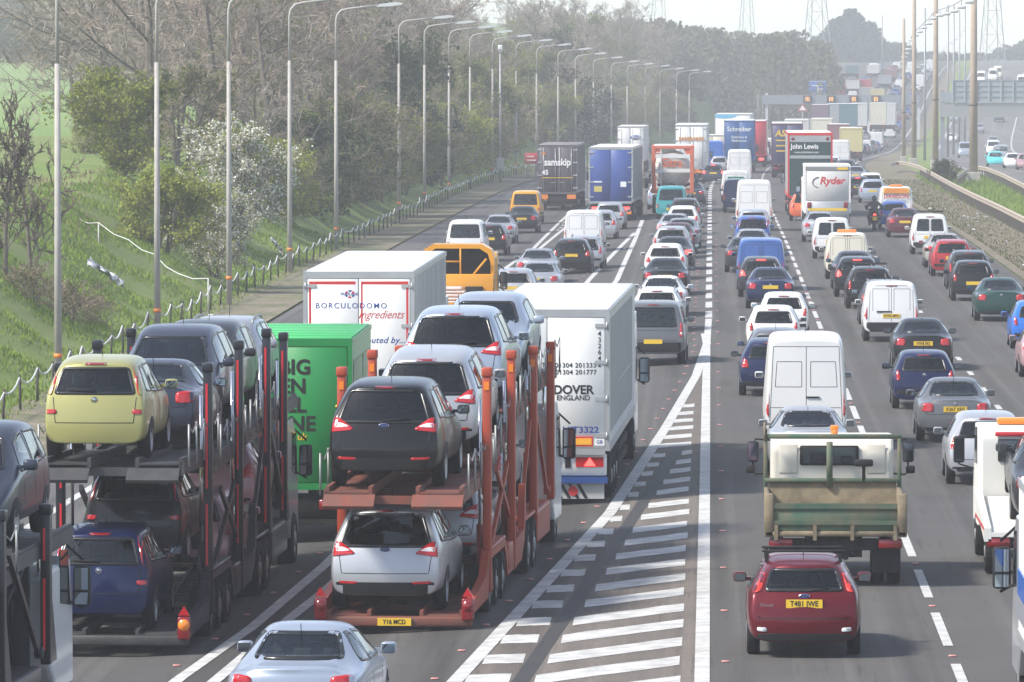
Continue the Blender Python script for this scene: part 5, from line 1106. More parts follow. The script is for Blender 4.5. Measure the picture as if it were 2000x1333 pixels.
# crash barriers of the central reservation
M_BEAM = mat('weathered_barrier_beam', (.42, .36, .29), .6, .1, noise=(1.2, .5, (.28, .23, .18))); M_BPOST = mat('barrier_post', (.085, .075, .065), .85)
def barrier(pix, label, z=.72):
    pts = [P(px, py, z) for px, py in pix]; o0 = Vector((pts[0][0], pts[0][1], 0)); pts = [Vector(p) - o0 for p in pts]
    r = empty('crash_barrier', o0); tag(r, label, 'crash barrier')
    fine = [];
    for a, b in zip(pts, pts[1:]):
        n_ = max(2, int((b-a).length/1.2))
        for i in range(n_): fine.append(a.lerp(b, i/n_))
    fine.append(pts[-1]); sec = [(-.02, -.16), (.05, -.12), (.05, -.05), (-.02, 0), (.05, .05), (.05, .12), (-.02, .16)]
    v = []; f = []
    for i, p in enumerate(fine):
        dr = (fine[min(i+1, len(fine)-1)] - fine[max(i-1, 0)]); dr.z = 0; dr.normalize(); nn = Vector((-dr.y, dr.x, 0))
        for a, b in sec: v.append(p + nn*a + Vector((0, 0, b)))
    k = len(sec)
    for i in range(len(fine)-1):
        for j in range(k-1): f.append((i*k+j, i*k+j+1, (i+1)*k+j+1, (i+1)*k+j))
    me = bpy.data.meshes.new('beam'); me.from_pydata(v, [], f); o = link('beam', me, M_BEAM, r); s = o.modifiers.new('s', 'SOLIDIFY'); s.thickness = .02; s.offset = 0
    tot = 0; last = -9; n_ = 0
    for a, b in zip(fine, fine[1:]):
        tot += (b-a).length
        if tot - last > 2.35 and n_ < 98:
            last = tot; n_ += 1; q = MB(); q.box(a.x-.06, a.x+.06, a.y-.05, a.y+.05, a.z-.85, a.z-.02); q.build('barrier_post', M_BPOST, r)
barrier([(2060, 462), (2000, 430), (1950, 405), (1900, 382), (1860, 362), (1820, 340), (1795, 327), (1770, 320), (1752, 318), (1738, 322)], 'long steel crash barrier curving along the near side of the central reservation')
barrier([(2060, 392), (2000, 364), (1960, 344), (1925, 330), (1905, 327), (1885, 335), (1868, 347)], 'short steel crash barrier ending by the thickest tan lighting column')
m = MB()
for k in range(22):
    d_ = rgf.uniform(255, 470); u_ = rgf.uniform(12.8, 15.8); p_ = Vector(W3(u_, d_, .05)); bm = bmesh.new(); bmesh.ops.create_icosphere(bm, subdivisions=1, radius=rgf.uniform(.04, .09))
    for v_ in bm.verts: v_.co = Vector((v_.co.x*1.6, v_.co.y, v_.co.z*.5)) + p_ + rv(rgf, .03)
    m.bm(bm)
tag(m.build('litter_scraps', mat('dirty_plastic', (.5, .52, .54), .35)), 'white scraps of litter strewn over the dirt of the central verge', 'litter', None, 'stuff')
# catenary lighting columns
cols = [(1900, 345, .35, 'thick tan lighting column nearest the camera at the end of the far barrier'), (1826, 320, .29, 'tan lighting column second from the right beside the small green bush'), (1784, 316, .26, 'slim tan lighting column third from the right behind the near barrier'), (1764, 312, .22, 'slimmest tan lighting column where the near barrier begins')]
tops = []
for px, py, rr, lab in cols:
    d = gy(py); d = {1900: 512, 1826: 590, 1784: 640, 1764: 690}[px]; X = gx(px, d); zb_ = CH - (py - VY)*d/F; r = empty('lighting_column', (X, d, zb_)); tag(r, lab, 'lighting column', 'tall columns along the central reservation')
    ht = {1900: 16.5, 1826: 17, 1784: 17, 1764: 14.6}[px]
    m = MB(); m.tube([(0, 0, -.5), (0, 0, ht)], rr, 10, r1=rr*.62); m.build('pole', M_TAN, r); m = MB(); m.tube([(0, 0, ht*.33), (0, 0, ht*.33+.14)], rr*.98, 10); m.build('clamp_band', M_BPOST, r); m = MB(); m.bevbox(-rr*1.5, rr*1.5, -rr*1.5, rr*1.5, -.4, .35, .05); m.build('base', M_CONC, r)
for i, (px, d, top) in enumerate(((1805, 760, 16), (1850, 830, 10), (1861, 880, 12), (1872, 930, 20), (1883, 980, 15), (1722, 1330, 30))):
    X = gx(px, d); zb_ = surf(X-cx(d), d); zt = CH-(top-VY)*d/F; r = empty('lighting_column', (X, d, zb_)); tag(r, ['thin hazy lighting column between the two tan ones', 'thin hazy column just right of the second tan column', 'faint column third from the right among the thin hazy ones', 'faint column second from the right among the thin hazy ones', 'faint column rightmost of the thin hazy ones', 'lone hazy mast rising beyond the gantry among distant lorries'][i], 'lighting column', 'tall columns along the central reservation')
    m = MB(); m.tube([(0, 0, -1), (0, 0, zt-zb_)], .17, 8, r1=.1); m.build('pole', M_STEEL, r)
chain = [(1960, -22, 330), (1935, -14, 350), (1912, -4, 372), (1891, 5, 395), (1876, 15, 420), (1862, 23, 445), (1847, 28, 470), (1834, 31, 495), (1821, 37, 520), (1813, 47, 548), (1803, 55, 578), (1795, 63, 610), (1787, 70, 645), (1779, 79, 690), (1776, 89, 735), (1773, 97, 780), (1769, 105, 830), (1765, 112, 880), (1762, 121, 930), (1763, 131, 985), (1772, 141, 1040), (1782, 139, 1090), (1792, 132, 1130), (1800, 127, 1165), (1808, 122, 1200), (1816, 117, 1235), (1824, 112, 1270), (1832, 106, 1305), (1840, 100, 1340), (1848, 93, 1380), (1857, 86, 1420), (1866, 78, 1460), (1874, 70, 1500), (1880, 62, 1540)]
wire = []
for i, (px, py, d) in enumerate(chain):
    X = gx(px, d); z = CH-(py-VY)*d/F; wire.append((X, d, z+.45)); r = empty('catenary_lamp', (X, d, z), 0); tag(r, 'pale double lamp hanging from the cable over the central reservation', 'lamp', 'lamps hung along the cable over the central reservation')
    m = MB(); wl = .22 if d < 700 else .32
    m.bevbox(-wl*1.25, wl*1.25, -.3, .3, -.10, .12, .08); m.build('lamp_head', M_LAMP, r); m = MB(); m.tube([(0, 0, .1), (0, 0, .45)], .03, 5); m.build('hanger', M_STEEL, r)
o = MB().tube(wire, .03, 5).build('catenary_cable', M_STEEL); tag(o, 'thin cable that carries the hanging lamps along the central reservation', 'cable')
# signal gantry
d = 1066; gr = empty('signal_gantry', (gx(1640, d), d, hz(d)), 0); tag(gr, 'grey signal gantry spanning the motorway with four lit lane signals', 'gantry'); g0 = gr.location
def gp(px, py): return gx(px, d) - g0.x, CH-(py-VY)*d/F - g0.z
M_GANT = mat('gantry_grey', (.20, .22, .25), .6)
x0, zt = gp(1488, 186); x1, zb_ = gp(1795, 204)
m = MB(); m.box(x0, x1, -.5, .5, zb_, zt); 
for k in range(24): m.box(x0+(x1-x0)*k/24-.04, x0+(x1-x0)*k/24+.04, -.53, -.49, zb_, zt)
m.build('beam', M_GANT, gr)
for px in (1497, 1793):
    x, _ = gp(px, 200); m = MB(); m.box(x-.22, x+.22, -.25, .25, -.5, zb_ if px > 1600 else zt+.3); m.build('leg', mat('gantry_leg', (.5, .5, .5), .5), gr)
x, z = gp(1486, 185); m = MB()
for dx in (-.5, .3): m.tube([(x+dx, 0, -.4), (x+dx, 0, z)], .05, 5)
for k in range(26): m.tube([(x-.5, 0, .2+k*.27*z/7), (x+.3, 0, .2+k*.27*z/7)], .03, 4)
m.build('ladder', M_STEEL, gr)
for px in (1577, 1623, 1667, 1710):
    x, z = gp(px, 194); m = MB(); m.bevbox(x-.75, x+.75, -.75, -.55, z-.6, z+.6, .05); s_ = m.build('lane_signal', M_PLAST, gr); m = MB()
    for a in range(3):
        for b in range(4): m.box(x-.34+a*.24, x-.24+a*.24, -.77, -.752, z-.30+b*.18, z-.2+b*.18)
    m.build('lit_dots', M_BLINK, s_)
# signs
def sign(px, py0, py1, px0, px1, d, m, label, cat='road sign', tri=False, marks=(), name='road_sign'):
    X = gx(px, d); zg = surf(X-cx(d), d); r = empty(name, (X, d, zg)); tag(r, label, cat); z0 = CH-(py1-VY)*d/F-zg; z1 = CH-(py0-VY)*d/F-zg; a = gx(px0, d)-X; b = gx(px1, d)-X
    q = MB()
    for x in ((a*.6, b*.6) if not tri else (0,)): q.tube([(x, .06, -.3), (x, .06, z1-.1)], .06, 6)
    q.build('pole', M_STEEL, r); q = MB()
    if tri: q.prism([(a, z0), (b, z0), (0, z1)], 'y', -.03, .03)
    else: q.bevbox(a, b, -.03, .03, z0, z1, .02, seg=1)
    pn = q.build('panel', m, r)
    for (u0, u1, v0, v1, mm) in marks:
        q = MB(); q.box(a+(b-a)*u0, a+(b-a)*u1, -.045, -.036, z0+(z1-z0)*v0, z0+(z1-z0)*v1); q.build('sign_marking', mm, pn)
    if tri:
        q = MB(); k = .68; cz = z0+(z1-z0)*.36; q.prism([(a*k, cz+(z0-cz)*k), (b*k, cz+(z0-cz)*k), (0, cz+(z1-cz)*k)], 'y', -.045, -.032); q.build('sign_face', M_WHITEINK, pn)
    return r
sign(1596, 158, 184, 1579, 1613, 1110, mat('sign_blue', (.02, .12, .42), .4), 'large blue direction sign standing behind the gantry', marks=((.1, .9, .62, .68, M_WHITEINK), (.47, .53, .15, .62, M_WHITEINK), (.53, .8, .35, .42, M_WHITEINK), (.03, .97, .94, .97, M_WHITEINK), (.03, .97, .03, .06, M_WHITEINK)))
sign(1567, 203, 217, 1557, 1577, 1010, mat('sign_red', (.5, .03, .04), .4), 'red bordered warning triangle on the left under the gantry', tri=True)
sign(1037, 299, 320, 1025, 1050, 560, mat('sign_red', (.5, .03, .04), .4), 'small red notice board beside the dark container lorry', marks=((.12, .7, .62, .72, M_WHITEINK), (.12, .88, .28, .38, M_WHITEINK)))
d = 800; r = empty('sign_gantry', (gx(1920, d), d, hz(d))); tag(r, 'big grey back of a sign gantry across the far carriageway', 'gantry'); g0 = r.location
M_BACK = mat('sign_back', (.25, .28, .31), .6, noise=(.5, .3, (.2, .22, .25)))
x0, z1 = gp(1859, 157); x1, z0 = gp(2120, 199); m = MB(); m.box(x0, x1, 0, .12, z0, z1); pb = m.build('sign_panel', M_BACK, r); m = MB()
for k in range(12):
    x = x0 + k*1.45; m.box(x-.07, x+.07, -.16, -.003, z0, z1)
for k in range(5): m.box(x0, x1, -.08, -.003, z0+(z1-z0)*k/4-.03, z0+(z1-z0)*k/4+.03)
m.build('sign_frame', mat('sign_frame_grey', (.33, .36, .39), .6), pb)
x0, _ = gp(1836, 0); xa, z2 = gp(1859, 180); m = MB(); m.box(x0, xa-.02, 0, .12, z0, z2); m.build('sign_panel', M_BACK, r)
x0, z1 = gp(1834, 201); x1, z0 = gp(2120, 229); m = MB(); m.box(x0, x1, .15, .3, z0, z1)
for k in range(110): x = x0 + (x1-x0)*k/110; m.box(x, x+.035, .10, .152, z0, z1)
m.build('walkway_screen', mat('ribbed_screen', (.40, .40, .39), .6), r)
for px in (1840, 2110): x, _ = gp(px, 0); m = MB(); m.box(x-.25, x+.25, .35, .8, -.6, z1+1.5); m.build('leg', M_GANT, r)
# pylons on the skyline
def pylon(px, d, wpx, label, h=46):
    X = gx(px, d); zg = CH - 3.0*0 - 2; r = empty('pylon', (X, d, zg), .3); tag(r, label, 'pylon', 'electricity pylons on the skyline'); b = wpx*d/F/2; m = MB(); lv = [0, 7, 13, 19, 24, 29, 33, 38, h]; wd = lambda z: b*(1-z/29*.72) if z < 29 else b*.28
    for a, c in zip(lv, lv[1:]):
        for sx, sy in ((1, 1), (1, -1), (-1, -1), (-1, 1)):
            p = Vector((sx*wd(a), sy*wd(a), a)); q = Vector((sx*wd(c), sy*wd(c), c)); m.tube([p, q], .13, 4); m.tube([p, (-sx*wd(c), sy*wd(c), c) if sy > 0 else (sx*wd(c), -sy*wd(c), c)], .07, 4); m.tube([p, (-p.x, p.y, a)], .07, 4)
    m.build('tower', M_STEEL, r)
    for z in (29, 34, 39):
        m = MB()
        for s in (1, -1): m.tube([(0, 0, z+1.4), (s*7, 0, z)], .1, 4); m.tube([(0, 0, z), (s*7, 0, z)], .1, 4); m.tube([(s*7, 0, z), (s*7, 0, z-2)], .08, 4)
        m.build('cross_arm', M_STEEL, r)
pylon(1120, 2280, 24, 'faintest electricity pylon rising behind the wood left of the others'); pylon(1286, 2100, 34, 'hazy pylon second from the left behind the wooded ridge'); pylon(1458, 2150, 32, 'hazy pylon above the middle of the wooded ridge'); pylon(1595, 1700, 46, 'large hazy pylon left of the big round tree'); pylon(1936, 1650, 40, 'hazy pylon at the far right between the lamp posts')
# haze
m = bpy.data.materials.new('haze_air'); m.use_nodes = True; t = m.node_tree; t.nodes.clear(); o = t.nodes.new('ShaderNodeOutputMaterial'); pv = t.nodes.new('ShaderNodeVolumePrincipled')
pv.inputs['Color'].default_value = (.69, .705, .74, 1); pv.inputs['Density'].default_value = HAZE; pv.inputs['Anisotropy'].default_value = 0.0; t.links.new(pv.outputs[0], o.inputs['Volume'])
q = MB(); q.box(-450, 480, -230, 2360, -12, 62); hb = q.build('haze', m); tag(hb, kind='stuff')
# ------------------------------------------------------------------ the traffic
ROOF = dict(hatch=1.49, focus=1.455, supermini=1.465, saloon=1.43, estate=1.475, mpv=1.72, minimpv=1.62, suv=1.87, smallvan=1.86, windowvan=1.80, midvan=1.97, passengervan=1.90, bigvan=2.60)
def dist(px, b=None, t=None, h=0.0):
    py = b if b is not None else t; z = 0.0 if b is not None else h; d = gy(py, z)
    for _ in range(8):
        u = gx(px, d) - cx(d); d = F * (CH - surf(u, d) - z) / (py - VY)
        d = max(40, d)
    return d
def slope(X, d):
    u = X - cx(d)
    if u < -.3: return {True: .052, False: .022}[d < 170] if d < 420 else (cx(d+3)-cx(d-3))/6
    return (cx(d+3)-cx(d-3))/6
def put(key, colour, label, px, b=None, t=None, dd=None, **k):
    d = dd or dist(px, b, t, ROOF[key] - .02) - (0 if b is not None else {'saloon': 1.5, 'bigvan': .3, 'midvan': .3}.get(key, .8))
    X = gx(px, d); u = X - cx(d); cat = k.pop('cat', 'van' if 'van' in key else 'car')
    lod = k.pop('lod', 0 if d < 320 else 1); yaw = k.pop('yaw', -math.atan(slope(X, d)))
    return car(key, X, d, colour, label, cat=cat, yaw=yaw, z=surf(u, d), lod=lod, **k)
# --- near cars
fo = put('focus', 'darkred', 'dark red hatchback with roof bars nearest the camera behind the tipper lorry', 1572, b=1288, plate='T481 JWE')
emblem(fo, 'oval', 0, .925); wiper(fo, (.02, 1.0), (.36, 1.03), 'focus')
put_ = sticker(fo, 'model_badge', lambda m: put_text(m, 'Focus', -.56, TYPES['focus']['plate'][0] - .012, .80, .085, 0, .01, .25), M_CHROME)
for nm_, y_ in (('roof_bar', .95), ('roof_bar', 1.75)):
    m = MB(); m.bevbox(-.62, .62, y_-.03, y_+.03, 1.51, 1.545, .01); m.box(-.58, -.52, y_-.03, y_+.03, 1.36, 1.51); m.box(.52, .58, y_-.03, y_+.03, 1.36, 1.51); m.build(nm_, M_PLAST, fo)
jg = put('saloon', 'bluesilver', 'silver blue saloon at the bottom edge of the photo behind the red car transporter', 566, dd=88.6, plate=False); jg.scale = (1.06,)*3
jt_ = sticker(jg, 'window_sticker', lambda m: put_text(m, 'GUY SALMON', 0, .80, 1.075, .05, 0, .01), M_WHITEINK)
jt_.rotation_euler = (0, 0, 0)
put('saloon', 'silver', 'silver coupe between the white high roof van and the tipper lorry', 1580, t=797, plate=False)
bv_ = put('bigvan', 'white', 'white high roof van with closed rear doors behind the tipper lorry', 1575, dd=150.5, plate='BD52 WTN', trim=None)
m = MB(); m.box(-.0, .30, -.02, .01, 1.20, 1.235); m.build('door_handle', M_PLAST, bv_)
put('hatch', 'navy', 'dark blue hatchback left of the white high roof van', 1507, b=775, plate=False)
put('hatch', 'grey', 'grey hatchback mostly hidden between the dark blue hatchback and the white high roof van', 1516, t=643)
put('supermini', 'white', 'white small hatchback with dark windows ahead of the white high roof van', 1511, t=598)
put('supermini', 'white', 'white hatchback with blackened rear window just behind the dark blue liftback', 1531, t=572)
vx = put('saloon', 'navy', 'dark blue liftback with red tail lights behind the blue van', 1505, b=604); emblem(vx, 'disc', 0, .86)
put('hatch', 'darkgrey', 'dark grey hatchback braking behind the blue van', 1487, b=581, brake=True)
put('midvan', 'vanblue', 'mid blue panel van with plain rear doors', 1487, dd=253, cat='van')
put('saloon', 'darkgrey', 'dark grey saloon just left of the blue van', 1457, b=533)
put('saloon', 'silver', 'silver saloon in front of the blue van', 1469, t=448)
put('minimpv', 'blue', 'blue people carrier ahead of the silver saloon in the second lane', 1470, t=422)
put('hatch', 'silver', 'silver hatchback directly behind the white van with red lamps', 1472, t=409)
put('bigvan', 'white', 'white high van with lit rear lamps behind the white green lettered van', 1473, t=353)
put('midvan', 'navy', 'dark blue van just left of the white high van with lit lamps', 1443, b=416)
gv = put('midvan', 'white', 'white van with a green sign on its rear doors', 1437, dd=424)
m = MB(); m.box(-.52, .52, -.025, .02, 1.28, 1.60); k = m.build('van_sign', mat('sign_green', (.01, .17, .09), .5), gv); m = MB(); put_text(m, 'National', .1, -.03, 1.43, .2, 0, .02, .2); m.build('sign_lettering', M_WHITEINK, k)
put('bigvan', 'white', 'white box van close behind the blue kitchen lorry', 1444, t=293)
# third lane
co = put('hatch', 'silver', 'silver hatchback partly hidden behind the recovery truck', 1930, b=949, plate=False)
av = put('saloon', 'grey', 'dark grey saloon with yellow plate ahead of the silver hatchback', 1866, b=865, plate='X267 XFG'); emblem(av, 'disc', 0, .90)
cr = put('supermini', 'navy', 'dark blue small hatchback left of the dark grey saloon', 1806, b=800, plate=False); emblem(cr, 'disc', 0, .88)
sb = put('saloon', 'black', 'black saloon with wide red tail lights behind the white small van', 1803, b=724, plate='X956 EKJ')
tc_ = put('smallvan', 'white', 'white small van with twin rear doors in the third lane', 1741, b=668, plate='NT05 MFD')
m = MB(); m.box(-.46, .0, -.03, .01, .93, .975); m.build('door_handle', M_PLAST, tc_)
put('estate', 'darkgrey', 'dark grey estate half hidden in front of the white small van', 1729, t=548)
bb = put('estate', 'black', 'black estate with roof bars in the third lane', 1700, b=604)
m = MB(); m.bevbox(-.6, .6, .7, .78, 1.56, 1.60, .015); m.bevbox(-.6, .6, 1.7, 1.78, 1.56, 1.60, .015); m.build('roof_bars', M_PLAST, bb)
put('hatch', 'black', 'black hatchback ahead of the estate with roof bars', 1675, b=581, brake=True)
put('saloon', 'slate', 'slate coloured saloon ahead of the black hatchback', 1669, t=491)
put('hatch', 'grey', 'mid grey hatchback behind the cream van', 1662, t=473)
cv = put('smallvan', 'offwhite', 'cream van with an amber beacon bar on its roof', 1655, t=455)
m = MB(); m.bevbox(-.38, .38, 1.0, 1.25, 1.86, 1.98, .03); m.build('beacon_bar', M_ORANGE, cv)
put('windowvan', 'white', 'white small van with two square rear windows', 1625, b=506)
put('saloon', 'silver', 'silver saloon just left of the white van with square windows', 1602, b=473)
put('hatch', 'orange', 'orange red car peeping out left of the white rental box lorry', 1572, dd=366)
# fourth lane
put('supermini', 'brightblue', 'bright blue hatchback cut by the right edge of the photo', 2026, b=682)
put('hatch', 'pink', 'pinkish car cut by the right edge behind the bright blue hatchback', 2052, b=738)
gb = put('saloon', 'green', 'dark green saloon with yellow plate in the outside lane', 1955, b=628, plate=False); emblem(gb, 'disc', 0, .9)
put('supermini', 'black', 'black small hatchback in the outside lane ahead of the dark green saloon', 1901, b=588)
put('estate', 'darkgrey', 'dark grey estate just ahead of the black small hatchback', 1893, t=490)
put('estate', 'red', 'red estate car in the outside lane', 1860, b=540)
put('saloon', 'beige', 'beige silver saloon ahead of the red estate', 1846, t=456)
wv = put('windowvan', 'white', 'white van with a roof rack in the outside lane beside the verge', 1816, b=497)
m = MB(); m.tube([(-.6, .5, 1.92), (.6, .5, 1.92)], .025, 6); m.tube([(-.6, 1.5, 1.92), (.6, 1.5, 1.92)], .025, 6); m.tube([(.45, .2, 1.94), (.45, 2.2, 1.94)], .02, 6); m.build('roof_rack', M_PLAST, wv)
put('saloon', 'maroon', 'maroon saloon behind the blue small car in the outside lane', 1767, b=464)
put('supermini', 'blue', 'blue small car right of the motorcyclist', 1746, t=393)
dv = put('midvan', 'white', 'white van with an orange striped band and red lettering', 1750, dd=361)
m = MB(); m.bevbox(-.35, .35, .5, .8, 1.97, 2.08, .03); m.build('beacon_bar', M_ORANGE, dv)
sticker(dv, 'van_lettering', lambda m: (put_text(m, 'DAWSON', 0, -.025, 1.44, .30, 0, .02), put_text(m, '01909 340300', 0, -.025, 1.19, .19, 1, .01)), [mat('lettering_red', (.5, .03, .03), .5), mat('lettering_blue', (.05, .1, .35), .5)])
m = MB(); m.box(-.70, .70, -.02, .12, 1.62, 1.90); b_ = m.build('striped_band', mat('band_yellow', (.75, .42, .04), .5), dv); m = MB()
for k in range(5):
    x = .04 + k*.135
    for s in (1, -1): quad(m, [(s*x, 1.63), (s*(x+.07), 1.63), (s*max(0, x-.08), 1.89), (s*max(0, x-.15) if x > .15 else 0, 1.89)], -.025)
m.build('band_stripes', mat('stripe_orange', (.7, .12, .02), .5), b_)
put('estate', 'bluesilver', 'pale blue estate left of the white van with the striped band', 1704, t=351)
put('minimpv', 'white', 'white people carrier ahead of the pale blue estate', 1701, t=338)
put('hatch', 'darkgrey', 'dark hatchback with lit red lamp behind the white people carrier', 1675, b=389, brake=True)
put('saloon', 'greysilver', 'grey saloon right of the white rental box lorry', 1671, t=325)
put('bigvan', 'white', 'large white van right of the green department store lorry', 1640, t=274)
put('hatch', 'slate', 'slate hatchback behind the large white van', 1652, t=312)
# first lane queue
put('suv', 'grey', 'dark grey off road vehicle beside the white lorry', 1276, b=716)
put('estate', 'white', 'white car with roof rails just ahead of the dark grey off road vehicle', 1283, t=563)
put('saloon', 'white', 'white saloon right behind the black saloon with big red lights', 1291, t=540)
bm_ = put('saloon', 'black', 'black saloon with big red tail lights in the first lane', 1299, b=581)
put('hatch', 'white', 'white hatchback with tall rear lights in the first lane', 1299, t=477)
put('saloon', 'darkgrey', 'dark saloon braking with a lit high lamp in the first lane', 1314, t=463, brake=True)
put('estate', 'silver', 'silver estate with dark rear window in the first lane', 1311, t=443)
put('saloon', 'maroon', 'maroon saloon right behind the silver estate', 1322, t=436)
put('saloon', 'greysilver', 'grey saloon with pale windows in the first lane', 1331, t=427)
put('saloon', 'silver', 'silver saloon with a red lamp in the first lane', 1316, t=418, brake=True)
put('hatch', 'white', 'white hatchback ahead of the silver saloons in the first lane', 1333, t=403)
put('estate', 'darkgrey', 'dark estate behind the teal van', 1337, t=388)
put('passengervan', 'teal', 'teal van with large rear window in the first lane', 1311, t=364)
put('saloon', 'slate', 'dark blue grey car with a spare wheel right of the teal van', 1350, b=402)
put('estate', 'greysilver', 'grey car below the orange tank lorry', 1345, t=352)
put('minimpv', 'bluesilver', 'pale blue car indicating between the blue door lorry and the teal van', 1290, t=358)
# left slip lanes
put('passengervan', 'yellow', 'yellow taxi van on the left slip road', 1026, b=438)
put('saloon', 'greysilver', 'grey saloon right of the yellow taxi van', 1077, b=410)
put('saloon', 'black', 'black saloon in front of the silver saloon on the left slip road', 1019, b=456)
put('saloon', 'silver', 'silver saloon behind the black saloon on the left slip road', 972, b=477)
put('hatch', 'black', 'black hatchback right of the white minibus', 955, b=500)
put('passengervan', 'white', 'white minibus with a wide dark rear window', 908, t=431)
va = put('midvan', 'white', 'white panel van with black trims in the middle slip lane', 1139, b=494)
put('hatch', 'silver', 'silver hatchback right of the white panel van', 1172, b=469)
put('hatch', 'silver', 'silver hatchback with red lights close behind the blue door lorry', 1190, b=450)
put('hatch', 'black', 'black hatchback with yellow plate behind the white panel van', 1116, b=536)
put('estate', 'silver', 'silver estate left of the black hatchback above the white lorry', 1140, t=461)
put('saloon', 'greysilver', 'grey saloon with red lamps above the white lorry', 1047, t=487)
put('saloon', 'silver', 'silver saloon nearest the white lorry roof', 1050, t=512)
put('hatch', 'silver', 'pale silver car left of the silver saloon above the white lorry', 1002, t=526)
# opposite carriageway (coming towards us)
for px, py, key, colr, lab in ((1858, 277, 'saloon', 'white', 'white oncoming saloon in the far carriageway left lane line'), (1866, 266, 'hatch', 'bluesilver', 'pale oncoming car just behind the white oncoming saloon'), (1911, 263, 'hatch', 'greysilver', 'grey oncoming car beside the nearest tan column'), (1955, 252, 'suv', 'red', 'red oncoming car below the sign gantry'), (1950, 266, 'saloon', 'slate', 'dark blue oncoming car in front of the red one'),
        (1938, 284, 'estate', 'greysilver', 'grey oncoming car behind the white oncoming van'), (1939, 303, 'midvan', 'white', 'white oncoming van behind the turquoise car'), (1953, 316, 'passengervan', 'silver', 'silver oncoming people carrier beside the white oncoming van'), (1942, 325, 'hatch', 'turquoise', 'turquoise oncoming car in the far carriageway'), (1975, 328, 'saloon', 'white', 'white oncoming saloon right of the turquoise car'), (1885, 308, 'midvan', 'bluesilver', 'pale oncoming van behind the small green bush'), (2000, 331, 'hatch', 'pink', 'pink oncoming car cut by the right edge')):
    d = dist(px, b=py); X = gx(px, d); car(key, X, d, colr, lab, cat='van' if 'van' in lab else 'car', yaw=-math.atan((cx(d+3)-cx(d-3))/6), z=hz(d), lod=1, flip=True, group='oncoming traffic')
for px, py, key, colr, lab in ((1916, 152, 'bigvan', 'white', 'white oncoming van just above the sign gantry'), (1939, 149, 'bigvan', 'white', 'tall white oncoming van above the sign gantry'), (1948, 146, 'bigvan', 'offwhite', 'cream oncoming van behind the tall white one'), (1995, 156, 'bigvan', 'white', 'white oncoming van above the right end of the sign gantry')):
    d = 1290 + (152-py)*6; X = gx(px, d); car(key, X, d, colr, lab, cat='van', yaw=-math.atan(.08), z=hz(d), lod=2, flip=True, group='oncoming traffic')
# ------------------------------------------------------------------ lorries
def xd(px, d): return gx(px, d)
def zs(X, d): return surf(X - cx(d), d)
d = 134.5; X = xd(1069, d)
dv_ = lorry(X, d, 'long white refrigerated lorry with twin rear doors and black lettering', H=3.98, L=15.6, z=zs(X, d), yaw=-math.atan(.022), name='articulated_lorry', lights='white', rods=False, tail=False, cabcol='white')
m = MB(); put_text(m, 'Tel: 01304 201333', .44, -.036, 2.86, .135, 0, .012, space=1.08); put_text(m, 'Fax: 01304 201777', .44, -.036, 2.72, .135, 0, .012, space=1.08); put_text(m, 'DOVER', .53, -.036, 2.36, .25, 0, .03); put_text(m, 'ENGLAND', .53, -.036, 2.20, .145, 0, .016)
for k, c in enumerate('432642'): put_text(m, c, 1.06, -.036, 3.50 - k*.125, .14, 0, .012)
m.build('lettering', M_INK, dv_)
m = MB(); put_text(m, 'HIT3322', .68, -.036, 1.55, .18, 0, .022, sx=1.15); m.build('fleet_number', mat('ink_blue', (.02, .05, .25), .5), dv_)
m = MB(); m.box(.40, .93, -.045, -.03, 1.22, 1.42); k = m.build('reflector_board', M_REDB, dv_); m = MB(); m.box(.43, .90, -.052, -.045, 1.255, 1.385); m.build('board_face', mat('board_amber', (.85, .40, .03), .4), k)
m = MB(); m.box(.96, 1.16, -.04, -.03, 1.24, 1.38); k = m.build('country_plate', M_WHITEINK, dv_); m = MB(); put_text(m, 'GB', 1.06, -.045, 1.31, .1, 0, .01); m.build('plate_lettering', mat('ink_blue', (.02, .05, .25), .5), k)
m = MB(); m.bevbox(-1.2, 1.2, .05, .2, .62, 1.06, .02, 0, 1); k = m.build('rear_panel', M_WTRUCK, dv_)
m = MB(); disc(m, .14, .04, .87, .15, .15, 0); q = m.build('speed_disc', M_WHITEINK, k); m = MB(); disc(m, .14, .036, .87, .15, .15, 0, 24, .80); m.build('red_ring', M_REDB, q); m = MB(); put_text(m, '90', .14, .032, .87, .16, 0, .015); m.build('speed_lettering', M_INK, q)
m = MB(); m.box(.58, 1.14, .02, .05, .80, 1.0); q = m.build('tail_light', M_RED, k); m = MB(); quad(m, [(.74, .82), (.98, .82), (.86, .99)], .012); m.build('warning_triangle', M_STOP, q); m = MB(); m.box(-1.14, -.58, .02, .05, .80, 1.0); m.build('tail_light', M_RED, k); m = MB(); m.box(.36, .48, .03, .05, .78, .97); m.build('rear_socket', M_PLAST, k)
m = MB(); m.box(-1.22, 1.22, .0, .12, .47, .60); k = m.build('bumper_band', mat('band_blue', (.02, .06, .22), .4), dv_); m = MB(); put_text(m, 'SCHMITZ', -.55, -.006, .535, .14, 0, .02, sx=1.4); m.build('maker_lettering', M_WHITEINK, k)
m = MB(); m.box(-1.15, 1.15, .10, .14, .15, .46); k = m.build('spray_flap', mat('flap_grey', (.42, .42, .41), .6), dv_); m = MB()
for i in range(11):
    x = -.95 + i*.17; quad(m, [(x, .16), (x+.075, .16), (x-.09, .45), (x-.165, .45)], .095)
m.build('flap_stripes', M_INK, k); m = MB(); disc(m, .52, .085, .31, .10, .10, 0); m.build('flap_badge', M_REDB, k)
m = MB()
for k in range(36): m.box(1.262, 1.275, .3+k*.365, .36+k*.365, 1.5, 3.8)
m.box(1.262, 1.27, 5.0, 12.5, 2.30, 2.36); m.build('side_profile', M_ALU, dv_)
d = 150.8; X = xd(700, d)
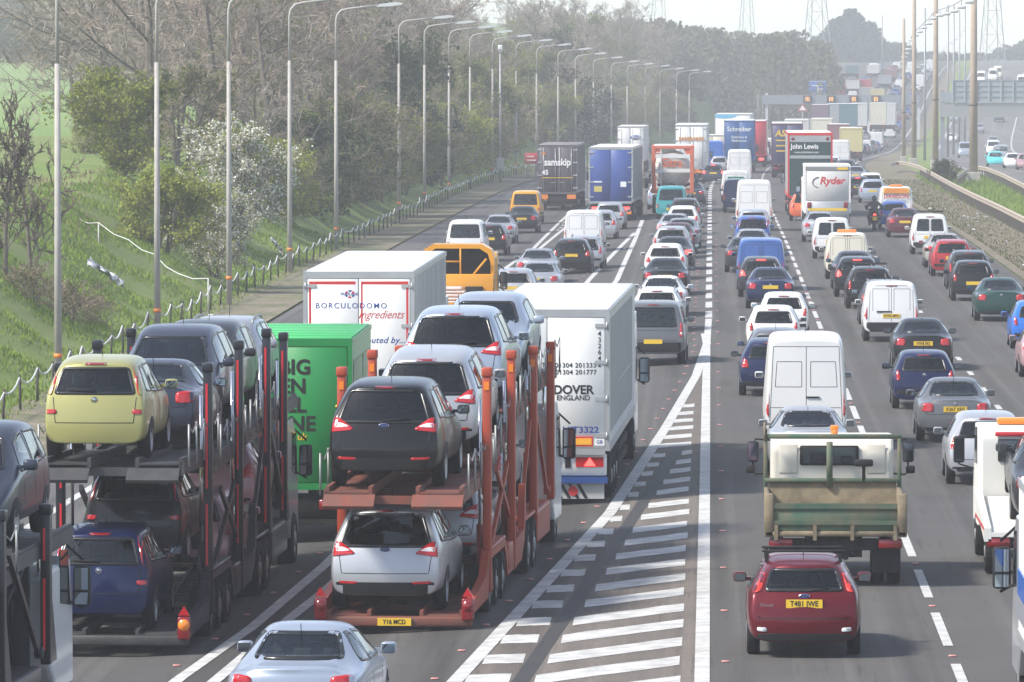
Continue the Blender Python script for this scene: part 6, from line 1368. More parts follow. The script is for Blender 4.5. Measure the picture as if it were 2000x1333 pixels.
bo = lorry(X, d, 'white lorry with a thin red border and blue lettering on its rear doors', H=4.47, L=16, rods=False, z=zs(X, d), yaw=-math.atan(.006), rear=M_WTRUCK, side=mat('silver_trailer_side', (.42, .42, .43), .45, .2, noise=(.6, .4, (.3, .3, .31))))
M_BLUEINK = mat('ink_blue', (.02, .05, .25), .5); M_REDINK = mat('lettering_red', (.5, .03, .03), .5)
m = MB()
for s in (1, -1):
    a, b = sorted((s*.07, s*1.13)); m.box(a, b, -.0325, -.029, 4.19, 4.26); 
    a, b = sorted((s*1.08, s*1.13)); m.box(a, b, -.0325, -.029, 1.4, 4.19)
m.box(.05, .09, -.0325, -.029, 1.4, 4.26); m.build('red_border', M_REDINK, bo)
m = MB(); put_text(m, 'BORCULODOMO', -.17, -.0335, 3.70, .175, 0, .008, space=1.28); put_text(m, 'FRIESLAND', -.20, -.0345, 3.97, .085, 0, .01); put_text(m, 'Distributed by.....', .42, -.0335, 2.92, .20, 0, .01, .3, space=1.05); m.build('lettering', M_BLUEINK, bo)
m = MB(); put_text(m, 'Ingredients', .50, -.0335, 3.50, .27, 0, 0, .45, sx=.85); m.build('script_lettering', M_REDINK, bo)
m = MB()
for k in range(6):
    a = k*math.pi/3; m.add([(-.2 + r_*math.cos(a+t_), -.033, 3.97 + r_*.8*math.sin(a+t_)) for r_, t_ in ((.07, .1), (.12, .15), (.12, .85), (.07, .9))], [(0, 1, 2, 3)], k % 2)
m.build('globe_emblem', [M_REDINK, M_BLUEINK], bo)
d = 127.5; X = gx(686, d) - 1.25
M_GRN = mat('green_trailer', (.010, .22, .05), .45, noise=(.8, .35, (.010, .16, .04))); 
gt = lorry(X, d, 'bright green lorry with bold black lettering between the two car transporters', H=3.95, L=7.2, z=zs(X, d), yaw=0, side=M_GRN, roof=mat('pale_green_roof', (.06, .42, .13), .5), rear=M_GRN, frame=M_GRN, ribs=False, rods=False, axles=(1.6, 2.9), name='box_lorry')
for c in gt.children:
    if c.name.startswith('door'):
        for h_ in list(c.children): bpy.data.objects.remove(h_)
m = MB()
for tx, xr, z in (('BIG', .47, 3.40), ('EN', .38, 3.03), ('EL', .38, 2.67), ('NE', .56, 2.31)): put_text(m, tx, xr, -.036, z, .40, 0, .03, align='RIGHT')
m.build('lettering', M_INK, gt)
m = MB(); put_text(m, '.co.uk', .40, -.037, 2.07, .2, 0, .012, align='RIGHT'); pts = [(.42 + .75*math.cos(t), -.04, 2.4 + .38*math.sin(t)) for t in [-.9 + k*.17 for k in range(11)]]
m.tube(pts, .022, 5); m.build('yellow_lettering', mat('lettering_yellow', (.72, .45, .02), .5), gt)
m = MB()
for k in range(2): m.box(1.256, 1.262, .6+k*3.4, 3.4+k*3.4, 2.0, 3.5)
m.build('side_picture', mat('dark_green_print', (.012, .10, .04), .5, noise=(1.2, .9, (.1, .3, .12))), gt)
# yellow tipper body seen above the white lorry
d = 214; X = gx(963, d) - 1.3; z = zs(X, d); r = empty('grab_lorry', (X, d, z), -math.atan(.005)); tag(r, 'golden yellow lorry with a rounded open hood and white sacks in its bed', 'lorry', 'lorries on the motorway'); G = paint('gold')
prof = [(-1.2, 1.1), (-1.2, 2.75), (-1.1, 3.05), (-.8, 3.22), (.8, 3.22), (1.1, 3.05), (1.2, 2.75), (1.2, 1.1)]
m = MB(); inn = [(x*.90, z_ - .14 if z_ > 2 else z_) for x, z_ in prof]
v = [(x, y, z_) for y in (3.6, 5.0) for x, z_ in prof] + [(x, y, z_) for y in (3.6, 5.0) for x, z_ in inn]; f = []
for k in range(7): f += [(k, k+1, k+9, k+8), (16+k, 24+k, 25+k, 17+k), (k, 16+k, 17+k, k+1)]
m.add(v, f); m.build('hood', G, r); m = MB(); m.box(-1.08, 1.08, 4.9, 5.0, 1.1, 3.1); m.build('hood_back', M_DARK, r)
m = MB(); m.bevbox(-1.2, 1.2, 3.4, 3.6, 1.1, 2.25, .03); m.box(-.8, -.75, 3.45, 3.5, 2.2, 3.0); m.tube([(-1.1, 3.5, 2.65), (.1, 3.5, 2.66)], .03, 6); m.tube([(.1, 3.5, 2.1), (.1, 3.5, 3.1)], .03, 6); m.tube([(.5, 3.5, 2.2), (.95, 3.5, 2.75)], .04, 6); m.build('front_board', G, r)
m = MB(); m.box(-1.2, 1.2, 0, 3.5, .95, 1.08)
for s in (1, -1): m.box(*sorted((s*1.13, s*1.2)), 0, 3.5, 1.08, 1.45)
m.box(-1.13, 1.13, 0, .06, 1.08, 1.45); m.build('load_bed', G, r); m = MB(); m.bevbox(.25, .85, 3.25, 3.4, 1.15, 1.85, .03); m.build('tool_locker', M_PLAST, r)
m = MB()
for k in range(7): m.bevbox(-1.0+.06*(k % 2), .2+.05*(k % 3), 2.2, 3.2, 1.1+k*.11, 1.2+k*.11, .045)
m.build('sacks', mat('white_sacks', (.62, .58, .57), .6, noise=(6, .5, (.5, .35, .35))), r); o = r.children[-1]
for y in (.9, 2.1, 6.6):
    for s in (1, -1): truck_wheel(r, s*1.0, y, .48, .4)
m = MB(); m.box(-.5, .5, .2, 7.6, .6, .95); m.build('chassis', M_DARK, r); truck_cab(r, 5.2, G, h=2.9)
# further lorries
d = 420; X = gx(1089, d); M_CONT = mat('container_dark', (.075, .062, .075), .5, noise=(.7, .5, (.11, .10, .11)))
sm = lorry(X, d, 'dark container lorry with white lettering on the left slip road', H=4.15, z=zs(X, d), side=M_CONT, roof=mat('container_roof', (.28, .26, .27), .6), rear=M_CONT, frame=mat('container_frame', (.10, .09, .10), .5), yaw=-math.atan(.018), axles=(1.6, 2.9, 4.2))
m = MB(); put_text(m, 'samskip', 0, -.075, 3.05, .62, 0, .03, sx=.86); put_text(m, '45', -.78, -.075, 2.4, .42, 0, .03); m.build('lettering', M_WHITEINK, sm); m = MB(); m.box(-1.0, 1.0, -.08, -.068, 2.06, 2.1); m.build('yellow_line', mat('lettering_yellow', (.72, .45, .02), .5), sm); m = MB(); quad(m, [(-.98, 3.55), (-.74, 3.55), (-.86, 3.76)], -.07); m.build('warning_label', M_ORANGE, sm)
for s in (1, -1): m = MB(); m.box(*sorted((s*.6, s*1.15)), -.02, .06, .75, 1.02); m.build('marker_board', M_ORNG, sm)
d = 378; X = gx(1193, d); M_BDOOR = mat('blue_door', (.035, .075, .28), .4, noise=(.8, .3, (.03, .06, .2)))
bd = lorry(X, d, 'grey curtain sided lorry with two bright blue rear doors', H=4.25, z=zs(X, d), side=M_CURTAIN, roof=M_WTRUCK, rear=M_BDOOR, yaw=-math.atan(.03), lights='brake', rods=False)
m = MB(); m.box(-.95, -.5, -.034, -.031, 1.72, 2.05); m.build('notice', mat('notice_yellow', (.55, .45, .12), .5), bd); m = MB(); m.box(.55, .88, -.034, -.031, 2.0, 2.3); m.build('sticker', M_WHITEINK, bd); m = MB(); m.box(-.98, -.5, -.034, -.031, 2.25, 2.33); m.build('sticker', M_WHITEINK, bd)
for s in (1, -1): m = MB(); m.box(*sorted((s*.6, s*1.18)), -.02, .05, .45, .63); m.build('marker_board', M_ORNG, bd)
d = 610; X = gx(1232, d); fd = lorry(X, d, 'white lorry with a blue oval badge behind the blue door lorry', H=4.3, z=zs(X, d), lod=1); m = MB(); m.lathe([(-.06, .001), (-.055, .5), (-.03, .5)], (.45, 0, 3.3), 'y', 20); m.v = [(p[0], p[1], 3.3 + (p[2]-3.3)*.42) for p in m.v]; k = m.build('oval_badge', M_BLUEINK, fd); m = MB(); put_text(m, 'Ford', .45, -.068, 3.3, .34, 0, .01, .3); m.build('badge_lettering', M_WHITEINK, k)
# orange framed tank container
d = 392; X = gx(1314, d); z = zs(X, d); r = empty('tank_lorry', (X, d, z), yaw_at(d)); tag(r, 'pale tank container in an orange frame on a lorry in the first lane', 'lorry', 'lorries on the motorway'); OR = mat('orange_frame', (.62, .13, .06), .45, noise=(2, .4, (.45, .16, .1)))
m = MB()
for y in (0, 5.9):
    for s in (1, -1): m.bevbox(*sorted((s*1.02, s*1.24)), y, y+.2, 1.2, 4.0, .02)
    m.bevbox(-1.02, 1.02, y, y+.2, 1.2, 1.38, .02); m.bevbox(-1.02, 1.02, y, y+.2, 3.82, 4.0, .02)
    for s in (1, -1): m.prism([(s*1.02, 3.82), (s*.62, 3.82), (s*1.02, 3.2)] if s > 0 else [(-1.02, 3.82), (-1.02, 3.2), (-.62, 3.82)], 'y', y+.05, y+.15)
for s in (1, -1): m.bevbox(*sorted((s*1.1, s*1.24)), .2, 5.9, 1.2, 1.36, .02); m.bevbox(*sorted((s*1.1, s*1.24)), .2, 5.9, 3.86, 4.0, .02)
m.build('frame', OR, r); TK = mat('tank_steel', (.62, .60, .55), .4, 0, noise=(1.2, .6, (.36, .34, .30)))
m = MB(); m.lathe([(.25, .05), (.2, .5), (.32, .85), (.55, 1.05), (.9, 1.12), (5.3, 1.12), (5.7, .9), (5.85, .3)], (0, 0, 2.56), 'y', 28); m.build('tank', TK, r)
m = MB(); m.box(-1.02, 1.02, -.01, .05, 3.28, 3.52); m.box(-1.02, 1.02, -.01, .05, 2.44, 2.66); m.box(-.72, -.66, -.03, .0, 1.38, 3.82)
for k in range(8): m.box(-1.0, -.69, -.02, .0, 1.5+k*.3, 1.54+k*.3)
m.build('ladder', M_WTRUCK, r); m = MB(); put_text(m, 'Sitra', -.02, -.03, 2.99, .72, 0, .03, sx=.9); m.build('lettering', OR, r); m = MB(); m.lathe([(-.05, .05), (-.05, .2), (.2, .2)], (-.05, 0, 1.62), 'y', 14); m.tube([(-.9, .1, 1.75), (-.4, 0, 1.55), (.5, 0, 1.55), (1.0, .1, 1.8)], .09, 8); m.build('outlet_valve', M_DARK, r)
m = MB(); m.box(-1.2, 1.2, .1, .25, .6, 1.1); m.box(-.55, .55, .2, 9.5, .85, 1.15); m.build('chassis', M_DARK, r); m = MB(); m.box(-1.1, 1.1, .3, 5.9, 4.0, 4.04); m.build('walkway', M_WTRUCK, r)
for y in (1.0, 2.3, 3.6, 6.9):
    for s in (1, -1): truck_wheel(r, s*1.03, y, .5, .36)
truck_cab(r, 7.2, paint('white'), h=3.2)
d = 512; X = gx(1350, d); wo = lorry(X, d, 'tall white container lorry with orange lettering ahead of the orange tank', H=4.45, z=zs(X, d), lod=1, axles=(1.6, 2.9)); m = MB(); put_text(m, 'OVOTREND'[:0] or 'TAUSTRAXI', .1, -.07, 3.3, .42, 0, .03, sx=.85); bpy.data.objects.remove(m.build('lettering', M_ORNG, wo)); m = MB()
for k in range(9): m.box(-.95+k*.22, -.80+k*.22, -.075, -.068, 3.22+.02*(k % 3), 3.52)
m.build('orange_letter_blocks', mat('lettering_orange', (.6, .25, .05), .5), wo); m = MB(); m.box(.0, 1.15, -.02, .08, .75, 1.05); m.build('marker_board', M_ORNG, wo)
d = 563; X = gx(1443.5, d); M_SCH = mat('schreiber_blue', (.02, .085, .25), .45); sc_ = lorry(X, d, 'deep blue lorry with white serif style lettering high on its back', H=4.45, z=zs(X, d), side=M_SCH, rear=M_SCH, frame=M_SCH, lod=2, doors=True)
m = MB(); put_text(m, 'Schreiber', 0, -.04, 3.72, .56, 0, .012, sx=.95); put_text(m, 'Kitchens &', 0, -.04, 3.05, .3, 0, .006); put_text(m, 'Bedrooms', 0, -.04, 2.75, .3, 0, .006); m.build('lettering', M_WHITEINK, sc_)
d = 720; X = gx(1431, d); bw = lorry(X, d, 'very tall pale lorry with a light blue top stripe behind the deep blue lorry', H=5.3, W=3.9, z=zs(X, d), lod=2); m = MB(); m.prism([(-1.9, 5.28), (.6, 5.28), (.2, 5.0), (-.6, 4.85), (-1.9, 4.9)], 'y', -.06, -.035); m.build('blue_stripe', mat('sky_blue_print', (.12, .42, .65), .5), bw)
d = 378; X = gx(1582, d); M_JL = mat('store_green', (.018, .05, .048), .45); jl = lorry(X, d, 'tall dark green lorry with a red edge and white store lettering', H=4.75, W=2.52, z=zs(X, d), side=mat('store_side', (.35, .34, .33), .5), rear=M_JL, frame=M_REDB, ribs=False, rods=False, doors=False, roof=M_WTRUCK)
m = MB(); m.box(-1.16, 1.16, -.03, 0, 1.2, 4.6); k = m.build('rear_door', M_JL, jl); m = MB(); m.box(-1.16, 1.16, -.045, -.031, 4.24, 4.6); m.box(-1.16, 1.16, -.045, -.031, 3.30, 3.48); m.build('grey_band', M_ALU, k); m = MB()
for s in (1, -1): m.lathe([(-.06, .09), (-.045, .1)], (s*.98, 0, 4.42), 'y', 14)
m.build('round_lamp', M_REDD, k); m = MB(); put_text(m, 'John Lewis', -.32, -.05, 3.98, .40, 0, .025, sx=.9); put_text(m, 'www.johnlewis.com', -.2, -.05, 3.66, .17, 0, .01); m.build('lettering', M_WHITEINK, k); m = MB(); m.box(.2, .62, -.04, 0, .95, 1.15); m.build('marker_board', M_ORNG, jl)
d = 339; X = gx(1616, d); ry = lorry(X, d, 'white rental box lorry with red lettering and a yellow band on its tail lift', L=6.6, H=3.42, W=2.32, zf=1.0, z=zs(X, d), name='box_lorry', doors=False, ribs=False, axles=(1.6,), frame=M_WTRUCK, roof=M_WTRUCK, tail=False)
m = MB(); m.bevbox(-1.06, 1.06, -.045, .0, 1.62, 3.12, .015, 0, 1); k = m.build('roller_shutter', mat('shutter_panel', (.58, .57, .55), .5, noise=(.8, .4, (.45, .44, .42))), ry); m = MB(); put_text(m, 'Ryder', .22, -.05, 2.62, .52, 0, .03, .25); m.build('lettering', M_REDINK, k); m = MB(); m.tube([(-.45 + .32*math.cos(t), -.055, 2.55 + .26*math.sin(t)) for t in [1.6 + q*.33 for q in range(10)]], .018, 5); m.build('swoosh', M_INK, k)
m = MB(); m.bevbox(-1.1, 1.1, -.09, -.03, .55, 1.58, .02, 0, 1); k = m.build('tail_lift', M_ALU, ry); m = MB(); m.box(-.98, .98, -.10, -.088, 1.10, 1.24); m.build('yellow_band', M_PLATEY, k); m = MB(); m.box(-1.0, -.2, -.11, -.1, .98, 1.06); m.build('blue_label', M_BLUEINK, k)
for s in (1, -1): m = MB(); m.bevbox(*sorted((s*.82, s*1.04)), -.12, -.088, 1.25, 1.55, .02, 0, 1); m.build('tail_light', M_REDD, k)
m = MB(); m.box(-1.12, 1.12, -.06, -.04, 3.16, 3.34); q = m.build('header_board', mat('header_grey', (.2, .2, .2), .5), ry); m = MB(); m.box(.5, 1.02, -.07, -.058, 3.19, 3.31); m.build('yellow_label', M_PLATEY, q)
d = 532; X = gx(1537, d); M_PUR = mat('purple_lorry', (.09, .03, .07), .45); as_ = lorry(X, d, 'dark plum lorry with yellow lettering left of the green store lorry', H=4.35, z=zs(X, d), rear=mat('dusk_blue', (.05, .05, .11), .45), side=M_PUR, frame=M_PUR, lod=2, ribs=False); m = MB(); put_text(m, 'AS', -.55, -.04, 3.55, .72, 0, .03, .15)
for k in range(3): m.box(-.9, -.1, -.042, -.036, 2.95-k*.42, 3.05-k*.42)
m.build('lettering', mat('lettering_yellow', (.72, .45, .02), .5), as_)
d = 620; X = gx(1469, d); M_RL = mat('red_lorry', (.38, .02, .04), .45); rl = lorry(X, d, 'red lorry half hidden behind the deep blue lorry', H=4.3, z=zs(X, d), rear=M_RL, side=M_RL, frame=M_RL, lod=2, ribs=False, lights='brake')
d = 640; X = gx(1392, d); lorry(X, d, 'cream box lorry left of the deep blue lorry', L=7, H=3.1, z=zs(X, d), rear=paint('offwhite'), lod=2, name='box_lorry', axles=(1.5,)); d = 600; X = gx(1371, d); put('bigvan', 'brightblue', 'bright blue van beside the tall white container lorry', 1394, dd=600); put('hatch', 'slate', 'dark car braking in front of the tall white container lorry', 1393, dd=500, brake=True)
put('supermini', 'silver', 'small silver car between the white container lorry and the white van with the green sign', 1405, dd=560)
# ------------------------------------------------------------------ tipper lorry
d = 111.8; X = gx(1633, d); r = empty('tipper_lorry', (X, d, 0), 0); tag(r, 'worn green and cream tipper lorry with an open bed in the second lane', 'lorry', 'lorries on the motorway')
M_TG = mat('tipper_green', (.02, .095, .06), .7, noise=(2.0, 1.0, (.15, .12, .075))); M_TB = mat('tipper_bed', (.25, .20, .125), .85, noise=(2.6, 1.0, (.11, .09, .06))); M_CAB = mat('tipper_cab', (.62, .60, .53), .5, noise=(1.5, .5, (.50, .47, .40)))
m = MB(); m.bevbox(-1.17, 1.17, 0, .07, .90, 1.40, .015, 0, 1); m.box(-1.17, 1.17, -.03, .0, 1.33, 1.42); m.box(-1.17, 1.17, -.03, .0, 1.06, 1.13); tg = m.build('tailboard', M_TG, r); m = MB(); m.bevbox(-1.19, 1.19, -.05, .03, .86, .95, .02, 0, 1)
for x in (-1.0, -.35, .28, 1.0): m.box(x-.03, x+.03, -.075, -.03, .80, 1.05)
m.build('hinge_bar', M_TB, tg)
m = MB()
for s in (1, -1): m.bevbox(*sorted((s*1.10, s*1.18)), .07, 3.1, .9, 1.5, .015, 0, 1); m.bevbox(*sorted((s*1.04, s*1.2)), -.05, .16, .85, 1.58, .02, 0, 1)
m.build('side_board', M_TB, r); m = MB(); m.box(-1.1, 1.1, .07, 3.1, .86, .93); m.build('bed_floor', M_TB, r)
m = MB(); m.prism([(2.95, .9), (3.1, .9), (3.2, 1.62), (3.05, 1.62)], 'x', -1.1, 1.1); k = m.build('bed_front', M_TB, r); m = MB(); m.bevbox(-1.17, 1.17, 2.98, 3.1, 1.58, 1.65, .01, 0, 1); m.build('top_rail', M_TG, k)
m = MB()
for s in (1, -1): m.bevbox(*sorted((s*1.12, s*1.19)), 3.02, 3.1, 1.3, 2.36, .012, 0, 1)
m.bevbox(-1.19, 1.19, 3.02, 3.12, 2.33, 2.41, .012, 0, 1); hb_ = m.build('headboard_frame', M_TG, r); m = MB(); m.tube([(-.05, 3.0, 1.5), (-.05, 3.0, 2.28)], .055, 10); m.build('hydraulic_ram', M_TG, hb_); m = MB(); m.bevbox(.38, .70, 2.9, 3.05, 1.86, 1.98, .03); m.tube([(.54, 3.0, 1.6), (.54, 3.0, 1.9)], .03, 6); m.build('work_lamp', M_PLAST, r)
m = MB(); m.tube([(-1.17, 3.0, 2.3), (-1.17, 3.02, 2.62)], .02, 6); m.build('pole', M_TB, hb_)
prof = [(3.3, .8), (3.3, 2.16), (3.5, 2.33), (4.4, 2.37), (4.95, 1.9), (5.2, 1.4), (5.2, .7)]
m = MB(); m.prism(prof, 'x', -1.06, 1.06); cb = m.build('cab', M_CAB, r); b_ = cb.modifiers.new('b', 'BEVEL'); b_.width = .08; b_.segments = 3; b_.limit_method = 'ANGLE'
m = MB(); m.bevbox(-.56, .46, 3.268, 3.3, 1.86, 2.20, .03); k = m.build('window_seal', M_PLAST, cb); m = MB(); m.box(-.51, .41, 3.258, 3.266, 1.89, 2.17); m.build('rear_window', M_GLASSL, k); m = MB(); m.bevbox(-.38, -.08, 3.25, 3.262, 1.89, 2.08, .02); m.build('headrest', M_SEAT, k); m = MB(); m.bevbox(.14, .34, 3.25, 3.262, 1.89, 2.02, .02); m.build('headrest', M_SEAT, k)
for s in (1, -1):
    m = MB(); m.bevbox(*sorted((s*.60, s*.92)), 3.285, 3.302, 1.72, 2.22, .012); m.build('cab_panel', M_CAB, cb)
    m = MB(); m.tube([(s*1.05, 4.9, 2.2), (s*1.32, 4.9, 2.22), (s*1.36, 4.9, 2.1), (s*1.36, 4.9, 1.65), (s*1.3, 4.9, 1.6), (s*1.05, 4.9, 1.62)], .018, 6); m.bevbox(s*1.36-.1, s*1.36+.1, 4.84, 4.92, 1.82, 2.18, .04); m.bevbox(s*1.40-.08, s*1.40+.08, 4.84, 4.92, 1.62, 1.76, .03); q = m.build('wing_mirror', M_PLAST, cb); m = MB(); m.box(s*1.36-.08, s*1.36+.08, 4.832, 4.84, 1.85, 2.15); m.build('mirror_glass', M_MIRROR, q)
m = MB(); m.tube([(0.05, 3.9, 2.34), (.05, 3.9, 2.46)], .06, 10); m.bevbox(-.02, .12, 3.84, 3.96, 2.43, 2.52, .02); m.build('beacon', M_ORANGE, cb)
m = MB(); m.box(-.45, .45, .15, 5.0, .50, .86); m.box(-1.08, 1.08, .1, .2, .62, .82)
for k in range(6): m.bevbox(-.4+k*.13, -.3+k*.13, .12, .5, .42+.04*(k % 3), .6, .02)
m.build('chassis', M_DARK, r)
for s in (1, -1):
    m = MB(); m.bevbox(*sorted((s*.72, s*1.12)), .0, .1, .66, .82, .015, 0, 1); m.build('tail_light', M_REDD, r); m = MB(); m.box(*sorted((s*.62, s*1.1)), .42, .46, .22, .66); m.build('mudflap', M_PLAST, r)
    for y in (.95, 4.3): 
        for xx in ((.72, 1.0) if y < 2 else (.95,)): truck_wheel(r, s*xx, y, .38, .22)
# ------------------------------------------------------------------ recovery truck and its load
d = 114.0; X = gx(1905, d) + 1.26; r = empty('recovery_truck', (X, d, 0), 0); tag(r, 'white recovery truck with an amber light bar carrying a dark car at the right edge', 'recovery truck'); RW = mat('recovery_white', (.70, .70, .66), .45, noise=(1.4, .4, (.55, .53, .48)))
m = MB(); m.prism([(4.0, .9), (4.0, 2.2), (4.2, 2.38), (5.4, 2.38), (6.0, 1.8), (6.2, 1.3), (6.2, .6), (4.0, .6)], 'x', -1.05, 1.05); cb = m.build('cab', RW, r); b_ = cb.modifiers.new('b', 'BEVEL'); b_.width = .09; b_.segments = 3; b_.limit_method = 'ANGLE'
m = MB(); m.bevbox(-.7, .7, 3.97, 4.0, 1.75, 2.15, .03); m.build('rear_window', M_GLASS, cb); m = MB(); m.bevbox(-.7, .95, 4.3, 4.6, 2.39, 2.51, .03); m.build('light_bar', M_ORANGE, cb); m = MB(); m.bevbox(-.75, .0, 3.93, 4.0, 2.2, 2.28, .02); m.build('work_light', M_RED, cb); m = MB(); m.prism([(4.3, 1.7), (5.5, 1.65), (5.2, 2.3), (4.3, 2.35)], 'x', -1.062, -1.05); m.build('side_window', M_GLASS, cb)
m = MB(); m.prism([(0, .62), (0, .85), (3.9, 1.25), (3.9, 1.0)], 'x', -1.1, -.98); m.prism([(0, .62), (0, .85), (3.9, 1.25), (3.9, 1.0)], 'x', .98, 1.1); m.prism([(0, .70), (0, .78), (3.9, 1.14), (3.9, 1.06)], 'x', -.98, .98); m.build('load_bed', RW, r); m = MB(); m.box(-1.105, -1.1, .1, 3.8, .80, .86); m.build('side_stripe', M_REDB, r)
m = MB(); m.box(-.4, .4, .2, 5.8, .45, .75); m.box(-1.0, 1.0, .05, .15, .5, .68); m.build('chassis', M_DARK, r)
for s in (1, -1):
    m = MB(); m.bevbox(*sorted((s*.65, s*1.05)), .0, .08, .52, .68, .02, 0, 1); m.build('tail_light', M_REDD, r)
    for y in (1.0, 5.2): truck_wheel(r, s*.92, y, .38, .26)
    m = MB(); m.tube([(s*1.0, 5.8, 2.1), (s*1.32, 5.8, 2.1), (s*1.32, 5.8, 1.6), (s*1.0, 5.8, 1.5)], .02, 6); m.bevbox(s*1.32-.1, s*1.32+.1, 5.74, 5.84, 1.62, 2.1, .04); q = m.build('wing_mirror', M_PLAST, cb); m = MB(); m.box(s*1.32-.08, s*1.32+.08, 5.73, 5.742, 1.66, 2.06); m.build('mirror_glass', M_MIRROR, q)
car('saloon', X + .28, d + .6, 'darkgrey', 'dark grey car carried on the white recovery truck', cat='car', yaw=0, z=.76, plate=False, group='cars carried on lorries', roll=.09)
# lorry cut by the right edge
d = 81; X = gx(1966, 93) + 1.25; r = lorry(X, d, 'lorry cut by the right edge with a blue band and large left mirror', L=8.2, H=3.3, zf=1.15, z=0, yaw=0, name='articulated_lorry', side=M_WTRUCK, frame=M_ALU, rods=False, cabcol='silver', axles=(1.5,))
m = MB(); m.box(-1.275, -1.25, .2, 8.0, 1.75, 2.1); m.build('blue_band', paint('brightblue'), r)
m = MB(); m.box(-1.28, -1.25, .2, 8.0, 1.45, 1.74); m.build('lower_band', mat('band_grey', (.2, .21, .23), .5), r)
# ------------------------------------------------------------------ motorcyclist
d = 342; X = gx(1708, d); r = empty('motorcycle', (X, d, zs(X, d)), 0); tag(r, 'motorcycle filtering between the lanes left of the blue small car', 'motorcycle')
for y in (.32, 1.75):
    m = MB(); m.lathe([(-.06, .18), (-.08, .27), (-.04, .31), (.04, .31), (.08, .27), (.06, .18)], (0, 0, 0), 'x', 20); w_ = m.build('wheel', M_TYRE, r, (0, y, .31)); m = MB(); m.lathe([(-.05, .18), (-.05, .15), (.05, .15), (.05, .18)], (0, 0, 0), 'x', 16); m.build('rim', M_STEEL, w_)
m = MB(); m.tube([(0, .2, .72), (0, .5, .80), (0, .9, .78), (0, 1.2, .86)], .13, 10); m.bevbox(-.16, .16, 1.0, 1.5, .75, 1.02, .08); m.bevbox(-.2, .2, .85, 1.4, .35, .72, .08); m.tube([(0, 1.75, .31), (0, 1.5, .95)], .05, 8); m.bevbox(-.25, .25, 1.5, 1.75, .8, 1.15, .09); m.build('body', paint('black'), r)
m = MB(); m.tube([(-.38, 1.2, 1.08), (0, 1.42, 1.1), (.38, 1.2, 1.08)], .02, 6); m.build('handlebar', M_PLAST, r)
for s in (1, -1): m = MB(); m.tube([(s*.3, 1.3, 1.1), (s*.4, 1.3, 1.25)], .012, 5); m.bevbox(s*.42-.07, s*.42+.07, 1.26, 1.32, 1.2, 1.3, .02); m.build('mirror', M_PLAST, r)
m = MB(); m.bevbox(-.07, .07, .06, .14, .80, .88, .02); m.build('tail_light', M_STOP, r); m = MB(); m.box(-.11, .11, .05, .07, .55, .74); m.build('number_plate', M_PLATEY, r); m = MB(); m.tube([(.2, .1, .42), (.2, .8, .36)], .06, 8); m.build('exhaust', M_STEEL, r)
me = bpy.data.meshes.new('person'); J = {'pel': (0, .62, .90), 'wai': (0, .66, 1.12), 'che': (0, .78, 1.34), 'nek': (0, .86, 1.52), 'hed': (0, .90, 1.60), 'hip': (.13, .66, .88), 'kne': (.30, 1.05, .72), 'ank': (.24, .72, .34), 'toe': (.25, .92, .28), 'sho': (.21, .80, 1.42), 'elb': (.42, .98, 1.20), 'wri': (.38, 1.20, 1.10), 'han': (.36, 1.27, 1.08)}
names = ['pel', 'wai', 'che', 'nek', 'hed']; vs = [J[n_] for n_ in names]; es = [(0, 1), (1, 2), (2, 3), (3, 4)]; rad = [.17, .16, .19, .07, .09]
for s in (1, -1):
    i = len(vs)
    for n_, rr in (('hip', .12), ('kne', .085), ('ank', .06), ('toe', .05)): p = J[n_]; vs.append((p[0]*s, p[1], p[2])); rad.append(rr)
    es += [(0, i), (i, i+1), (i+1, i+2), (i+2, i+3)]; i = len(vs)
    for n_, rr in (('sho', .09), ('elb', .065), ('wri', .05), ('han', .05)): p = J[n_]; vs.append((p[0]*s, p[1], p[2])); rad.append(rr)
    es += [(2, i), (i, i+1), (i+1, i+2), (i+2, i+3)]
me.from_pydata(vs, es, []); o = bpy.data.objects.new('person', me); COL.objects.link(o); sk = o.modifiers.new('s', 'SKIN')
for i, rr in enumerate(rad): me.skin_vertices[0].data[i].radius = (rr, rr)
me.skin_vertices[0].data[0].use_root = True; ss = o.modifiers.new('u', 'SUBSURF'); ss.levels = 2; ss.render_levels = 2
dg = bpy.context.evaluated_depsgraph_get(); m2 = bpy.data.meshes.new_from_object(o.evaluated_get(dg)); o.modifiers.clear(); o.data = m2; m2.materials.append(mat('black_leathers', (.018, .02, .028), .5)); o.location = (X, d, zs(X, d))
for p in m2.polygons: p.use_smooth = True
tag(o, 'person in dark motorcycle clothes and a dark helmet riding the motorcycle', 'person')
m = MB(); bm = bmesh.new(); bmesh.ops.create_uvsphere(bm, u_segments=16, v_segments=12, radius=.15)
for v_ in bm.verts: v_.co = Vector((v_.co.x*.9, v_.co.y*1.1 + .91, v_.co.z + 1.68))
m.bm(bm, 0, True); m.build('helmet', mat('helmet', (.03, .03, .04), .2, 0, .6), o)
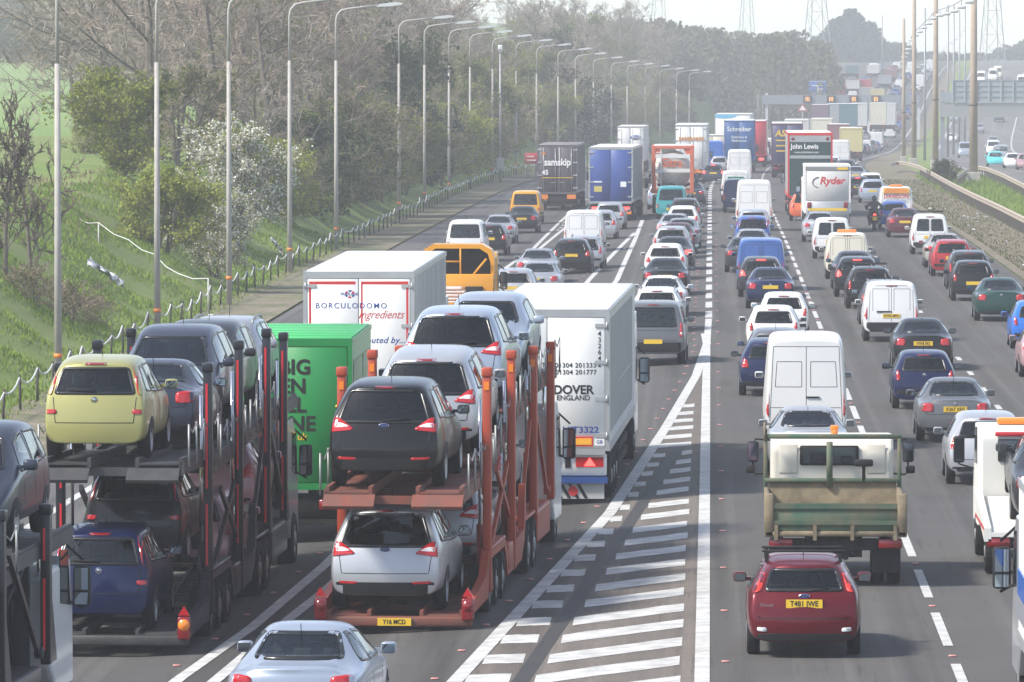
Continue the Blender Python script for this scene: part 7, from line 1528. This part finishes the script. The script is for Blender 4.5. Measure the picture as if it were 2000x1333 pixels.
# ------------------------------------------------------------------ car transporters with their loads
M_CARR = mat('carrier_red', (.40, .052, .018), .5, noise=(1.8, .45, (.24, .045, .022))); M_CARRT = mat('carrier_red_deck', (.19, .05, .03), .7, noise=(3, .8, (.10, .06, .05)))
M_CARB = mat('carrier_black', (.010, .011, .017), .4, 0, .2, spec=.3, noise=(1.5, .5, (.03, .03, .033))); M_CARBT = mat('carrier_grey_deck', (.032, .032, .034), .6, .1, noise=(3, .7, (.08, .077, .073)))
LG = 'cars carried on transporters'
def load(T, key, colour, lab, x, y, z, flip=False, pitch=0.0, **k):
    R = Matrix.Translation(T['o']) @ Matrix.Rotation(T['yaw'], 4, 'Z'); L = TYPES[key]['L']
    p = R @ Vector((x, y + (L if flip else 0), z)); c = car(key, p.x, p.y, colour, lab, cat='car', yaw=T['yaw'], z=p.z, group=LG, plate=k.pop('plate', False), flip=flip, **k)
    c.rotation_euler[0] = pitch if not flip else -pitch
    return c
T1 = dict(o=Vector((-5.04, 106.0, -.29)), yaw=-math.atan(.050))
transporter(*T1['o'][:2], T1['o'][2], T1['yaw'], M_CARR, M_CARRT, 'red car transporter carrying two decks of silver and black cars', paint('white'), plate='Y16 MCD', zl=.28, decks=((-.2, 4.9, 2.27, 2.33), (5.0, 9.7, 2.44, 2.95), (10.3, 14.9, 3.02, 3.2), (15.0, 20.0, 3.25, 3.3)), post_top=(4.08, 4.14, 4.0, 3.9))
c = load(T1, 'mpv', 'black', 'black people carrier at the tail of the upper deck of the red transporter', -.2, .2, 2.30); emblem(c, 'oval', 0, 1.02); wiper(c, (-.02, 1.10), (.42, 1.13), 'mpv')
c = load(T1, 'mpv', 'silver', 'silver people carrier second on the upper deck of the red transporter', 0, 5.2, 2.50, pitch=.05); emblem(c, 'oval', 0, 1.02)
c = load(T1, 'mpv', 'bluesilver', 'grey blue people carrier highest on the upper deck of the red transporter', 0, 10.4, 3.08); emblem(c, 'oval', 0, 1.02); wiper(c, (-.02, 1.10), (.42, 1.13), 'mpv')
load(T1, 'hatch', 'bluesilver', 'blue grey car facing backwards over the cab of the red transporter', .05, 15.4, 3.34, flip=True)
c = load(T1, 'mpv', 'silver', 'silver people carrier at the tail of the lower deck of the red transporter', -.18, .2, .31); emblem(c, 'oval', 0, 1.02); wiper(c, (-.02, 1.10), (.42, 1.13), 'mpv')
load(T1, 'mpv', 'silver', 'silver people carrier ahead on the lower deck of the red transporter', .05, 5.5, .55, pitch=.03); load(T1, 'estate', 'greysilver', 'grey estate low behind the cab of the red transporter', 0, 11.4, 1.2)
T2 = dict(o=Vector((-9.42, 104.0, -.5)), yaw=-math.atan(.029))
transporter(*T2['o'][:2], T2['o'][2], T2['yaw'], M_CARB, M_CARBT, 'black car transporter with a pale yellow car at the back of its upper deck', paint('greysilver'), zl=.35, cabw=2.3, posty=(3.3, 8.3, 13.2, 16.4), post_top=(4.45, 4.6, 4.6, 4.4), strips=True, decks=((.4, 5.2, 3.02, 2.95), (5.3, 9.7, 2.75, 2.85), (10.3, 14.9, 2.9, 3.0), (15.0, 20.0, 3.0, 3.05)))
c = load(T2, 'minimpv', 'lime', 'pale yellow green people carrier at the tail of the upper deck of the black transporter', -.33, .7, 3.05); emblem(c, 'disc', 0, .96); wiper(c, (-.40, 1.12), (.02, 1.10), 'minimpv')
m = MB(); m.box(-.6, .6, -.02, .02, .66, .685); m.build('chrome_strip', M_CHROME, c); m = MB(); m.bevbox(-.26, .26, -.035, .0, .38, .52, .015, 0, 1); m.build('plate_recess', paint('lime'), c); m = MB(); m.box(-.04, .04, -.03, .0, .58, .62); m.build('blue_tag', mat('tag_blue', (.05, .25, .6), .4), c)
load(T2, 'saloon', 'slate', 'slate grey car low between the pale yellow car and the dark ones behind it', -.05, 5.3, 3.0, pitch=-.03)
load(T2, 'mpv', 'slate', 'dark people carrier with a high curved roof on the black transporter upper deck', -.30, 9.9, 3.0, flip=True); load(T2, 'minimpv', 'darkgrey', 'dark grey car facing back near the front of the black transporter upper deck', -.15, 13.4, 3.06, flip=True)
load(T2, 'estate', 'greysilver', 'grey estate with roof rails facing back over the cab of the black transporter', -.2, 17.2, 3.10, flip=True)
c = load(T2, 'minimpv', 'navy', 'deep blue people carrier at the tail of the lower deck of the black transporter', -.22, .3, .38); emblem(c, 'disc', 0, .96); wiper(c, (-.40, 1.12), (.02, 1.10), 'minimpv')
m = MB(); m.box(-.6, .6, -.02, .02, .66, .685); m.build('chrome_strip', M_CHROME, c); m = MB(); m.box(-.04, .04, -.03, .0, .58, .62); m.build('blue_tag', mat('tag_blue', (.05, .25, .6), .4), c)
load(T2, 'minimpv', 'black', 'black car slung between the decks under the pale yellow car of the black transporter', -.1, 4.0, 1.15, pitch=0)
load(T2, 'hatch', 'pink', 'pinkish silver car low in the middle of the black transporter', .25, 8.4, .55) ; load(T2, 'hatch', 'pink', 'mauve silver car low behind the cab of the black transporter', .2, 12.9, 1.25)
T3 = dict(o=Vector((-11.2, 74.6, -.5)), yaw=-math.atan(.045))
transporter(*T3['o'][:2], T3['o'][2], T3['yaw'], M_CARB, M_CARBT, 'black car transporter with a white cab cut by the left edge', paint('white'), post_top=(3.6, 3.6, 3.4, 3.2), strips=True, cabh=2.3, decks=((.8, 5.2, 2.50, 2.42), (5.3, 9.7, 2.20, 2.3), (10.3, 14.9, 2.4, 2.5), (15.0, 20.6, 2.6, 2.65)))
m = MB(); m.box(-1.24, .95, 17.42, 17.55, .35, 2.5)
for k in range(9): m.tube([(-1.2+k*.24, 17.4, .95), (-1.2+k*.24, 17.4, 2.5)], .025, 5)
m.tube([(.3, 17.3, 1.0), (.9, 17.2, 2.4)], .05, 8); m.build('headboard', M_CARB, bpy.data.objects[[o.name for o in COL.objects if o.name.startswith('car_transporter')][-1]])
load(T3, 'minimpv', 'slate', 'dark grey car facing back on the front of the transporter at the left edge', .15, 15.6, 2.72, flip=True)
# ------------------------------------------------------------------ the far queue
FT = [(1555, 234, 690, 'white', 'white box lorry with a flat grey top left of the store lorry'), (1603, 232, 790, 'cream', 'cream box lorry behind the store lorry'), (1636, 243, 770, 'maroon', 'maroon lorry with a white roof right of the store lorry'), (1655, 203, 960, 'tealtruck', 'teal lorry with a white roof just under the gantry'), (1600, 205, 960, 'purple', 'plum lorry with a white roof under the left half of the gantry'), (1630, 203, 1010, 'grey', 'grey lorry right of the plum one under the gantry'), (1676, 202, 1000, 'white', 'white lorry right of the teal one under the gantry'), (1713, 201, 1020, 'cream', 'cream lorry with two pale panels under the right part of the gantry'), (1732, 202, 1050, 'white', 'small white lorry rightmost under the gantry'), (1661, 250, 740, 'yellow', 'yellow lorry beside the maroon one'),
      (1663, 131, 1330, 'tealtruck', 'hazy teal lorry highest on the far slope'), (1704, 130, 1330, 'white', 'hazy white lorry at the crest of the far slope'), (1736, 141, 1300, 'maroon', 'hazy brown lorry near the lone mast on the far slope'), (1726, 153, 1260, 'grey', 'hazy grey lorry on the far slope above the right signal'), (1664, 164, 1235, 'white', 'hazy white roofed lorry just above the gantry'), (1687, 164, 1240, 'red', 'hazy red lorry right of the white roofed one above the gantry'), (1637, 175, 1215, 'red', 'hazy red lorry with white roof left above the gantry'), (1690, 174, 1205, 'grey', 'hazy grey lorry directly above the middle signals'), (1712, 174, 1200, 'yellow', 'hazy yellow lorry above the right signal')]
TC = {'white': mat('hazed_white_lorry', (.5, .5, .49), .5), 'cream': paint('offwhite'), 'maroon': mat('hazed_maroon', (.20, .09, .10), .5), 'tealtruck': mat('hazed_teal', (.06, .14, .165), .5), 'purple': mat('hazed_plum', (.15, .09, .12), .5), 'grey': M_CURTAIN, 'yellow': mat('hazed_yellow', (.5, .44, .2), .5), 'red': M_RL}  # white, maroon, teal, plum and yellow desaturated to imitate haze
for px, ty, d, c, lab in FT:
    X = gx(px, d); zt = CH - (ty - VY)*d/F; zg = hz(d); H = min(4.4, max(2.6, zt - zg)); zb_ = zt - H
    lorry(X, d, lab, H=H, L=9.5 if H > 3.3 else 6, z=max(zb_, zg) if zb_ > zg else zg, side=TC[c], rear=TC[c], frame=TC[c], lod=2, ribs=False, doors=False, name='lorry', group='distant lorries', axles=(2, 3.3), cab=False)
rgq = random.Random(9); cols_ = ['silver', 'white', 'grey', 'black', 'navy', 'bluesilver', 'red', 'greysilver', 'darkgrey', 'silver', 'blue', 'maroon']; kinds = ['hatch', 'saloon', 'estate', 'minimpv', 'suv', 'smallvan', 'hatch', 'saloon', 'bigvan']
CN = dict(silver='silver', white='white', grey='grey', black='black', navy='dark blue', bluesilver='pale blue', red='red', greysilver='grey silver', darkgrey='dark grey', blue='blue', maroon='maroon')
for ln, u0, dst in (('outside', 9.1, 470), ('third', 5.4, 560), ('second', 1.75, 650), ('first', -2.0, 640)):
    d = dst + rgq.uniform(0, 5)
    while d < 1420:
        k = rgq.choice(kinds); c = 'white' if k in ('smallvan', 'bigvan') else rgq.choice(cols_)
        u = u0 + rgq.uniform(-.3, .3); X = u + cx(d); px = VX + X*F/d
        clash = any(abs(px - t[0]) < 16 and abs(d - t[2]) < 16 for t in FT) or (ln == 'outside' and abs(d - 520) < 7)
        if not clash:
            ph = 'nearer the camera than the gantry' if d < 1060 else 'on the slope beyond the gantry'
            car(k, X, d, c, f'hazy {CN[c]} {"van" if "van" in k else "car"} queuing in the {ln} lane {ph}', cat='van' if 'van' in k else 'car', yaw=yaw_at(d), z=surf(u, d), lod=1 if d < 620 else 2, group=f'distant {CN[c]} vehicles in the {ln} lane {ph}')
        d += rgq.uniform(8.5, 13) + (4 if k == 'bigvan' else 0) + (6 if d > 900 else 0)
